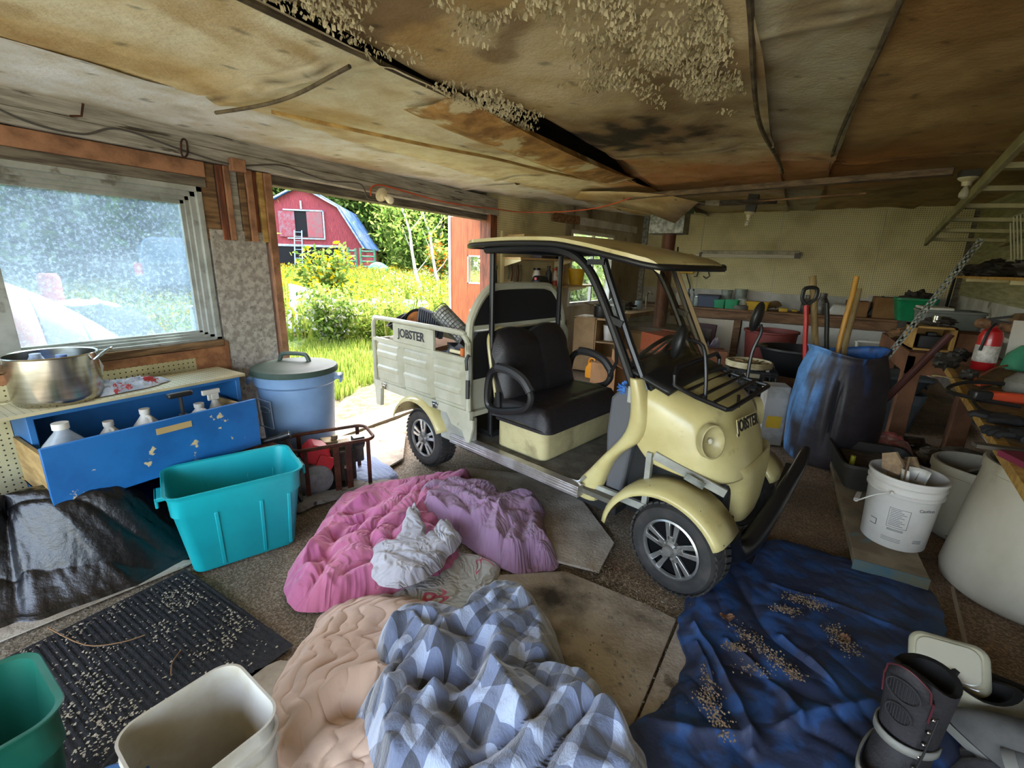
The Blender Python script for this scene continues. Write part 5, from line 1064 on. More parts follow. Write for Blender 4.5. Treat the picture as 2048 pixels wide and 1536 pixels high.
def clothmat(name, cols, mode='plain', sheen=.3, rough=.9, bump=.5, bs=90, k=1., stain=None, q=0):
    m = bpy.data.materials.new(name); m.use_nodes = True; N = m.node_tree.nodes; K = m.node_tree.links; b = N['Principled BSDF']; b.inputs['Roughness'].default_value = rough; b.inputs['Sheen Weight'].default_value = sheen; b.inputs['Specular IOR Level'].default_value = .2
    uv = N.new('ShaderNodeUVMap'); uv.uv_map = 'UVMap'; sx = N.new('ShaderNodeSeparateXYZ'); K.new(uv.outputs[0], sx.inputs[0])
    def mth(op, a, b_=None):
        n = N.new('ShaderNodeMath'); n.operation = op
        for i, q in enumerate((a, b_)):
            if q is None: continue
            if isinstance(q, (int, float)): n.inputs[i].default_value = q
            else: K.new(q, n.inputs[i])
        return n.outputs[0]
    def mix(f, a, c):
        x = N.new('ShaderNodeMix'); x.data_type = 'RGBA'
        if isinstance(f, (int, float)): x.inputs[0].default_value = f
        else: K.new(f, x.inputs[0])
        for i, q in ((6, a), (7, c)):
            if isinstance(q, tuple): x.inputs[i].default_value = q
            else: K.new(q, x.inputs[i])
        return x.outputs[2]
    nz = N.new('ShaderNodeTexNoise'); nz.inputs['Scale'].default_value = 5; nz.inputs['Detail'].default_value = 6; K.new(uv.outputs[0], nz.inputs['Vector'])
    c = lin(cols[0])
    if mode == 'plaid':
        w_ = .05 * k; s1 = mth('GREATER_THAN', mth('FRACT', mth('DIVIDE', sx.outputs[0], 2 * w_)), .5); s2 = mth('GREATER_THAN', mth('FRACT', mth('DIVIDE', sx.outputs[1], 2 * w_)), .5)
        t1 = mth('LESS_THAN', mth('FRACT', mth('DIVIDE', sx.outputs[0], 2 * w_)), .06); 
        sm = mth('MULTIPLY', mth('ADD', s1, s2), .5); c = mix(mth('GREATER_THAN', sm, .25), lin(cols[0]), lin(cols[1])); c = mix(mth('GREATER_THAN', sm, .75), c, lin(cols[2])); r = N.new('ShaderNodeMapRange'); r.inputs[1].default_value = .3; r.inputs[2].default_value = .7; r.inputs[4].default_value = .35; K.new(nz.outputs[0], r.inputs[0]); c = mix(r.outputs[0], c, lin(cols[3]))
    elif mode == 'patch':
        s1 = mth('GREATER_THAN', mth('SINE', mth('ADD', mth('MULTIPLY', sx.outputs[0], 17.), mth('MULTIPLY', mth('SINE', mth('MULTIPLY', sx.outputs[1], 26.)), 1.5))), .82); s2 = mth('GREATER_THAN', mth('SINE', mth('MULTIPLY', sx.outputs[1], 13.)), .0)
        c = mix(mth('MULTIPLY', s1, s2), lin(cols[0]), lin(cols[1]))
    else:
        r = N.new('ShaderNodeMapRange'); r.inputs[1].default_value = .35; r.inputs[2].default_value = .65; K.new(nz.outputs[0], r.inputs[0]); c = mix(r.outputs[0], lin(cols[0]), lin(cols[1]))
    if stain:
        n2 = N.new('ShaderNodeTexNoise'); n2.inputs['Scale'].default_value = 9; n2.inputs['Detail'].default_value = 8; K.new(uv.outputs[0], n2.inputs['Vector']); r = N.new('ShaderNodeMapRange'); r.inputs[1].default_value = stain[1]; r.inputs[2].default_value = stain[1] + .08; r.inputs[4].default_value = .7; K.new(n2.outputs[0], r.inputs[0]); c = mix(r.outputs[0], c, lin(stain[0]))
    if isinstance(c, tuple): b.inputs['Base Color'].default_value = c
    else: K.new(c, b.inputs['Base Color'])
    nb = N.new('ShaderNodeTexNoise'); nb.inputs['Scale'].default_value = bs; nb.inputs['Detail'].default_value = 5; K.new(uv.outputs[0], nb.inputs['Vector']); bp = N.new('ShaderNodeBump'); bp.inputs['Strength'].default_value = bump; bp.inputs['Distance'].default_value = .006; K.new(nb.outputs[0], bp.inputs['Height'])
    if q:
        vo = N.new('ShaderNodeTexVoronoi'); vo.feature = 'SMOOTH_F1'; vo.inputs['Smoothness'].default_value = .35; vo.inputs['Scale'].default_value = q; K.new(uv.outputs[0], vo.inputs['Vector']); b2 = N.new('ShaderNodeBump'); b2.invert = True; b2.inputs['Strength'].default_value = .9; b2.inputs['Distance'].default_value = .35 / q; K.new(vo.outputs['Distance'], b2.inputs['Height']); K.new(bp.outputs[0], b2.inputs['Normal']); bp = b2
    K.new(bp.outputs[0], b.inputs['Normal']); return m

# ribbed doormat with wood crumbs
def doormat():
    a, b_ = G(372, 1140), G(588, 1293); c_, d_ = G(-110, 1330), G(545, 1330)
    p0 = Vector((a.x, a.y, 0)); ed = (Vector((b_.x, b_.y, 0)) - p0); W = ed.length; ed.normalize(); ln = Vector((ed.y, -ed.x, 0)); 
    if ln.dot(Vector((-2.3, .2, 0)) - p0) < 0: ln = -ln
    L = 1.25; n, m_ = 500, 60; U, V = np.meshgrid(np.linspace(0, L, n), np.linspace(0, W, m_), indexing='ij')
    X = p0.x + ln.x * U + ed.x * V; Y = p0.y + ln.y * U + ed.y * V; Z = .006 + .0018 * (np.sin(U * 2 * pi / .020) > 0) * ((V > .02) & (V < W - .02)) + .0 * U
    o = npmesh('floor_mat', np.stack([X, Y, Z], -1).reshape(-1, 3), gridF(n, m_), mat('mat_black', '1d1d22', '2b2a2f', scale=60, rough=.85, bump=.6, bscale=160), smooth=False)
    tag(o, 'black ribbed carpet mat strewn with wood crumbs', 'mat')
    rng = np.random.default_rng(3); V_ = []; F_ = []; k = 0; n_ = 0
    while k < 2600:
        u, v = rng.uniform(0.02, L - .02), rng.uniform(.02, W - .02); q = fbm(u * 5, v * 5, 3, 2)
        if rng.random() > .12 + .9 * sstep(.0, .6, q): continue
        if rng.random() < .4: u = (math.floor(u / .02) + .78) * .02
        x, y = p0.x + ln.x * u + ed.x * v, p0.y + ln.y * u + ed.y * v; a = rng.uniform(0, pi); s = rng.uniform(.0014, .0045); w_ = s * rng.uniform(.4, .9); z = .0115 + rng.uniform(0, .003); c, q2 = cos(a), sin(a); t_ = rng.uniform(-.0015, .0015)
        V_ += [(x + c * s - q2 * w_, y + q2 * s + c * w_, z + t_), (x + c * s + q2 * w_, y + q2 * s - c * w_, z - t_ + .001), (x - c * s + q2 * w_, y - q2 * s - c * w_, z + t_), (x - c * s - q2 * w_, y - q2 * s + c * w_, z - t_)]; F_.append((n_, n_ + 1, n_ + 2, n_ + 3)); n_ += 4; k += 1
    tag(npmesh('wood_crumbs', V_, F_, mat('crumb', 'cfc4ae', 'a89c86', scale=90, rough=.9), smooth=False), 'pale wood crumbs scattered over the black mat', 'crumbs', kind='stuff')
    for i, (pts, lab) in enumerate((([(95, 1255), (170, 1290), (240, 1285), (290, 1270)], 'long dry twig lying across the black mat'), ([(342, 1350), (345, 1325), (362, 1300)], 'short green twig standing on the black mat'))):
        tag(MB().tube(spline([G(x, y, .018) for x, y in pts], 4), .0022, 5).build('twig', mat('twig', '8a6a48' if i == 0 else '6f7048', rough=.9)), lab, 'twig')
doormat()
# quilts and blankets
PINK = clothmat('quilt_pink', ('cf7a9a', 'bd6a96'), bump=.4, bs=60, q=26, stain=('a5525c', .64)); PINK2 = clothmat('quilt_rose', ('dd7d92', 'cf6d86'), bump=.6, bs=60)
pile('pink_quilt', 'magenta pink quilt heaped on the floor beside the turquoise tote', 'quilt', [(572, 1165), (580, 1215), (640, 1226), (740, 1205), (830, 1185), (905, 1155), (925, 1120), (900, 1080), (900, 1010), (945, 955), (900, 962), (830, 975), (760, 985), (700, 1000), (655, 1035), (620, 1090), (585, 1128)], PINK, base=.05, edge=.05, f=2.2, amp=.055, seed=11, ctr=(760, 1100), ang=.9, dome=.5,
     strokes=[([(610, 1135), (640, 1090), (690, 1040), (740, 1015)], .035, .04), ([(615, 1150), (650, 1175), (700, 1200), (740, 1195)], .03, .03), ([(650, 1135), (680, 1080), (740, 1050)], .03, -.03), ([(640, 1120), (665, 1165), (735, 1190), (820, 1175)], .025, .025)])
pile('mauve_quilt', 'dusty mauve quilt heaped nearest the golf cart sill', 'quilt', [(830, 1000), (880, 980), (945, 975), (985, 985), (1015, 1005), (1085, 1015), (1095, 1060), (1100, 1100), (1120, 1125), (1105, 1140), (1040, 1148), (985, 1130), (930, 1090), (870, 1065), (835, 1035)], clothmat('quilt_mauve', ('a07d98', '90708a'), bump=.4, bs=70, q=34), base=.09, edge=.05, f=2.6, amp=.045, seed=21, ctr=(970, 1055), ang=-.5, z0=.0, dome=.4,
     strokes=[([(850, 1010), (900, 1030), (960, 1040), (975, 1020)], .05, .05), ([(1000, 1025), (990, 1070), (1010, 1110)], .03, .03), ([(1060, 1030), (1045, 1080), (1080, 1115)], .03, -.03)])
pile('white_quilt', 'pale grey quilted cover lying on top of the pink quilt', 'quilt', [(742, 1100), (748, 1155), (790, 1170), (830, 1160), (870, 1140), (905, 1100), (922, 1075), (900, 1040), (880, 1060), (860, 1075), (845, 1035), (828, 1012), (808, 1040), (790, 1075), (752, 1085)], clothmat('quilt_white', ('c3c2c8', 'aeadb5'), bump=.4, bs=60, q=26, stain=('8f8678', .66)), base=.02, edge=.03, f=3.4, amp=.035, seed=31, ctr=(820, 1110), zs=.11, z0=-.02)
pile('patterned_quilt', 'white quilt with pink motifs under the pink quilt', 'quilt', [(770, 1215), (850, 1225), (930, 1232), (955, 1222), (1000, 1142), (960, 1115), (900, 1110), (840, 1150)], clothmat('quilt_patch', ('bfc2bd', 'c9607c'), 'patch', bump=.4, bs=60, q=22, stain=('5d5a50', .62)), base=.012, edge=.03, f=5, amp=.008, seed=41, ctr=(900, 1175))
pile('beige_comforter', 'puffy peach beige comforter spread in the foreground', 'comforter', [(560, 1560), (535, 1430), (560, 1355), (625, 1255), (665, 1215), (720, 1195), (810, 1192), (900, 1220), (990, 1225), (1010, 1260), (990, 1330), (960, 1400), (930, 1480), (860, 1600), (760, 1680), (640, 1700)], clothmat('comforter_peach', ('d2b6a4', 'c9ab94'), bump=.3, bs=40, stain=('8f735c', .68), rough=.75), base=.06, edge=.07, f=1.5, amp=.045, seed=53, quilt=(46, .010), res=(220, 620), ctr=(760, 1400), ang=.8, dome=.3,
     strokes=[([(600, 1330), (640, 1270), (720, 1235), (800, 1245)], .05, .03), ([(620, 1420), (700, 1370), (790, 1370)], .05, .05), ([(590, 1470), (650, 1440), (700, 1430)], .05, -.05)])
pile('plaid_blanket', 'blue and grey plaid fleece blanket crumpled in the foreground', 'blanket', [(725, 1540), (720, 1440), (760, 1400), (745, 1340), (790, 1280), (870, 1265), (905, 1270), (950, 1225), (1010, 1205), (1060, 1225), (1110, 1290), (1125, 1370), (1110, 1400), (1180, 1420), (1230, 1455), (1250, 1500), (1290, 1560), (1300, 1680), (1000, 1760), (780, 1680)], clothmat('fleece_plaid', ('a9b6cf', '66718c', '2c2e38', '8f99ae'), 'plaid', sheen=.8, bump=.5, bs=140), base=.09, edge=.05, f=2.7, amp=.055, seed=64, ctr=(960, 1430), ang=1.1, res=(170, 420), stretch=2.0, z0=.06, dome=.35, uvwarp=.04,
     strokes=[([(760, 1350), (790, 1300), (860, 1285), (890, 1310)], .035, .05), ([(920, 1290), (980, 1250), (1010, 1215)], .03, .05), ([(960, 1310), (1020, 1270), (1040, 1235)], .025, .04), ([(830, 1300), (860, 1330), (900, 1380), (870, 1420)], .045, .06), ([(780, 1420), (770, 1500), (790, 1560)], .035, .05), ([(990, 1330), (1060, 1340), (1110, 1350)], .03, .04), ([(980, 1400), (1020, 1460), (1060, 1540)], .045, .05), ([(1120, 1440), (1190, 1460), (1240, 1510)], .035, .05), ([(850, 1400), (930, 1390), (960, 1330)], .04, -.08), ([(900, 1450), (950, 1520)], .04, -.06)])
# grey sheet under the pump and blue cloth beside it
pile('grey_drop_cloth', 'dirty grey cloth spread under the red pump', 'cloth', [(560, 1000), (590, 1028), (640, 1010), (720, 990), (790, 985), (800, 972), (700, 940), (600, 950)], clothmat('cloth_dirty', ('8d8a84', '77716a'), bump=.5, bs=50, stain=('5d5346', .55)), base=.014, edge=.03, f=5, amp=.010, seed=71, ctr=(680, 975))
pile('blue_cloth', 'pale blue cloth on the floor at the sunny doorway', 'cloth', [(690, 968), (740, 975), (796, 958), (760, 925), (735, 915), (700, 930)], clothmat('cloth_paleblue', ('93a3c2', '8392b2'), bump=.5, bs=50), base=.012, edge=.02, f=6, amp=.008, seed=72, ctr=(740, 950), z0=.012)
# plywood / board pieces lying on the floor
def sheet(name, label, pts, z, m, th=.012, cat='board', bev=.002):
    P = [G(x, y, z) for x, y in pts]; b = MB(); n = len(P); b.add([(p.x, p.y, z - th) for p in P] + [(p.x, p.y, z) for p in P], [tuple(range(n - 1, -1, -1)), tuple(range(n, 2 * n))] + [(i, (i + 1) % n, (i + 1) % n + n, i + n) for i in range(n)])
    return tag(b.build(name, m, smooth=0), label, cat)
DUSTB = mat('dusty_board', 'b5a894', '93836e', scale=3.5, rough=.9, bump=.5, bscale=60, c3='3f362c', s3=2.4, lo3=.52, hi3=.66); DUSTB2 = mat('dusty_board_light', 'bdb3a3', 'a09382', scale=6, rough=.9, bump=.6, bscale=70, c3='5d5142', s3=5, lo3=.58, hi3=.66)
sheet('plywood_sheet', 'dusty grey board under the cart between its wheels', [(1198, 1142), (1228, 1085), (1130, 955), (930, 935), (890, 990), (1110, 1120)], .018, DUSTB2)
sheet('plywood_sheet', 'wide stained board between the plaid blanket and the tarp', [(1265, 1452), (1352, 1238), (1300, 1212), (1130, 1142), (1000, 1150), (955, 1225), (1000, 1400), (1100, 1452)], .014, DUSTB)
sheet('plywood_sheet', 'narrow pale board edge beside the blue tarp', [(1272, 1452), (1357, 1245), (1420, 1250), (1400, 1400), (1330, 1470)], .010, DUSTB2)
sheet('plywood_sheet', 'thin grey board in the sunny doorway behind the pump', [(640, 880), (745, 862), (812, 868), (806, 916), (768, 938), (690, 925)], .014, DUSTB2)
sheet('plywood_sheet', 'pale board edge between the black bag and the mat', [(-20, 1290), (370, 1132), (395, 1118), (250, 1130), (-30, 1250)], .008, DUSTB2, .006)
sheet('plywood_sheet', 'pale board corner between the black mat and the comforter', [(500, 1345), (560, 1320), (640, 1330), (620, 1450), (480, 1400)], .006, DUSTB2, .005)
# wall sill slab at the doorway
S(MB().box(-3.25, -2.95, 1.85, 4.6, -.05, .012).build('trim_21', mat('concrete', '857b6b', '6d6455', scale=6, rough=.9, bump=.4)))
# gas powered pump in a pipe frame
def pump():
    a, b_ = G(603, 1008), G(750, 974); d = b_ - a; c = (a + b_) / 2; an = atan2(d.y, d.x); t = T('engine_pump', 'red and grey engine pump inside a brown pipe carry frame', 'pump', c, rz=an); L, W, H = .42, .28, .33
    for z, lx in ((.02, L), (H, L + .05)):
        pts = [Vector((x, y + W / 2, z)) for x, y in rrect(lx, W, .06, 5)]; MB().tube(pts, .011, 8, closed=True).build('pipe_frame', RUST, t)
    for x, y in ((-.17, .005), (.0, .005), (.07, .005), (.19, .005), (-.17, W), (.19, W)): MB().bar((x, y, .02), (x, y, H), .035 if x in (0., .07) else .024, .006, up=(0, 1, 0)).build('frame_strap', RUST, t, bev=.001)
    MB().box(-.2, .2, .03, W - .03, .02, .035).build('base_plate', BLACKM, t)
    MB().prism([(-.07, -.05), (.07, -.05), (.08, .02), (.05, .075), (-.05, .075), (-.08, .02)], (-.10, .06, .245), (.9, 0, -.35), (.35, 0, .9), (0, .14, 0)).build('recoil_cover', mat('pump_red', 'c62d33', rough=.4), t, bev=.012)
    MB().cbox((-.06, .055, .20), (.10, .02, .10), (0, .5, 0)).build('shroud', mat('pump_red', 'c62d33', rough=.4), t, bev=.006)
    MB().lathe([(0, 0), (.09, 0), (.10, .02), (.095, .09), (.05, .12), (0, .12)], 24, Matrix.Translation((-.115, .13, .11)) @ Matrix.Rotation(pi / 2, 4, 'X')).build('volute', mat('cast_grey', '87888a', '6a6a6a', scale=14, rough=.6, bump=.5), t)
    MB().cbox((.06, .17, .14), (.14, .16, .20)).cbox((.15, .17, .2), (.08, .1, .12)).lathe([(0, 0), (.035, 0), (.04, .06), (0, .06)], 14, Matrix.Translation((.16, .17, .26)) @ Matrix.Rotation(pi / 2, 4, 'X')).build('engine_block', mat('engine_dark', '2e2a26', '4a443c', scale=12, rough=.6, bump=.6), t, bev=.01)
    MB().cbox((-.01, .2, .27), (.09, .09, .06), (.1, .1, .2)).cbox((.075, .18, .265), (.08, .07, .035)).lathe([(.02, 0), (.02, .03), (0, .03)], 12, Matrix.Translation((.03, .2, .29))).build('carburetor', mat('brass_grey', '8c7d5e', '5e5340', scale=15, rough=.5, metal=.5), t, bev=.006)
    b = MB().cbox((.16, .14, .285), (.075, .07, .05)); b.build('control_box', BLACK, t, bev=.006)
    MB().tube([(.05, .02, .05), (.05, .02, .17)], .008, 7).tube([(.04, .015, .17), (.07, .015, .17)], .012, 7).build('linkage', STEEL, t)
    MB().lathe([(.03, 0), (.045, .0), (.045, .06), (.03, .06)], 16, Matrix.Translation((-.22, .14, .2)) @ Matrix.Rotation(-pi / 2, 4, 'Y')).build('hose_port', mat('port_grey', '55504a', rough=.6), t)
    MB().cbox((-.21, .09, .27), (.015, .09, .02), (.5, .2, 0)).build('lever', BLACK, t)
    MB().tube([(-.24, -.01, .10), (-.21, -.04, .02), (-.14, -.06, .012)], .012, 7).build('hose', BLACK, t)
pump()
# black refuse bag
def bag(name, label, outline, base, seed, ctr, m=BAGM, zs=0., edge=.22, res=(150, 380), px=True):
    return pile(name, label, 'garbage bag', outline, m, base=base, edge=edge, f=3.4, amp=.035, seed=seed, ctr=ctr, ang=.9, stretch=3.4, warp=.5, res=res, dome=.2, zs=zs, px=px)
bg_ = mat('bag_gloss', '09090c', '0f0f13', scale=3, rough=.33, coat=.15, spec=.5, bump=.5, bscale=14, st=(1, 2.4, 2.4), det=3)
bigbag = bag('garbage_bag', 'large shiny black garbage bag slumped below the blue drawer', [(-2.27, .82), (-2.24, .55), (-2.31, .32), (-2.38, .2), (-2.42, -.1), (-2.5, -.4), (-2.99, -.4), (-2.99, .1), (-2.99, .47), (-2.8, .7), (-2.6, .92), (-2.4, .95)], .33, 81, (-2.62, .35), m=bg_, px=False, edge=.14)
o = pile('garbage_bag', 'black bag at the left picture edge beside the pegboard', 'garbage bag', [(-3.02, -.05), (-2.75, -.1), (-2.65, .05), (-2.7, .2), (-2.85, .28), (-3.0, .2)], bg_, base=.6, edge=.2, f=3, amp=.05, seed=83, px=False, res=(60, 120))
# green tote, square white bucket, dark bag and blue tray in the near left corner
GRT = mat('tote_green', '17614f', '145545', scale=3, rough=.4)
def corner():
    t = tote('storage_tote', 'dark green open storage tote at the lower left corner', (-1.415, -.06, 0), radians(88), GRT, L=.46, W=.29, H=.40, taper=.84, ribs=False, grips=False)
    # white square bucket with rounded corners
    c = Vector((-.99, .315, 0)); t = T('square_bucket', 'square dirty white bucket with wire handle in the left foreground', 'bucket', (c.x, c.y, 0), rz=radians(-4)); Wb = mat('bucket_dirty', 'c9c6bb', 'b5ac97', scale=5, rough=.45, c3='8a6a44', s3=7, lo3=.66, hi3=.72)
    L, W, H = .25, .25, .38
    def ring(w, l, r, z): q = [(x, y, z) for x, y in rrect(w, l, r, 7)]; return q + [q[0]]
    P = [ring(L * .88, W * .88, .04, 0), ring(L * .955, W * .955, .045, H * .74), ring(L * .955 + .012, W * .955 + .012, .05, H * .745), ring(L * .96 + .012, W * .96 + .012, .05, H * .765), ring(L * .96, W * .96, .05, H * .77), ring(L * .97, W * .97, .05, H * .86), ring(L * .97 + .012, W * .97 + .012, .05, H * .865), ring(L * .98 + .012, W * .98 + .012, .05, H * .885), ring(L * .98, W * .98, .05, H * .89), ring(L, W, .055, H * .98), ring(L + .008, W + .008, .055, H), ring(L - .004, W - .004, .05, H), ring(L * .96 - .006, W * .96 - .006, .045, H * .8), ring(L * .88 - .006, W * .88 - .006, .038, .008)]
    b = MB().grid(P); k = len(P[0]) - 1; b.add(P[0][:-1], [tuple(range(k))]); b.add(P[-1][:-1], [tuple(range(k))]); b.build('body', Wb, t, smooth=40)
    MB().tube(spline([(.165, -.02, H * .83), (.19, -.06, H * .70), (.17, -.15, H * .66), (.0, -.20, H * .68), (-.15, -.16, H * .72), (-.19, -.04, H * .8)], 6), .003, 6).build('wire_handle', BLACKW, t); MB().tube([(.17, -.02, H * .83), (.195, -.02, H * .83)], .012, 8).build('handle_lug', Wb, t)
corner()
pile('garbage_bag', 'dark plastic bag between green tote and white bucket', 'garbage bag', [(-1.25, -.2), (-1.25, .0), (-1.22, .14), (-1.15, .16), (-1.13, .0), (-1.13, -.2)], bg_, base=.27, edge=.05, f=5, amp=.03, seed=85, px=False, res=(60, 150))
o = MB().prism(rrect(.10, .05, .015), (0, 0, 0), (1, 0, 0), (0, 1, 0), (0, 0, .25)).build('blue_container', mat('container_blue', '3f6ea8', rough=.4), bev=.006); tag(o, 'blue plastic container corner behind the white bucket', 'container', loc=(-1.145, .21, 0), rz=.9)
# ---------------------------------------------------------------- back of the garage
CB, CF, CZ = 8.46, 7.95, .80          # counter back, front, height
def counter():
    t = T('work_counter', 'long brown plank counter with white front panels along the rear wall', 'counter', (-.6, CF, 0))
    MB().box(-1.78, 1.9, 0, CB - CF, CZ - .03, CZ).build('worktop', WOODX, t, bev=.003)
    MB().box(-1.78, 1.9, -.012, .02, CZ - .16, CZ - .032).build('apron', WOODX, t, bev=.003)
    MB().box(-1.45, -.10, -.02, -.013, .05, CZ - .17).build('front_panel', mat('panel_warm', 'dccdb6', 'd2bd9c', scale=1, rough=.5), t); MB().box(.02, 1.9, .0, .01, .05, CZ - .17).build('front_panel', WPANEL, t)
    for x in (-1.7, -.05, 1.85): MB().box(x - .05, x + .05, -.02, .05, 0, CZ - .16).build('leg', WOODX, t, bev=.003)
counter()
def onc(x, Y=8.18): p = WY(x, 612, Y); return Vector((p.x, Y, CZ + .001))
def sz(px, Y=8.18): return px * 8.0 / FOC * (Y / 8.18)       # pixels to metres back there
def canlike(name, label, cat, x, wpx, hpx, m, Y=8.18, lidm=None, neck=None):
    t = T(name, label, cat, onc(x, Y)); r = sz(wpx, Y) / 2; h = sz(hpx, Y)
    pr = [(0, 0), (r * .96, 0), (r, .01), (r, h * (.6 if neck else .97))] + ([(r * neck, h * .8), (r * neck, h)] if neck else [(r, h)]) + [(0, h)]
    MB().lathe(pr, 20).build('body', m, t)
    if lidm: MB().lathe([(r * (neck or 1) * 1.08, h * .93), (r * (neck or 1) * 1.08, h * 1.03), (0, h * 1.03)], 18).build('lid', lidm, t)
    return t
JAR = mat('jar_glass', 'aeb6ae', '8a9188', scale=12, rough=.15, alpha=.75); DKB = mat('dark_bottle', '3a3f44', '23272c', scale=9, rough=.35)
canlike('white_can', 'white cylindrical can at the left end of the rear counter', 'can', 1359, 17, 22, WHITEPL, lidm=WHITEPL)
canlike('spray_bottle', 'dark slim bottle with black nozzle beside the white can', 'bottle', 1374, 7, 30, DKB, neck=.4, lidm=BLACK)
canlike('spray_bottle', 'grey slim bottle just left of the glass jar on the counter', 'bottle', 1383, 8, 30, mat('grey_bottle', '75797a', '9a9d9a', scale=20, rough=.4), neck=.4, lidm=BLACK)
canlike('glass_jar', 'small glass jar left of the slate blue bin', 'jar', 1392, 11, 18, JAR, lidm=STEEL)
def bin_(name, label, x, wpx, hpx, m, Y=8.18, dpx=16, lid=None):
    t = T(name, label, 'bin', onc(x, Y)); w_, h, d = sz(wpx, Y), sz(hpx, Y), sz(dpx, Y); b = MB()
    P = [[(px * k, py * k, z) for px, py in rrect(w_, d, .02, 3) + [rrect(w_, d, .02, 3)[0]]] for k, z in ((.84, 0), (.96, h * .9), (1.04, h * .92), (1.04, h), (.95, h), (.82, .02))]; b.grid(P); n = len(P[0]) - 1; b.add(P[0][:-1], [tuple(range(n))]); b.add(P[-1][:-1], [tuple(range(n))]); b.build('body', m, t)
    if lid: MB().prism([(px * 1.05, py * 1.05) for px, py in rrect(w_, d, .02, 3)], (0, 0, h), (1, 0, 0), (0, 1, 0), (0, 0, .02)).build('lid', lid, t, bev=.006)
    return t
SLB = mat('bin_slate', '464f66', rough=.5); GRB = mat('bin_green', '1f9a66', '1a8a5a', rough=.45); YEB = mat('box_yellow', 'd8ac1e', 'c49a18', rough=.5)
bin_('storage_bin', 'slate blue lidded bin on the rear counter', 1416, 38, 20, SLB, lid=mat('lid_dark', '2b2e38', rough=.5))
bin_('green_bin', 'left one of the two small green bins on the rear counter', 1439, 20, 15, GRB, Y=8.08); bin_('green_bin', 'right one of the two small green bins on the rear counter', 1463, 24, 16, GRB, Y=8.08)
canlike('glass_jar', 'big clear glass jar behind the left green bin', 'jar', 1450, 18, 30, JAR, Y=8.34, lidm=JAR); canlike('glass_jar', 'big clear glass jar behind the right green bin', 'jar', 1478, 20, 32, JAR, Y=8.36, lidm=JAR)
canlike('tape_roll', 'white roll standing on a grey pad right of the green bins', 'roll', 1484, 15, 17, WHITEPL, Y=8.2); canlike('sanding_pad', 'flat round grey pad under the white roll', 'pad', 1483, 25, 7, mat('pad_grey', '6d675c', rough=.9), Y=8.06)
bin_('yellow_box', 'yellow plastic tool box on the rear counter', 1515, 36, 13, YEB, Y=8.08, lid=YEB)
t = T('boot', 'tan crumpled leather boot behind the yellow box', 'boot', onc(1540, 8.3)); MB().tube(spline([(-.12, 0, .04), (0, 0, .08), (.08, 0, .1), (.12, 0, .05)], 4), .05, 8).build('boot', mat('tan_leather', '8a7048', '6d5636', scale=9, rough=.8), t)
for x, lab in ((1568, 'yellow tape measure case lying on the rear counter'), (1591, 'small flat yellow gadget right of the tape case')): tag(MB().cbox((0, 0, .03), (.12 if x < 1580 else .08, .08, .055 if x < 1580 else .03)).build('tape_measure', YEB, bev=.01), lab, 'tape', loc=onc(x, 8.08))
canlike('kerosene_lantern', 'small grey lantern behind the left tool handles', 'lantern', 1614, 18, 30, mat('lantern_grey', '77706a', '4c4844', scale=15, rough=.4, metal=.4), neck=.5); canlike('kerosene_lantern', 'small grey lantern right of the wooden handles', 'lantern', 1643, 18, 34, mat('lantern_grey', '77706a'), neck=.6)
t = T('white_tray', 'white moulded plastic tray tipped on the rear counter', 'tray', onc(1677, 8.1), rot=(.15, 0, 0)); MB().prism([(-.16, 0), (.13, 0), (.12, .14), (-.06, .15), (-.1, .06)], (0, 0, 0), (1, 0, 0), (0, 0, 1), (0, .14, 0)).build('tray', WHITEPL, t, bev=.02)
for x0, x1, h, lab in ((1694, 1738, 24, 'small brown cardboard box behind the yellow handle'), (1748, 1799, 32, 'larger brown cardboard box at the right of the rear counter')):
    a = onc(x0, 8.1); b_ = onc(x1, 8.1); w_ = b_.x - a.x; t = T('cardboard_box', lab, 'box', a); MB().box(0, w_, 0, .3, 0, sz(h)).build('box', CARDB, t, bev=.002); MB().box(.0, w_, -.06, 0, sz(h) - .005, sz(h)).build('flap', CARDB, t).rotation_euler = (0, 0, 0)
tag(MB().prism([(0, 0), (.05, .02), (.16, .30), (.12, .28)], (0, 0, 0), (1, 0, 0), (0, 0, 1), (0, .12, 0)).build('black_case', BLACK, bev=.004), 'thin black slanted case between the two cardboard boxes', 'case', loc=onc(1736, 8.2))
t = T('green_basket', 'bright green basket full of odds and ends at the counter end', 'basket', onc(1828, 8.0)); P = [[(px * k, py * k, z) for px, py in rrect(.42, .3, .05, 4) + [rrect(.42, .3, .05, 4)[0]]] for k, z in ((.75, 0), (1, .26), (1.06, .27), (1.06, .30), (.98, .30))]; MB().grid(P).build('basket', GRB, t); lump(MB(), (0, 0, .26), (.17, .12, .12), 4, .5).build('contents', mat('junk_dark', '4a4038', '2e2824', scale=20, rough=.8), t)
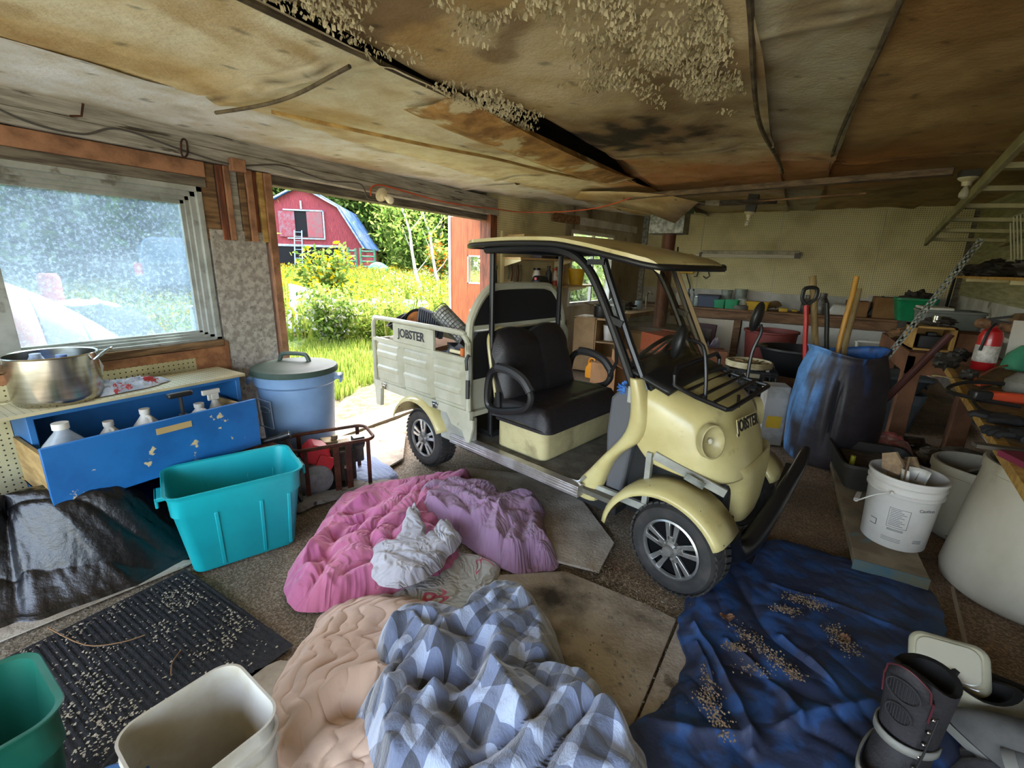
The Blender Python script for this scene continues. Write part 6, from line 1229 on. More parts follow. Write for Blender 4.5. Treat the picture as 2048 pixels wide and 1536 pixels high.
# on the rear pegboard
def onb(x, y, d=.03): return WY(x, y, YB - .012 - d)
t = T('fluorescent_light', 'double tube fluorescent fixture mounted across the rear pegboard', 'light', onb(1494, 508, .06)); MB().box(-.70, .72, .0, .06, -.03, .05).build('housing', mat('fixture_white', 'b9b29c', '8f8872', scale=5, rough=.5), t, bev=.004)
for z in (-.02, -.045): MB().tube([(-.78, -.02, z), (.68, -.02, z)], .016, 10).build('tube', mat('tube_white', 'd8d3c4', rough=.3), t)
MB().box(.66, .74, -.04, .02, -.06, .02).box(-.72, -.68, -.04, .02, -.06, .02).build('socket', mat('socket_dark', '5a5248', rough=.5), t)
t = T('cord_reel', 'yellow cord reel with black centre hung on the rear pegboard', 'reel', onb(1378, 528, .05)); MB().prism([(-.14, -.16), (.08, -.16), (.12, -.08), (.12, .10), (.03, .17), (-.08, .16), (-.13, .08)], (0, 0, 0), (1, 0, 0), (0, 0, 1), (0, .04, 0)).build('case', YEB, t, bev=.008)
b = MB().lathe([(.0, 0), (.065, 0), (.065, .02), (0, .025)], 20, Matrix.Translation((-.01, 0, 0)) @ Matrix.Rotation(pi / 2, 4, 'X'))
for k in range(8): a = k * pi / 4 + .2; b.cbox((-.01 + .105 * cos(a), -.003, .105 * sin(a)), (.045, .012, .018), (0, -a + pi / 2, 0))
b.build('hub', BLACK, t); MB().tube(spline([(-.02, 0, -.16), (-.0, 0, -.22), (.05, 0, -.34), (.07, -.0, -.42)], 4), .01, 6).build('cord', BLACKW, t)
def peghook(name, label, pts, r=.007, m=None, cat='hook'): return tag(MB().tube([onb(x, y, .02) for x, y in pts], r, 7).build(name, m or BLACKW), label, cat)
peghook('wrench', 'slim dark tool hanging above left of the yellow reel', [(1356, 494), (1355, 515), (1357, 524)], .012, None, 'tool')
peghook('bent_hook', 'bent dark hook hanging right of the yellow reel', spline([onb(x, y) for x, y in ((1386, 552),)], 1) and [(1388, 553), (1393, 553), (1400, 533), (1408, 530), (1416, 540), (1419, 552), (1412, 557), (1406, 552)], .009)
for x, y, r, lab in ((1394, 515, .05, 'dark round knob above right of the yellow reel'), (1424, 536, .045, 'dark knob between the bent hook and grey hose fitting'), (1445, 536, .06, 'grey hose fitting hanging on the rear pegboard')):
    tag(MB().lathe([(0, 0), (r, 0), (r, .03), (r * .5, .05), (r * .5, .06), (0, .06)], 16, Matrix.Rotation(pi / 2, 4, 'X')).build('pipe_fitting', GALV if 'grey' in lab else BLACK), lab, 'fitting', loc=onb(x, y, .002))
tag(MB().box(-.03, .0, 0, .02, CZ - onb(1345, 510).z, .05).build('leaning_plank', WOODX, bev=.003), 'narrow brown plank leaning behind the flue at the rear wall', 'plank', loc=onb(1345, 510, .1))
# flue, heater box
t = T('stove_flue', 'rusty brown flue pipe rising to a galvanised box at the ceiling', 'flue', (-1.44, 6.2, 0)); MB().lathe([(.085, .62), (.085, 1.83), (.09, 1.84), (.09, 1.87), (.085, 1.88), (.085, 2.02)], 24).build('pipe', mat('flue_brown', '6a4232', '4c2e22', st=(1, 1, .4), scale=6, rough=.55, metal=.3), t)
MB().box(-.22, .20, -.17, .17, 1.82, 2.10).build('ceiling_box', GALV, t, bev=.004); MB().box(-.25, .23, -.2, .2, 2.08, 2.13).build('flange', mat('flange_green', '4f7a62', rough=.6), t)
t = T('furnace_cabinet', 'tan framed cabinet with dark top below the flue', 'cabinet', (-1.42, 6.05, 0)); MB().box(-.55, .35, 0, .55, 0, .58).build('body', mat('tan_panel', 'ad8c5c', '94734a', scale=3, rough=.7), t, bev=.004); MB().box(-.6, .4, -.03, .6, .58, .64).build('top', mat('dark_top', '3c362e', '55493a', scale=6, rough=.6), t, bev=.004)
MB().box(-.5, .3, -.012, 0, .05, .54).build('door_panel', mat('tan_panel_light', 'b99a68', rough=.7), t); MB().box(.13, .23, -.016, -.011, .40, .50).build('yellow_sticker', YEB, t)
# sink counter by the far window, with a faucet silhouette and bottle
t = T('window_counter', 'cream counter under the rear side window', 'counter', (-2.25, 7.35, 0), rz=-WA); MB().box(-.05, .5, -.9, .9, .70, .76).build('worktop', mat('counter_tan', 'b09472', '96795a', scale=4, rough=.6), t, bev=.004); MB().box(-.02, .46, -.88, .88, 0, .70).build('cupboard', WHITEP, t)
t = T('blue_mug', 'small pale blue can on the counter by the far window', 'can', WY(1278, 604, 7.2)); t.location.z = .765; MB().lathe([(0, 0), (.06, 0), (.06, .13), (0, .13)], 18).build('can', mat('can_paleblue', '9ab0bc', rough=.4), t)
t = T('faucet', 'chrome curved faucet on the far counter', 'faucet', (-1.95, 7.35, .762)); MB().tube(spline([(0, 0, 0), (0, 0, .2), (.04, -.03, .27), (.1, -.06, .24)], 4), .014, 8).build('spout', STEEL, t)
t = T('junk_heap_bag', 'heap of old tools on the counter below the far window', 'tools', (-2.2, 7.0, .762)); lump(MB(), (0, 0, .05), (.14, .12, .07), 12, .5).build('heap', mat('junk_dark', '4a4038'), t)
# shelves on the side pegboard
Ri = Matrix.Translation(A_) @ Matrix.Rotation(-WA, 4, 'Z')
def onl(x, y, n=.03):    # point on the inclined side wall plane
    o = A_; nn = Ri.to_3x3() @ Vector((1, 0, 0)); d = Vector(ray(x, y)); c = Vector(CAM); t_ = ((o + nn * n - c).dot(nn)) / d.dot(nn); return c + d * t_
def shelf(name, label, y0, y1, z, dep, m, brackets=(), th=.02):
    t = T(name, label, 'shelf', Ri @ Vector((0, y0, z)), rz=-WA); MB().box(0.01, dep, 0, y1 - y0, 0, th).build('board', m, t, bev=.002)
    for yb in brackets: MB().prism([(0, 0), (dep * .9, 0), (dep * .9, -.02), (0, -.09)], (.01, yb - y0, 0), (1, 0, 0), (0, 0, 1), (0, .012, 0)).build('bracket', mat('bracket_cream', 'd3c89a', rough=.5), t)
    return t
SHW = mat('shelf_wood', 'c8ab78', 'b39462', scale=3, rough=.6, st=(6, 1, 1))
shelf('wall_shelf', 'upper wooden shelf board on the side pegboard above the cart roof', .12, 1.75, 1.70, .30, SHW, (.15,)); shelf('wall_shelf', 'middle shelf on the side pegboard with cream bracket', .12, 1.80, 1.46, .30, SHW, (.15, 1.2)); shelf('wall_shelf', 'lower shelf holding the yellow bucket by the far window', .12, 1.95, 1.12, .32, SHW, (.2, 1.6))
S(MB().box(-.001, .03, .10, .14, 1.05, 1.78).build('trim_22', mat('bracket_cream', 'd3c89a'))).matrix_world = Ri
def onsh(y, z, n=.16): return Ri @ Vector((n, y, z + .021))
sh = 1.12
t = T('yellow_bucket', 'yellow bucket with wire handle on the lower side shelf', 'bucket', onsh(1.52, sh, .18)); MB().lathe([(0, 0), (.09, 0), (.115, .2), (.12, .205), (.12, .22), (.105, .22), (.085, .01), (0, .01)], 24).build('bucket', YEB, t); MB().tube([(.118 * cos(a), -.118 * abs(sin(a)) * .6, .19 - .10 * sin(a)) for a in np.linspace(0, pi, 14)], .004, 5).build('handle', YEB, t)
def bot(name, label, y, h, r, m, capm, z=sh, n=.16, neck=.4, cat='bottle'):
    t = T(name, label, cat, onsh(y, z, n)); MB().lathe([(0, 0), (r, 0), (r, h * .62), (r * neck, h * .82), (r * neck, h * .9), (0, h * .9)], 18).build('body', m, t); MB().lathe([(r * neck * 1.2, h * .88), (r * neck * 1.2, h), (0, h)], 14).build('cap', capm, t)
bot('oil_bottle', 'white and red bottle on the lower side shelf', 1.02, .22, .06, mat('oil_white_red', 'dcd2cc', 'b9483a', scale=9, rough=.4, lo=.5, hi=.52), mat('cap_red', 'b5302c', rough=.4)); bot('oil_bottle', 'tall dark bottle on the lower side shelf', .88, .25, .045, DKB, BLACK); bot('cream_can', 'cream jug behind the black machine on the side shelf', .70, .22, .055, MILK, BLACK, neck=.7, n=.1)
t = T('black_machine', 'black power tool on the lower side shelf behind headboard', 'tool', onsh(.60, sh, .2)); MB().prism([(-.13, 0), (.13, 0), (.14, .08), (.08, .13), (-.06, .13), (-.13, .07)], (0, -.06, 0), (0, 1, 0), (0, 0, 1), (.12, 0, 0)).build('body', BLACK, t, bev=.015); MB().cbox((.06, -.17, .06), (.03, .02, .1)).build('red_end', mat('cap_red', 'b5302c'), t)
for i in range(5): tag(MB().tube(spline([(0, 0, 0), (.01, .005, -.1), (0, .0, -.18 - .02 * i)], 3), .010, 6).build('hanging_tool', RUST if i % 2 else STEEL), 'small rusty hand tool hanging in a row behind the roof post', 'tool', 'hand tools hanging on the side pegboard', loc=Ri @ Vector((.03, .22 + .06 * i, 1.40)))
t = T('black_tray', 'dark tray with tools on the middle side shelf', 'tray', onsh(.75, 1.46, .16)); MB().box(-.08, .08, -.2, .2, 0, .09).build('tray', mat('tray_purple', '443c44', rough=.6), t, bev=.01); lump(MB(), (0, .33, .03), (.06, .14, .04), 7, .6).build('tools', BLACKM, t)
tag(MB().box(0, .26, 0, .6, 0, .02).build('spare_board', SHW), 'short loose board lying on top of the upper side shelf', 'board', loc=onsh(.2, 1.70, .02), rz=-WA)
t = T('bungee_cords', 'bundle of dark straps hanging on the red door post', 'straps', (XL + .05, 4.53, 1.36)); b = MB()
for i in range(4): b.tube(spline([(0, .02 * i - .03, .0), (.02, .02 * i - .04, -.2), (.0, .03 * i - .04, -.42)], 4), .007, 6)
b.build('strap', BLACKM, t); MB().ball((.01, 0, 0), (.02, .04, .03), 10, 8).build('knot', mat('strap_green', '4a5a48', rough=.7), t)
# small shelf unit with pot and jar, bare radiator like lamp
t = T('shelf_unit', 'small open wooden shelf unit beyond the cart seat', 'shelf unit', (-2.18, 5.65, 0)); U = mat('unit_wood', 'a08258', '876a44', scale=3, rough=.7)
MB().box(-.26, -.24, 0, .35, 0, .74).box(.32, .34, 0, .35, 0, .74).box(.04, .06, 0, .35, 0, .74).box(-.26, .34, .33, .35, 0, .74).build('side_panel', U, t); MB().box(-.26, .34, 0, .35, .72, .745).box(.06, .32, .01, .33, .42, .44).box(-.26, .34, 0, .34, .02, .04).build('shelf', U, t); MB().box(-.24, .04, -.01, .01, .04, .72).build('door', U, t)
t = T('cooking_pot', 'black cooking pot on top of the small shelf unit', 'pot', (-2.10, 5.80, .747)); MB().lathe([(0, 0), (.11, 0), (.12, .02), (.12, .15), (.127, .155), (.115, .155), (.11, .02), (0, .02)], 26).build('pot', BLACK, t); MB().tube([(-.12, 0, .14), (-.3, .05, .17)], .008, 6).build('handle', STEEL, t)
t = T('glass_jug', 'big pale glass jug on the shelf unit by the window', 'jug', (-1.98, 5.92, .747)); MB().lathe([(0, 0), (.11, 0), (.14, .08), (.13, .18), (.06, .25), (.05, .29), (0, .29)], 24).build('jug', JAR, t)
t = T('cream_pail', 'cream pail inside the small shelf unit', 'pail', (-1.99, 5.84, .445)); MB().lathe([(0, 0), (.08, 0), (.1, .2), (.09, .2), (.07, .02), (0, .02)], 20).build('pail', MILK, t)
t = T('picture_frame', 'tilted dark red framed board on the floor before the white panel', 'frame', (WY(1398, 680, 7.2).x, 7.2, 0), rot=(-.15, 0, -.25)); MB().box(-.2, .2, -.015, .015, 0, .62).build('frame', mat('frame_red', '4a201c', rough=.5), t, bev=.004); MB().box(-.15, .15, -.02, -.016, .06, .55).build('picture', mat('picture_dark', '6d5a4a', '30221c', scale=7, rough=.5), t)
# clutter heap beyond the windshield and behind the rack
rng = np.random.default_rng(5)
for i, (x, y, s, Y, mm, lab) in enumerate(((1275, 704, .5, 5.0, CARDB, 'opened cardboard carton lying on the floor beyond the windshield'), (1222, 722, .42, 4.9, CARDB, 'flat cardboard pieces on the floor beyond the far armrest'), (1330, 668, .45, 5.4, mat('carton_orange', 'a8502e', rough=.8), 'orange red carton on the floor beyond the windshield'), (1428, 700, .25, 5.5, mat('carton_small', '8a5a3c', rough=.8), 'small brown carton left of the black milk crate'))):
    p = WY(x, y, Y); h = p.z / .8; t = T('carton', lab, 'box', (p.x, p.y, 0), rz=.5 + i); MB().box(-s / 2, s / 2, -s * .35, s * .35, 0, h * .8).build('box', mm, t, bev=.002); MB().cbox((0, -s * .42, h * .8), (s, s * .25, .006), (.4, 0, 0)).build('flap', mm, t)
p = WY(1418, 700, 5.9); t = T('crumpled_papers', 'heap of crumpled white and violet wrappers by the milk crate', 'papers', (p.x, p.y, 0)); lump(MB(), (0, 0, .24), (.14, .13, .27), 21, .6).build('papers', mat('papers', 'b9b4b6', '6d5f7c', scale=7, rough=.8, c3='3a3234', s3=5), t, smooth=0)
# milk crate with coiled hose
c = G(1488, 812, 0); t = T('milk_crate', 'black milk crate standing behind the front rack', 'crate', (c.x, c.y, 0), rz=.15); b = MB(); L = .44
for s in (-1, 1):
    for z in (.02, .14, .26, .29): b.box(-L / 2, L / 2, s * L / 2 - .01, s * L / 2 + .01, z + .12, z + .14).box(s * L / 2 - .01, s * L / 2 + .01, -L / 2, L / 2, z + .12, z + .14)
    for k in range(9): q = -L / 2 + L * k / 8; b.box(q - .007, q + .007, s * L / 2 - .01, s * L / 2 + .01, .12, .43).box(s * L / 2 - .01, s * L / 2 + .01, q - .007, q + .007, .12, .43)
b.box(-L / 2, L / 2, -L / 2, L / 2, .12, .14).box(-.09, .09, -L / 2 - .012, -L / 2 + .012, .35, .42).build('crate', BLACK, t, bev=.002)
MB().box(-.07, .07, -L / 2 - .016, -L / 2 - .012, .365, .405).build('label', mat('label_tan', '8f8468', rough=.6), t)
lump(MB(), (0, 0, .26), (.19, .19, .10), 31, .4).build('contents', mat('contents_glass', '6d6558', '3a342c', scale=16, rough=.4), t)
tag(MB().box(-.26, .26, -.26, .26, 0, .12).build('wooden_box', WOODGD, bev=.004), 'low weathered box under the black milk crate', 'box', loc=(c.x, c.y, 0), rz=.15)
t = T('coiled_hose', 'coil of pale hose lying on the milk crate', 'hose', (c.x - .02, c.y, .425)); b = MB()
for k in range(3): b.tube([((.21 - .0 * k) * cos(a), (.19) * sin(a), .02 + .018 * k) for a in np.linspace(0, 2 * pi, 36, endpoint=False)], .014, 7, closed=True)
b.build('coil', mat('hose_cream', 'c9bd98', 'a5956a', scale=9, rough=.6), t); b = MB()
for k in range(26): a = rng.uniform(0, pi); x = rng.uniform(-.1, .1); b.tube([(x - .1 * cos(a) * .8, -.1 * sin(a), .045 + .02 * rng.random()), (x, 0, .06), (x + .1 * cos(a), .1 * sin(a), .045 + .02 * rng.random())], .005, 4)
b.build('loose_twigs', mat('hemp', '8a6c3c', '5d4524', scale=9, rough=.9), t)
# tubs
def tub(name, label, c, r0, r1, h, m, rim=.02, lugs=False, rot=None, squash=1.):
    t = T(name, label, 'tub', c, rot=rot); q = Matrix.Diagonal((1.25 * squash, 1, 1, 1)) if squash != 1. else None
    MB().lathe([(0, 0), (r0, 0), (r1, h - .03), (r1 + rim, h - .02), (r1 + rim, h), (r1 - .005, h), (r0 - .01, .02), (0, .02)], 36, q).build('tub', m, t)
    if lugs:
        for s in (-1, 1): MB().box(s * (r1 + .0) * 1.2 - .06, s * (r1) * 1.2 + .06, -.08, .08, h - .03, h - .01).build('lug', m, t, bev=.01)
    return t
c = WY(1538, 690, 6.9); tub('red_tub', 'faded red round tub behind the black tub', (c.x, 6.9, .20), .27, .31, .44, mat('tub_red', '8a3f38', '7a342e', scale=2, rough=.6)); tag(MB().box(-.3, .3, -.25, .25, 0, .20).build('low_box', WOODGD, bev=.004), 'low box under the faded red tub', 'box', loc=(c.x, 6.9, 0))
c = WY(1606, 690, 5.9); tub('black_tub', 'wide black oval tub with side lugs behind the barrel', (c.x, 5.9, .28), .24, .33, .30, BLACK, lugs=True, squash=1.02); tag(MB().box(-.35, .35, -.25, .25, 0, .28).build('low_box', WOODX, bev=.004), 'brown box under the black oval tub', 'box', loc=(c.x, 5.9, 0))
for x, y, w_, h, mm, lab in ((1555, 800, .30, .38, WHITEPL, 'white framed box with red inside between crate and barrel'), (1532, 905, .17, .50, mat('white_bag', 'b5b0a8', '8a8478', scale=4, rough=.6), 'white and yellow tall carton beside the cart nose')):
    p = G(x, y if y < 850 else 890, 0); t = T('upright_carton', lab, 'box', (p.x, p.y + .1, 0), rz=.3); MB().box(-w_ / 2, w_ / 2, -.08, .08, 0, h).build('box', mm, t, bev=.004); MB().box(-w_ / 2 + .03, w_ / 2 - .03, -.084, -.08, h * .3, h * .85 if y < 850 else h * .5).build('front_print', mat('print_red', '7a2a28', rough=.6) if y < 850 else YEB, t)
# lamp holders with bulbs
PORC = mat('porcelain', 'd8cfb8', 'c4b896', scale=6, rough=.3); BULB = mat('bulb_white', 'e4ddc8', rough=.25)
def lampholder(label, c, rot, kind):
    t = T('lamp_holder', label, 'lamp', c, rot=rot); MB().lathe([(0, 0), (.055, 0), (.055, -.01), (.03, -.028), (.025, -.055), (0, -.055)], 24).build('base', PORC, t)
    if kind == 'box': MB().box(-.055, .055, -.045, .045, 0, .045).build('metal_box', mat('box_dark', '3f3c34', rough=.5, metal=.4), t, bev=.003)
    if kind == 'cfl': MB().box(-.05, .05, -.045, .045, 0, .17).build('metal_box', mat('box_dark', '3f3c34'), t, bev=.003)
    if kind == 'cfl':
        MB().lathe([(.017, -.05), (.02, -.085), (0, -.085)], 14).build('ballast', PORC, t)
        MB().tube([(.015 * cos(a), .015 * sin(a), -.085 - .0022 * a) for a in np.arange(0, 24, .5)], .0055, 6).build('spiral_bulb', BULB, t)
    else: MB().lathe([(.013, -.05), (.013, -.065), (.022, -.082), (.03, -.105), (.027, -.128), (.012, -.14), (0, -.141)], 20).build('bulb', mat('bulb_clear', 'cfc8b4', rough=.1, alpha=.55) if kind == 'box' else BULB, t)
lampholder('porcelain lamp holder with white bulb on the beam over the doorway', WX(762, 389, XL + .07), (0, radians(-65), .0), 'bulb')
lampholder('porcelain holder with spiral bulb hanging by the broken ceiling board', WY(1500, 424, 5.6), (0, .1, 0), 'cfl')
lampholder('clear bulb in a porcelain holder under a dark metal box at right', (.93, 4.55, 2.065), (0, .0, 0), 'box')
# ---------------------------------------------------------------- barrel, right bench, shelves
def barrel():
    c = (.42, 4.06, 0); t = T('blue_barrel', 'scuffed blue plastic barrel with a split side full of long handles', 'barrel', c)
    m = mat('barrel_blue', '3d6ca6', '2f5a90', scale=2, rough=.5, c3='2c241d', s3=2.6, lo3=.44, hi3=.54, bump=.25, bscale=14)
    n = 96; P = []
    prof = [(.0, .0), (.27, .0), (.30, .03), (.312, .12), (.322, .30), (.322, .45), (.308, .58), (.290, .70), (.262, .80), (.245, .84), (.252, .87), (.262, .885), (.25, .885), (.238, .86), (.24, .82), (.28, .70), (.30, .45), (.28, .05), (0, .04)]
    for r, z in prof:
        row = []
        for j in range(n):
            a = 2 * pi * j / n; rr = r * (1 + .05 * sin(2 * a + 1) * (z > .6) + .035 * sin(3 * a) * sstep(.2, .8, z))
            d = (a - radians(262) + pi) % (2 * pi) - pi                    # a dented vertical split facing the room
            if .18 < z < .75 and r > .1: rr -= .045 * math.exp(-(d / .07) ** 2) * sin(pi * (z - .18) / .57) ** .6; rr += .015 * math.exp(-((d - .15) / .1) ** 2) * sin(pi * (z - .18) / .57)
            rr *= .93; row.append((rr * cos(a), rr * sin(a), z * .97 + (.025 * sin(a * 2 + .6)) * (z > .8)))
        P.append(row)
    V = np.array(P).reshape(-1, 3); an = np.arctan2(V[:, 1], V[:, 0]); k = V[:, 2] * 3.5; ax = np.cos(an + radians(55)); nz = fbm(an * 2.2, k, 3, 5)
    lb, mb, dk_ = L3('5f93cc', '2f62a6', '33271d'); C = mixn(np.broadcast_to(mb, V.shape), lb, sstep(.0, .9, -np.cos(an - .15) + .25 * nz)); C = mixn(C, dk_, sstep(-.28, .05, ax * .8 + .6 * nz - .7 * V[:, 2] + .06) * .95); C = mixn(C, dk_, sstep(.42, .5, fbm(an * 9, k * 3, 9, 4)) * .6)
    npmesh('body', V, gridF(len(P), n, True), mat('barrel_paint', 'ffffff', 'd8d8d8', vcol=True, scale=12, rough=.5, bump=.2), C, par=t)
    a = radians(262)
    MB().prism([(-.005, .28), (.006, .30), (.009, .45), (.007, .66), (-.004, .68), (-.009, .5)], (cos(a) * .295, sin(a) * .295, 0), (-sin(a), cos(a), 0), (0, 0, 1), (-cos(a) * .01, -sin(a) * .01, 0)).build('split', mat('split_dark', '0b0e14', rough=.9), t, smooth=0)
    return c
bc_ = barrel()
def handle(name, label, top, base, r, m, r2=None, cat='tool handle'):
    t = T(name, label, cat, base); v = Vector(top) - Vector(base); n = 9; MB().tube([v * (i / n) + Vector((.003 * sin(i * 1.7), .003 * cos(i * 2.1), 0)) for i in range(n + 1)], [r + ((r2 or r) - r) * i / n for i in range(n + 1)], 12).build('shaft', m, t); return t, v
def base_in(x, y, z=.06): return Vector((.42 + x, 4.06 + y, z))
HWD = mat('handle_wood', '9a8358', '7d6640', scale=8, st=(3, 3, .6), rough=.75); HYL = mat('handle_varnish', 'd29a3c', 'b57f2a', scale=5, st=(3, 3, .5), rough=.4)
handle('tool_handle', 'thick weathered wooden handle with square end standing in the barrel', WY(1625, 552, 4.15), base_in(-.03, .06), .022, HWD, .024)
handle('tool_handle', 'long varnished yellow handle leaning right out of the barrel', WY(1713, 553, 4.25), base_in(-.08, .05), .018, HYL, .018)
handle('tool_handle', 'weathered handle beside the varnished one in the barrel', WY(1718, 577, 4.32), base_in(-.02, .09), .018, HWD, .019)
handle('tool_handle', 'black metal rod standing between the wooden handles', WY(1653, 606, 4.2), base_in(.02, .12), .014, BLACK, .017)
t, v = handle('d_grip_shovel', 'red shafted tool with black D grip in the barrel', WY(1612, 610, 4.12), base_in(-.14, .0), .018, mat('shaft_red', 'b0201e', rough=.35), .017)
MB().tube([v + Vector(p) for p in spline([(0, 0, 0), (-.03, 0, .04), (-.03, 0, .11), (0, 0, .13), (.05, 0, .12), (.05, 0, .05), (.01, 0, .01)], 4)], .014, 8).build('d_grip', BLACK, t)
# right bench: slanting osb topped table along the right side
BZ = .85; BA = radians(7.5)
Bf0, Bf1 = Vector((.605, 1.45, 0)), Vector((.93, 3.95, 0)); Bd = (Bf1 - Bf0).normalized(); Bn = Vector((Bd.y, -Bd.x, 0))
def bp(s, n, z): return Bf0 + Bd * s + Bn * n + Vector((0, 0, z))
def bbox(b, s0, s1, n0, n1, z0, z1): return b.add([bp(s, n, z) for z in (z0, z1) for n in (n0, n1) for s in (s0, s1)], [(0, 1, 3, 2), (4, 6, 7, 5), (0, 4, 5, 1), (2, 3, 7, 6), (0, 2, 6, 4), (1, 5, 7, 3)])
def bench():
    t = T('work_bench', 'rough particle board workbench along the right wall', 'bench', (0, 0, 0)); LEN = (Bf1 - Bf0).length
    bbox(MB(), -.8, LEN, 0.01, .62, BZ - .018, BZ).build('top', mat('osb_bench', '8d7350', '6f5638', scale=22, rough=.85, bump=.2), t)
    b = MB(); bbox(b, -.8, 1.45, -.012, .02, BZ - .03, BZ + .004); bbox(b, 1.47, LEN, -.012, .02, BZ - .03, BZ + .004); b.build('edge_strip', mat('osb_edge', 'c29a50', 'a37a38', scale=30, rough=.8, bump=.8, bscale=40), t)
    for s in (-.6, 1.2, 2.4):
        bbox(MB(), s, s + .08, .50, .58, 0, BZ - .02).build('leg', WOODGD, t)
    bbox(MB(), -.8, LEN, .35, .38, BZ - .10, BZ - .02).build('rail', WOODX, t)
bench()
t = T('post_table', 'rough lumber table on thick posts between bench and rear wall', 'table', (0, 0, 0)); WR = mat('lumber_redbrown', '7c5236', '5c3a25', scale=4, st=(1, 1, 1), rough=.8, bump=.3)
tz = .82; x0, x1, y0, y1 = .86, 1.40, 4.55, 5.9
MB().box(x0, x1, y0, y1, tz - .03, tz).build('top', WR, t); MB().box(x0, x0 + .04, y0, y1, tz - .17, tz - .03).box(x0, x1, y0, y0 + .04, tz - .17, tz - .03).build('apron', WR, t)
for x, y in ((.93, 4.75), (1.3, 4.75), (.93, 5.75)): MB().box(x - .055, x + .055, y - .055, y + .055, 0, tz - .03).build('leg', WR, t, bev=.004)
t = T('open_wood_box', 'yellow pine box open in front holding a black battery on the lumber table', 'box', (1.0, 4.72, tz)); Y_ = mat('pine_yellow', 'b8904e', '94703a', scale=4, rough=.7)
MB().box(-.12, .14, 0, .3, 0, .015).box(-.12, -.10, 0, .3, 0, .19).box(.12, .14, 0, .3, 0, .19).box(-.12, .14, 0, .3, .175, .19).box(-.12, .14, .285, .3, 0, .19).build('box', Y_, t)
tag(MB().box(-.08, .08, 0, .12, 0, .10).cbox((0, .06, .11), (.06, .06, .03)).build('car_battery', BLACK, bev=.006), 'black battery inside the open pine box', 'battery', loc=(1.01, 4.75, tz + .016))
tag(MB().box(0, .22, 0, .3, 0, .15).build('wood_box', WR, bev=.003), 'plain reddish brown box right of the pine box', 'box', loc=(1.16, 4.76, tz))
t = T('roll_of_wire', 'dark tool heap and steel cup on top of the pine box', 'tools', (1.03, 4.86, tz + .191)); lump(MB(), (.02, 0, .03), (.10, .08, .035), 15, .6).build('heap', mat('junk_dark', '4a4038'), t); MB().lathe([(0, 0), (.03, 0), (.03, .05), (0, .05)], 14, Matrix.Translation((-.01, -.04, .03))).build('cup', STEEL, t)
c = WY(1935, 640, 5.5); t = T('grey_bin', 'grey open bin with white pad on the lumber table', 'bin', (1.22, 5.45, tz + .0)); P = [[(px * k, py * k, z) for px, py in rrect(.42, .34, .04, 4) + [rrect(.42, .34, .04, 4)[0]]] for k, z in ((.85, 0), (1, .26), (1.05, .265), (1.05, .285), (.98, .28), (.84, .02))]; MB().grid(P).build('bin', mat('bin_greygreen', '6d716a', '5b5f58', scale=3, rough=.5), t); MB().box(-.21, .0, -.16, .16, .285, .31).build('pad', MILK, t, bev=.01)
tag(lump(MB(), (0, 0, .06), (.16, .12, .05), 17, .5).build('rag_heap', mat('rag_brown', '7a5836', '4c3826', scale=6, rough=.9), smooth=60), 'brown rags heaped on the table before the grey bin', 'rags', loc=(.99, 5.35, tz + .0))
# leaning steel pieces
def stick(name, label, a, b_, w_, m, cat, holes=False):
    a, b_ = Vector(a), Vector(b_); b_ = b_ + (b_ - a) * max(0, (b_.z - .03) / (a.z - b_.z)); t = T(name, label, cat, b_); v = a - b_
    if holes:
        b = MB(); n = 44; s = v.normalized(); sd = s.cross(Vector((0, 1, 0))).normalized(); 
        for q in (-1, 1): b.bar(sd * q * w_ * .36, v + sd * q * w_ * .36, w_ * .3, .003, up=(0, -1, 0))
        for k in range(n + 1): p = v * (k / n); b.bar(p - sd * w_ * .4, p + sd * w_ * .4, w_ * .45, .003, up=(0, -1, 0))
        b.build('strip', m, t, smooth=0)
    else: MB().tube([v * (i / 6) for i in range(7)], w_, 10).build('pipe', m, t)
    return t
stick('perforated_channel', 'long perforated grey steel channel leaning across to the right shelf', WY(1962, 480, 4.5), WY(1750, 745, 4.5), .038, GALV, 'steel channel', True)
stick('steel_pipe', 'dark red steel pipe leaning diagonally against the lumber table', WY(1902, 668, 4.42), WY(1735, 835, 4.42), .026, mat('pipe_red', '5a2822', '43201c', scale=6, rough=.5), 'pipe')
# white tube frame chair, grey totes behind the barrel
t = T('tube_chair', 'white tube frame with black seat behind the barrel', 'chair', (.98, 6.35, .0)); W_ = mat('tube_white', 'c4c3c0', rough=.4); h = .66
MB().tube(spline([(-.25, 0, .1), (-.25, 0, h - .06), (-.22, 0, h), (.25, 0, h - .02), (.28, 0, h - .08), (.28, 0, .1)], 4), .016, 8).tube([(.05, 0, h), (.05, 0, .42)], .012, 7).tube([(-.2, -.35, .32), (.2, -.35, .32)], .014, 7).tube([(-.2, -.35, .32), (-.25, 0, .36)], .014, 7).tube([(.2, -.35, .32), (.28, 0, .36)], .014, 7).tube([(-.2, -.35, 0), (-.2, -.35, .32)], .014, 7).tube([(.2, -.35, 0), (.2, -.35, .32)], .014, 7).tube([(-.25, 0, 0), (-.25, 0, .15)], .014, 7).tube([(.28, 0, 0), (.28, 0, .15)], .014, 7).build('frame', W_, t)
MB().lathe([(0, 0), (.22, 0), (.23, .02), (.2, .045), (0, .05)], 24, Matrix.Translation((.02, -.16, .37))).build('seat', BLACKM, t)
GT = mat('tote_grey', '5c6266', '4e5458', scale=3, rough=.5); GT2 = mat('tote_dark', '3a3d40', rough=.55)
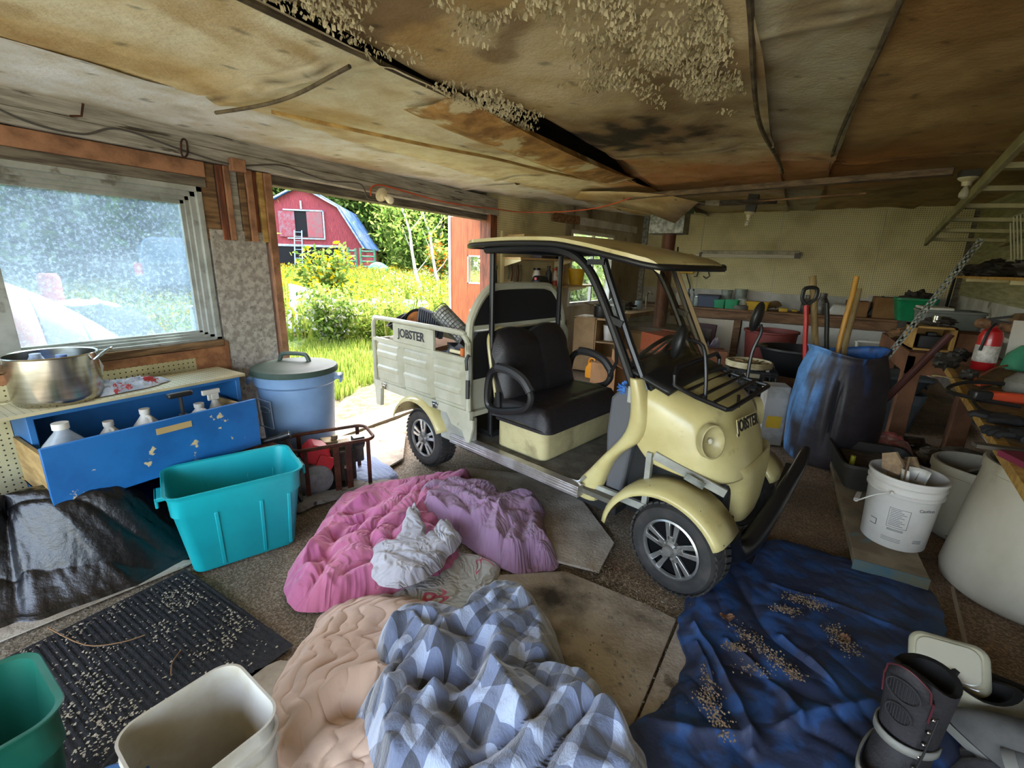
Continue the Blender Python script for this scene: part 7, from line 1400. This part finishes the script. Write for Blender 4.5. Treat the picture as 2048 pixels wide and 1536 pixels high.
tote('storage_tote', 'grey storage tote on the floor behind the barrel, lower one', (.85, 5.35, 0), .1, GT, L=.62, W=.42, H=.36, ribs=False); tote('storage_tote', 'grey lidded tote stacked on the lower one behind the barrel', (.85, 5.35, .362), .1, GT2, L=.60, W=.42, H=.12, ribs=False)
MB
tag(MB().prism(rrect(.66, .46, .04), (0, 0, 0), (1, 0, 0), (0, 1, 0), (0, 0, .03)).build('tote_lid', GT, bev=.008), 'pale grey lid closing the stacked tote behind the barrel', 'lid', loc=(.85, 5.35, .484), rz=.1)
# red patterned cloth, black tote with shards, plank, bucket
pile('red_patterned_cloth', 'red and cream patterned cloth heap beside the barrel foot', 'cloth', [(.55, 4.02), (.62, 3.92), (.80, 3.88), (.96, 3.95), (1.0, 4.1), (.90, 4.26), (.72, 4.28), (.58, 4.18)], clothmat('cloth_red', ('a83a34', 'c09080'), 'plain', bump=.8, bs=50, stain=('c8b8a0', .58)), base=.20, edge=.06, f=5, amp=.05, seed=91, px=False, res=(70, 160), dome=.3)
o = lump(MB(), (0, 0, .09), (.09, .10, .09), 5, .2).build('dark_pouch', mat('pouch_navy', '1f1f2c', rough=.6), smooth=60); tag(o, 'dark navy pouch beside the red patterned cloth', 'pouch', loc=(1.08, 4.02, 0))
PLK = mat('plank_dusty', '8a7a60', '6b5c46', scale=5, rough=.9, c3='4f6f72', s3=3, lo3=.6, hi3=.64); PLKE = mat('plank_teal', '32525c', '55533f', scale=5, rough=.7)
def plank():
    p0, p1 = G(1708, 1118, .08), G(1860, 1160, .08); d = (p1 - p0); w_ = d.length; an = atan2(d.y, d.x); t = T('painted_plank', 'thick dusty plank with teal painted edge under the white bucket', 'plank', (p0.x, p0.y, 0), rz=an)
    MB().box(0, w_, 0, 1.35, .045, .085).build('board', PLK, t, bev=.003); MB().box(-.002, w_ + .002, -.005, .0, .03, .085).build('painted_edge', PLKE, t); MB().box(.02, w_ - .02, .02, 1.3, 0, .045).build('base', WOODGD, t)
    return t
plank()
def pail():
    c = G(1790, 1098, .086); c = Vector((c.x - .0, c.y + .11, .087)); t = T('white_bucket', 'white plastic bucket with printed label full of scraps', 'bucket', c); W2 = mat('bucket_white', 'cfcbc4', 'bdb8ae', scale=3, rough=.4, c3='9c9484', s3=5, lo3=.64, hi3=.74); r0, r1, h = .130, .150, .37
    MB().lathe([(0, 0), (r0 - .006, 0), (r0, .006), (.143, .27), (.147, .275), (.152, .28), (.153, .292), (.146, .297), (.147, .315), (.154, .318), (.155, .328), (.148, .333), (.150, .352), (.157, .356), (.157, h), (.148, h), (.14, .28), (r0 - .008, .01), (0, .01)], 56).build('body', W2, t, smooth=45)
    q = radians(-118); M_ = Matrix.Rotation(q, 4, 'Z')
    MB().tube([M_ @ Vector(p) for p in spline([(.158, .0, .30), (.165, -.06, .26), (.15, -.12, .20), (.08, -.165, .165), (-.02, -.175, .17)], 5)], .0035, 6).tube([M_ @ Vector(p) for p in [(.156, .005, .295), (.162, -.005, .30)]], .010, 8).build('wire_handle', W2, t)
    MB().tube([M_ @ Vector((.10, -.15, .172)), M_ @ Vector((.0, -.178, .168))], .011, 8).build('grip', W2, t)
    # printed panel made of thin lines
    ink = mat('ink_grey', '4a4a52', rough=.6); b = MB(); a0 = radians(-100)
    def onb_(u, z): a = a0 + u / .142; r = r0 + (z / .27) * .013 + .0012; return Vector((r * cos(a), r * sin(a), z))
    def ln(u0, z0, u1, z1, w_=.0012):
        n = 5
        for i in range(n): p, p2 = onb_(u0 + (u1 - u0) * i / n, z0 + (z1 - z0) * i / n), onb_(u0 + (u1 - u0) * (i + 1) / n, z0 + (z1 - z0) * (i + 1) / n); b.bar(p, p2, w_, w_, up=(0, 0, 1))
    ln(-.04, .22, .04, .22); ln(-.04, .12, .04, .12); ln(-.04, .12, -.04, .22); ln(.04, .12, .04, .22)
    for k in range(10): ln(-.035, .212 - k * .009, -.035 + .04 + .03 * ((k * 7) % 5) / 5, .212 - k * .009, .0016)
    for k in range(3): ln(-.035, .11 - k * .004, .03, .11 - k * .004, .0012)
    for k in range(3): ln(-.05, .06 - k * .008, .03, .06 - k * .008, .0012)
    for k in range(3): ln(.08, .07 - k * .007, .12, .07 - k * .007, .0014)
    ln(-.115, .10, -.085, .10, .002); ln(-.115, .13, -.085, .13, .002); ln(-.085, .10, -.085, .13, .002)
    b.build('printed_label', ink, t, smooth=0)
    text('Caution', 'printed_name', .022, ink, t, onb_(.10, .235), (radians(88), 0, a0 + .10 / .142 + pi / 2), .0004)
    j = MB()
    for k, (x, y, z, a) in enumerate(((-.05, .02, .32, .5), (-.02, -.03, .35, 1.3), (.02, .05, .33, 2.2), (-.07, -.02, .36, 2.9))): j.prism([(-.03, 0), (.04, .0), (.05, .07), (.0, .10), (-.04, .05)], (x, y, z), (cos(a), sin(a), .2), (0, .2, 1), (.01, .01, 0))
    j.build('wood_scraps', mat('scrap_wood', 'a08868', '77604a', scale=12, rough=.9), t, smooth=0)
    MB().grid([[(.02 + .045 * cos(a) * (1 + .1 * i), -.01 + .045 * sin(a), .30 + .03 * i) for a in np.linspace(0, 4.2, 14)] for i in range(4)]).build('paper_scrap', MILK, t, solid=.002)
pail()
c = G(1755, 985, .12); t = T('black_tote', 'black open tote with junk right behind the white bucket', 'tote', (c.x + .0, c.y + .28, .087), rz=.1); BT = mat('tote_black', '26241f', '33302a', scale=8, rough=.6)
P = [[(px * k, py * k, z) for px, py in rrect(.42, .52, .05, 5) + [rrect(.42, .52, .05, 5)[0]]] for k, z in ((.85, 0), (.97, .15), (1.05, .155), (1.05, .175), (.97, .17), (.84, .01))]; b = MB().grid(P); b.add(P[-1][:-1], [tuple(range(len(P[0]) - 1))]); b.build('tote', BT, t, smooth=40)
MB().box(-.15, .15, -.2, .2, .01, .12).build('contents', mat('junk_brown', '5a4a34', '3a2f22', scale=14, rough=.9, bump=1), t); MB().lathe([(0, 0), (.014, 0), (.014, .06), (0, .06)], 12, Matrix.Translation((-.14, -.1, .12))).build('yellow_cap', mat('olive_yellow', 'a8a030', rough=.4), t)
# drums
DR = mat('drum_cream', 'b5ae9c', 'a39b87', scale=2.2, rough=.55, c3='7d7460', s3=3.5, lo3=.6, hi3=.72, st=(1, 1, .6))
def drum(name, label, c, r0, r1, h, rot=(0, 0, 0)):
    t = T(name, label, 'drum', c, rot=rot); MB().lathe([(0, 0), (r0 - .03, 0), (r0 - .008, .02), (r0, .06), (r1, h - .05), (r1 + .008, h - .045), (r1 + .008, h - .01), (r1, h), (r1 - .012, h), (r1 - .012, h - .05), (r0 - .014, .05), (0, .03)], 56).build('drum', DR, t, smooth=50); return t
drum('white_drum', 'dirty white drum with debris behind the big drum', (1.03, 3.22, 0), .185, .205, .42, (0, 0, 0)); tag(MB().cbox((0, 0, 0), (.26, .012, .2), (.9, .2, .4)).build('board_scrap', mat('scrap_grey', '5d564c', '4a443a', rough=.9)), 'grey board scrap leaning inside the dirty white drum', 'board', loc=(1.05, 3.18, .37))
drum('white_drum', 'large dirty white open drum at the right picture edge', (1.10, 2.70, 0), .285, .235, .62, (0, 0, 0))
t = T('floor_lumber', 'dark plank lying on the floor between plank and drums', 'plank', G(1800, 960, 0)); MB().bar((.1, .2, .02), (.22, -1.3, .02), .10, .04).build('board', WOODX, t)
cable('thin_stick', 'thin pale stick lying along the floor under the drum', [G(1905, 1175, .01), G(1925, 1260, .01), G(1945, 1340, .01)], .008, mat('stick_pale', '8a7860', rough=.9), 'stick')
# rubble below the bench
rb = np.random.default_rng(8)
for i in range(26):
    s, n_ = rb.uniform(1.7, 3.6), rb.uniform(-.1, .5); p = bp(s, n_, 0); q = rb.uniform(.06, .15); o = lump(MB(), (0, 0, q * .35), (q, q * rb.uniform(.6, 1), q * .45), int(rb.integers(0, 99)), .35, 12, 8).build('rubble_stone', mat('rubble', '6d6253', '544a3d', scale=8, rough=.95, bump=.5), smooth=0); tag(o, 'broken concrete lump in the dark rubble under the bench', 'stone', 'rubble lumps under the bench', loc=(p.x, p.y, -.005))
# things on the right bench
def onbench(x, y): p = G(x, y, BZ); return Vector((p.x, p.y, BZ + .001))
def extinguisher():
    c = onbench(1968, 742); c = Vector((c.x, c.y + .05, BZ + .001)); t = T('fire_extinguisher', 'red fire extinguisher with white label on the right bench', 'extinguisher', c); red = mat('ext_red', 'b01c22', rough=.3, coat=.3)
    MB().lathe([(0, 0), (.05, 0), (.055, .01), (.055, .20), (.045, .235), (.02, .255), (.018, .27), (0, .27)], 28).build('cylinder', red, t); MB().lathe([(.0558, .05), (.0558, .15)], 28).build('label', mat('label_white', 'd5d0c8', 'a39d94', scale=30, rough=.5), t)
    MB().cbox((0, 0, .285), (.03, .03, .03)).cbox((.015, 0, .315), (.10, .02, .012), (0, -.25, 0)).cbox((.02, 0, .295), (.09, .018, .01), (0, .1, 0)).build('valve_handle', BLACK, t); MB().tube(spline([(0, -.02, .28), (-.03, -.05, .24), (-.045, -.055, .12)], 4), .008, 7).build('hose', BLACK, t)
extinguisher()
t = T('green_bowl', 'translucent green plastic bowl upside down on the right bench', 'bowl', onbench(2040, 745) + Vector((.12, .15, 0))); MB().lathe([(.16, 0), (.165, .01), (.15, .08), (.10, .14), (0, .16)], 32).build('bowl', mat('bowl_green', '4a9a78', '3d8a6a', scale=4, rough=.25), t)
t = T('air_tank', 'dusty grey round motor with hose on the right bench', 'motor', onbench(2040, 800) + Vector((.03, .04, 0))); MB().lathe([(0, 0), (.06, 0), (.085, .03), (.085, .08), (.05, .12), (0, .12)], 28).build('motor', mat('motor_grey', '7d7a72', '5f5c54', scale=10, rough=.7), t); MB().tube(spline([(-.08, 0, .06), (-.22, -.02, .05), (-.30, -.10, .02), (-.26, -.2, .015), (-.10, -.28, .015)], 6), .009, 7).build('black_hose', BLACK, t)
cable('extension_cord', 'orange red cord looped round the extinguisher on the bench', [onbench(x, y) + Vector((0, 0, .02)) for x, y in ((2050, 735), (1998, 740), (1965, 755), (1948, 765), (1953, 778), (1990, 775))], .006, mat('cord_orange', 'c0522a'), 'cord')
t = T('white_sign_board', 'large white board leaning upright at the back of the right bench', 'board', (bp(2.75, .5, BZ).x - .05, bp(2.75, .5, BZ).y, BZ + .001), rz=radians(-6)); MB().cbox((.05, 0, .14), (.42, .01, .29), (-.2, 0, 0)).build('board', WPANEL, t)
t = T('feed_label_strip', 'curved printed paper strip reading 27 kgs lying on the bench', 'label', onbench(1925, 762)); P = [[(.02 * i - .12, .05 * math.cos(i * .25) - .03 + j * .045, .004 + .004 * sin(i)) for j in range(2)] for i in range(13)]; MB().grid(P).build('strip', mat('label_yellowish', 'c9c08a', rough=.7), t, solid=.001, smooth=60)
text('27 kgs', 'strip_text', .035, mat('ink_dark', '2a2822', rough=.6), t, (.0, .01, .012), (0, 0, radians(180)), .0005)
def gloves(label, p, m, rz=0.):
    t = T('work_glove', label, 'glove', p, rz=rz); b = MB(); lump(b, (0, 0, .02), (.06, .045, .02), 3, .2)
    for k in range(4): b.tube([(.05, -.03 + .02 * k, .02), (.09, -.036 + .024 * k, .022), (.115 - .01 * abs(k - 1.5), -.04 + .026 * k, .012)], .011, 7)
    b.tube([(0, .035, .02), (.04, .07, .018)], .012, 7).tube([(-.05, 0, .02), (-.10, 0, .018)], [.035, .038], 10); b.build('glove', m, t, smooth=60)
gloves('black glove nearest the middle of the right bench', onbench(2015, 850), mat('glove_black', '1c1b1d', rough=.8), 2.6); gloves('second black glove at the picture edge of the bench', onbench(2045, 880), mat('glove_black', '1c1b1d'), 3.4)
t = T('orange_tool', 'orange and black power tool on the right bench', 'tool', onbench(2010, 808), rz=.2); MB().cbox((.0, 0, .03), (.16, .05, .045)).build('body', mat('tool_orange', 'c2482a', rough=.4), t, bev=.012); MB().cbox((-.10, -.01, .03), (.07, .06, .05)).build('head', BLACK, t, bev=.01); MB().tube([(.06, 0, .03), (.15, .02, .03)], .014, 8).build('handle', mat('cream_handle', 'd8cda8'), t)
t = T('flat_bar', 'dark flat bar poking over the bench edge', 'bar', onbench(2010, 905), rz=.15); MB().cbox((.05, 0, .012), (.26, .03, .012)).build('bar', mat('bar_dark', '4a443c', rough=.6), t)
t = T('pink_folder', 'dark pink folder corner on the bench at the picture edge', 'folder', onbench(2050, 935), rz=.3); MB().cbox((.08, 0, .012), (.2, .16, .02)).build('folder', mat('folder_pink', '6d2038', rough=.6), t)
for i, (x, y, s, lab) in enumerate(((1890, 735, .05, 'small dark machine part at the far end of the bench'), (1935, 760, .03, 'dark lever piece beside the printed strip'), (1915, 720, .04, 'dusty metal part in front of the white board'))): o = lump(MB(), (0, 0, s * .8), (s * 1.3, s, s), 50 + i, .5).build('metal_part', mat('part_dark', '3f3a34', '2c2824', scale=20, rough=.6, metal=.3), smooth=50); tag(o, lab, 'part', loc=onbench(x, y))
cable('black_cable', 'thin black cable looping on the near half of the bench', [onbench(x, y) + Vector((0, 0, .012)) for x, y in ((2048, 770), (1990, 772), (1948, 790), (1950, 815), (1985, 838), (2030, 850))], .007, BLACKW)
t = T('wood_log_pieces', 'brown log and lump on the ledge of the right wall', 'wood', rp(3.6, .16, 1.03)); MB().tube([(-.1, .25, 0), (.1, -.25, 0)], .04, 10).build('log', WOODX, t); MB().tube([(0, -.1, .07), (.02, -.2, .08)], .045, 10).build('block', WOOD, t)
rw('wall_ledge', WHITEP, [(1.5, 6.5, 0, .24, .95, .985)])
# right wall shelf with junk and the wire rack, angled shelf above
RSZ = 1.40
t = T('right_wall_shelf', 'particle board shelf on the right wall holding dark junk', 'shelf', (0, 0, 0)); rw('board', mat('osb_edge', 'c29a50'), [(2.0, 7.0, .02, .36, RSZ - .02, RSZ)], par=t, struct=False)
for s in (2.4, 4.0): rw('bracket', mat('bracket_cream', 'd3c89a'), [(s, s + .02, .01, .30, RSZ - .05, RSZ - .021)], par=t, struct=False)
for i, (s, w_, h, lab) in enumerate(((2.15, .10, .05, 'dark block at the far end of the right wall shelf'), (2.9, .14, .07, 'dark engine part on the right shelf under the wire rack'), (3.5, .12, .05, 'dark rusty coil on the right shelf'), (4.1, .12, .07, 'black tool heap on the right shelf nearest the viewer'))):
    o = lump(MB(), (0, 0, h * .9), (w_, w_ * .7, h), 60 + i, .5).build('junk_part', mat('part_dark', '3f3a34'), smooth=50); tag(o, lab, 'part', loc=rp(s, .22, RSZ + .001))
t = T('wire_rack', 'white wire dish rack standing on the right wall shelf', 'rack', rp(3.3, .18, RSZ + .11)); Wm = mat('wire_white', 'b9b59c', rough=.5); b = MB()
for k in range(6): q = RD * (.10 * k - .2); b.tube([q + RN * .06 + Vector((0, 0, .36)), q - RN * .02 + Vector((0, 0, .02)), q - RN * .10 + Vector((0, 0, .02))], .005, 5)
b.tube([RD * -.25 + RN * .06 + Vector((0, 0, .36)), RD * .35 + RN * .06 + Vector((0, 0, .36))], .006, 5).tube([RD * -.25 + Vector((0, 0, .02)), RD * .22 + Vector((0, 0, .02))], .006, 5); b.build('wires', Wm, t)
t = T('tilted_slat_rack', 'pale wooden slatted rack slanting down from the ceiling at right', 'rack', (0, 0, 0)); SL = mat('slat_pale', 'a39c74', '8c8460', scale=5, rough=.7)
a0, a1 = rp(1.9, .62, 1.74), rp(5.6, .62, 2.10); MB().bar(a0, a1, .03, .07).build('front_rail', SL, t, bev=.003); MB().bar(rp(1.9, .05, 1.72), rp(5.6, .05, 2.06), .03, .06).build('back_rail', SL, t)
for k in range(7): f = .06 + k * .14; p, q = a0.lerp(a1, f), rp(1.9, .05, 1.72).lerp(rp(5.6, .05, 2.06), f); MB().bar(p, q, .09, .03).build('slat', SL, t)
t = T('hanging_rod', 'dark thin rod standing in the rear right corner', 'rod', rp(.25, .12, .8)); MB().tube([(0, 0, 0), (.02, .05, .75)], .016, 8).build('rod', BLACKM, t)
# tarp with sawdust
TARP = mat('tarp_blue', '234f96', '1d3f7c', scale=3, rough=.5, c3='2a2a35', s3=2.2, lo3=.46, hi3=.62, bump=.6, bscale=24, spec=.4)
TARP2 = clothmat('tarp_blue_uv', ('38578a', '2a3f62'), rough=.5, sheen=.0, bump=.5, bs=22, stain=('35333a', .44))
pile('blue_tarp', 'crinkled dusty blue tarpaulin spread over the floor by the front wheel', 'tarp', [(1385, 1150), (1480, 1100), (1560, 1085), (1660, 1112), (1740, 1135), (1830, 1165), (1885, 1225), (1890, 1300), (1900, 1400), (1930, 1560), (1700, 1700), (1400, 1700), (1300, 1600), (1245, 1475), (1300, 1440), (1345, 1385), (1368, 1320), (1352, 1260), (1372, 1200)], TARP2, base=.012, edge=.05, f=2.0, amp=.022, seed=101, ctr=(1600, 1340), ang=2.2, stretch=3.2, res=(190, 460), warp=.25, thick=.006, uvwarp=.03, z0=.012,
     strokes=[([(1385, 1265), (1440, 1360), (1480, 1440), (1500, 1520)], .02, .035), ([(1390, 1300), (1420, 1380), (1430, 1440)], .018, .03), ([(1450, 1300), (1540, 1380), (1600, 1460)], .02, .025), ([(1560, 1290), (1630, 1350), (1690, 1420)], .02, .02), ([(1300, 1450), (1400, 1480), (1500, 1490)], .03, .03), ([(1560, 1470), (1640, 1440), (1740, 1430)], .03, .04), ([(1540, 1180), (1700, 1230), (1850, 1290)], .015, .015)])
def sawdust():
    rg = np.random.default_rng(6); V = []; F = []; n_ = 0
    for (x0, y0, x1, y1, w_, cnt) in ((1470, 1250, 1600, 1360, 9, 500), (1575, 1190, 1650, 1215, 10, 320), (1550, 1215, 1590, 1225, 9, 200), (1660, 1255, 1710, 1310, 10, 300), (1410, 1330, 1440, 1450, 8, 260), (1450, 1290, 1490, 1300, 8, 160), (1400, 1380, 1460, 1480, 10, 200), (1480, 1330, 1540, 1350, 12, 90), (1240, 1160, 1330, 1215, 22, 500), (1170, 1110, 1230, 1170, 14, 260)):
        for _ in range(cnt):
            f = rg.random(); x, y = x0 + (x1 - x0) * f + rg.normal(0, w_), y0 + (y1 - y0) * f + rg.normal(0, w_ * .5); z = .062 if x > 1350 else .018; p = G(x, y, z); s = rg.uniform(.0015, .004); a = rg.uniform(0, pi); c, q = cos(a) * s, sin(a) * s
            V += [(p.x + c, p.y + q, z + .001), (p.x - q, p.y + c, z + .002), (p.x - c, p.y - q, z), (p.x + q, p.y - c, z)]; F.append((n_, n_ + 1, n_ + 2, n_ + 3)); n_ += 4
    tag(npmesh('sawdust', V, F, mat('sawdust', 'a08c70', '7d6a50', scale=60, rough=.95), smooth=False), 'sawdust and grit scattered on the blue tarp and floor', 'sawdust', kind='stuff')
sawdust()
def leaf(label, x, y, s, rz, z=.05):
    p = G(x, y, z); xs = np.linspace(-1, 1, 12); X, Y = np.meshgrid(xs, xs, indexing='ij'); o = npmesh('dry_leaf', np.stack([X * s * (1 - .3 * Y ** 2), Y * s * .7 * (1 - .3 * np.abs(X)), .012 * np.abs(X) + .006 * fbm(X * 2, Y * 2, 7) + .004], -1).reshape(-1, 3), gridF(12, 12), mat('leaf_brown', '7d5a42', '5d3f2c', scale=20, rough=.9)); tag(o, label, 'leaf', loc=(p.x, p.y, z), rz=rz)
leaf('curled brown leaf on the tarp nearer the front wheel', 1453, 1238, .028, .4); leaf('curled brown leaf on the tarp farther right', 1687, 1283, .030, 1.2); leaf('small orange leaf on the gritty floor by the wheel', 1233, 1142, .015, .2, .02)
for i in range(70):
    rg = random.Random(i); x, y = rg.uniform(1130, 1340), rg.uniform(1160, 1420)
    if i == 0: grit = None
    p = G(x, y, .015); s = rg.uniform(.003, .007); o = MB().ball((0, 0, s * .5), (s, s * .8, s * .6), 7, 5).build('pebble', mat('pebble', '8f887a', '5d564a', scale=50, rough=.9)); tag(o, 'tiny stone on the stained floor board', 'pebble', 'pebbles on the stained board', loc=(p.x, p.y, .015))
# ---------------------------------------------------------------- boots and lamp in the near right corner
BB = mat('boot_black', '1d1b1d', '29262a', scale=12, rough=.7, bump=.4, bscale=90); GSU = mat('suede_grey', '5d5b58', '4c4a48', scale=9, rough=.85); LT = mat('boot_tan', 'a8a28c', '8a8470', scale=6, rough=.7); STR = mat('strap_grey', '8c8b84', '76756e', scale=6, rough=.6)
def boot(name, label, c, rz, hgt, L, upm, shaft, par_strap=False, tilt=0., sc=1., mesh=True):
    """a boot pointing along local +x, shaft at the heel"""
    t = T(name, label, 'boot', c, rot=(0, tilt, rz)); t.scale = (sc,) * 3
    P = []; n = 28; H = hgt
    for k in range(15):     # shaft sections from sole to top, foot part bulges forward low down
        z = H * k / 14; f = max(0, 1 - z / (.14)) ** .6 if z < .14 else 0; row = []
        rx = .062 + .004 * k / 14; ry = .050 + .012 * (z / H); cx = 0.0 - .02 * (z / H) + .012 * (z > .14)
        for j in range(n):
            a = 2 * pi * j / n; x = cx + rx * cos(a) + (L * f * max(cos(a), 0) ** .7); y = ry * sin(a) * (1 - .12 * f * max(cos(a), 0)); row.append((x, y, z + (.035 * max(cos(a), 0) ** 2 + .01 * max(-cos(a), 0)) * (k / 14) ** 6))
        P.append(row)
    Q = [[(x * .80 - .003, y * .78, z - .002) for x, y, z in P[-1]]]
    for d, s in ((.02, .74), (.06, .70), (.14, .62), (.20, .3)): Q.append([(x * s, y * s, H - d) for x, y, z in P[-1]])
    up = MB().grid(P, wrap=True).build('upper', upm, t, smooth=60)
    MB().grid([P[-1]] + Q, wrap=True).build('lining', shaft, up, smooth=60)
    sole = MB().grid([[(x * 1.06, y * 1.1, z0) for x, y, _ in P[0]] for z0 in (-.004, .012, .022)], wrap=True); sole.add([(x * 1.06, y * 1.1, -.004) for x, y, _ in P[0]], [tuple(range(n))]); sole.build('sole', mat('sole_grey', '77756e', rough=.7), t)
    return t, P
c = G(1776, 1580, 0); 
t, P = boot('snowboard_boot', 'tall black snowboard boot with grey straps in the lower right corner', Vector((c.x, c.y, .03)), radians(-125), .34, .15, BB, BLACKM, sc=1.08)
# tongue with red piping and embossed pads
tg = []; 
for i in range(9):
    u = i / 8; row = []
    for j in range(13): v = j / 12 * 2 - 1; row.append((.066 + .030 * u ** 1.5 - .018 * v * v, v * (.040 + .012 * u - .02 * max(0, u - .75) * 4 * .5), .16 + .24 * u - .03 * v * v * (u > .8)))
    tg.append(row)
to = MB().grid(tg).build('tongue', BB, t, smooth=60, solid=.012)
MB().tube([Vector(p) + Vector((.003, 0, .002)) for p in [tg[i][0] for i in range(4, 9)] + tg[8][1:-1] + [tg[i][12] for i in range(8, 3, -1)]], .0022, 6).build('red_piping', mat('piping_red', '4a1720', rough=.6), to)
pd = MB()
for cz_, ry, rz_, n_ in ((.335, .034, .030, 9), (.265, .026, .026, 8)):
    pd.tube([(.066 + .030 * ((cz_ + rz_ * sin(a) - .16) / .24) ** 1.5 + .004, ry * cos(a), cz_ + rz_ * sin(a)) for a in np.linspace(0, 2 * pi, 26, endpoint=False)], .0018, 5, closed=True)
    for k in range(n_): y = ry * (-.8 + 1.6 * k / (n_ - 1)); h = rz_ * sqrt(max(0, 1 - (y / ry) ** 2)) * .8; pd.tube([(.066 + .030 * ((z - .16) / .24) ** 1.5 + .004 - .018 * (y / .05) ** 2, y, z) for z in (cz_ - h, cz_, cz_ + h)], .0012, 4)
pd.build('tongue_ridges', mat('ridge_dark', '2f2d2f', rough=.5), to)
for z, m in ((.10, STR), (.17, STR)):
    a_ = np.linspace(-1.9, 1.9, 22); w_ = .022; g = [[((.072 + (.09 * max(cos(a), 0) ** .8 if z < .12 else .012)) * cos(a), (.062) * sin(a), z + s * w_ + .015 * cos(a)) for a in a_] for s in (-.5, .5)]; MB().grid(g).build('strap', m, t, smooth=60, solid=.005)
for k in range(5): MB().ball((.055 - .004 * k, .047, .14 + .035 * k), .006, 8, 6).build('eyelet', STEEL, t)
MB().tube(spline([(.06, .05, .12), (.058, .055, .2), (.05, .057, .30)], 4), .0022, 6).build('lace', BLACKM, t)
c = G(1935, 1500, 0); boot('winter_boot', 'grey suede boot lying right of the snowboard boot', Vector((c.x + .06, c.y - .10, .06)), radians(-10), .2, .13, GSU, BLACKM, tilt=radians(60), sc=1.1)
c = G(1945, 1450, .0); c2 = G(2048, 1490, 0); boot('pale_boot', 'pale tan rubber toed boot pointing right behind the snowboard boot', Vector((c.x, c.y, .012)), atan2(c2.y - c.y, c2.x - c.x), .13, .15, LT, BLACKM, sc=1.0)
c = G(2040, 1560, 0); boot('winter_boot', 'dark grey boot at the lower right picture edge', Vector((c.x, c.y - .02, .02)), radians(150), .2, .14, GSU, BLACKM, tilt=radians(-10), sc=1.1)
t = T('car_headlight', 'clear square car headlamp unit behind the black boot', 'headlamp', G(1896, 1335, .10), rot=(radians(38), radians(-12), radians(-12))); t.scale = (1.35,) * 3
MB().prism(rrect(.15, .12, .03, 6), (0, 0, 0), (1, 0, 0), (0, 1, 0), (0, 0, .05)).build('lens', mat('headlamp_lens', 'c5c1a6', 'aea98c', scale=5, rough=.08, coat=1., spec=.9), t, bev=.012); MB().prism(rrect(.12, .09, .025, 5), (0, 0, .048), (1, 0, 0), (0, 1, 0), (0, 0, .006)).build('inner_reflector', mat('reflector', 'd9d6c2', rough=.3, metal=.3), t, bev=.004); MB().prism(rrect(.13, .10, .03, 5), (0, 0, -.05), (1, 0, 0), (0, 1, 0), (0, 0, .05)).build('housing', mat('housing_brown', '5a5142', rough=.6), t, bev=.01)
tag(MB().tube([(.17 * cos(a), .15 * sin(a), .03 + .01 * cos(a * 2)) for a in np.linspace(0, 2 * pi, 40, endpoint=False)], .028, 10, closed=True).build('rubber_ring', BLACKM), 'black rubber inner tube on the floor behind the boots', 'tube', loc=G(2010, 1440, 0))
o = pile('floor_rags', 'dark rag bundle under the boots at the lower right', 'rags', [(1900, 1500), (1980, 1480), (2100, 1520), (2120, 1650), (1900, 1640)], clothmat('rag_dark', ('2b2a2c', '3c3a3a'), bump=.6, bs=50), base=.03, edge=.05, f=5, amp=.03, seed=111, res=(50, 120), ctr=(2000, 1560))
o = MB().tube(spline([G(1640, 1462, .05), G(1620, 1440, .06)], 3), .003, 5)
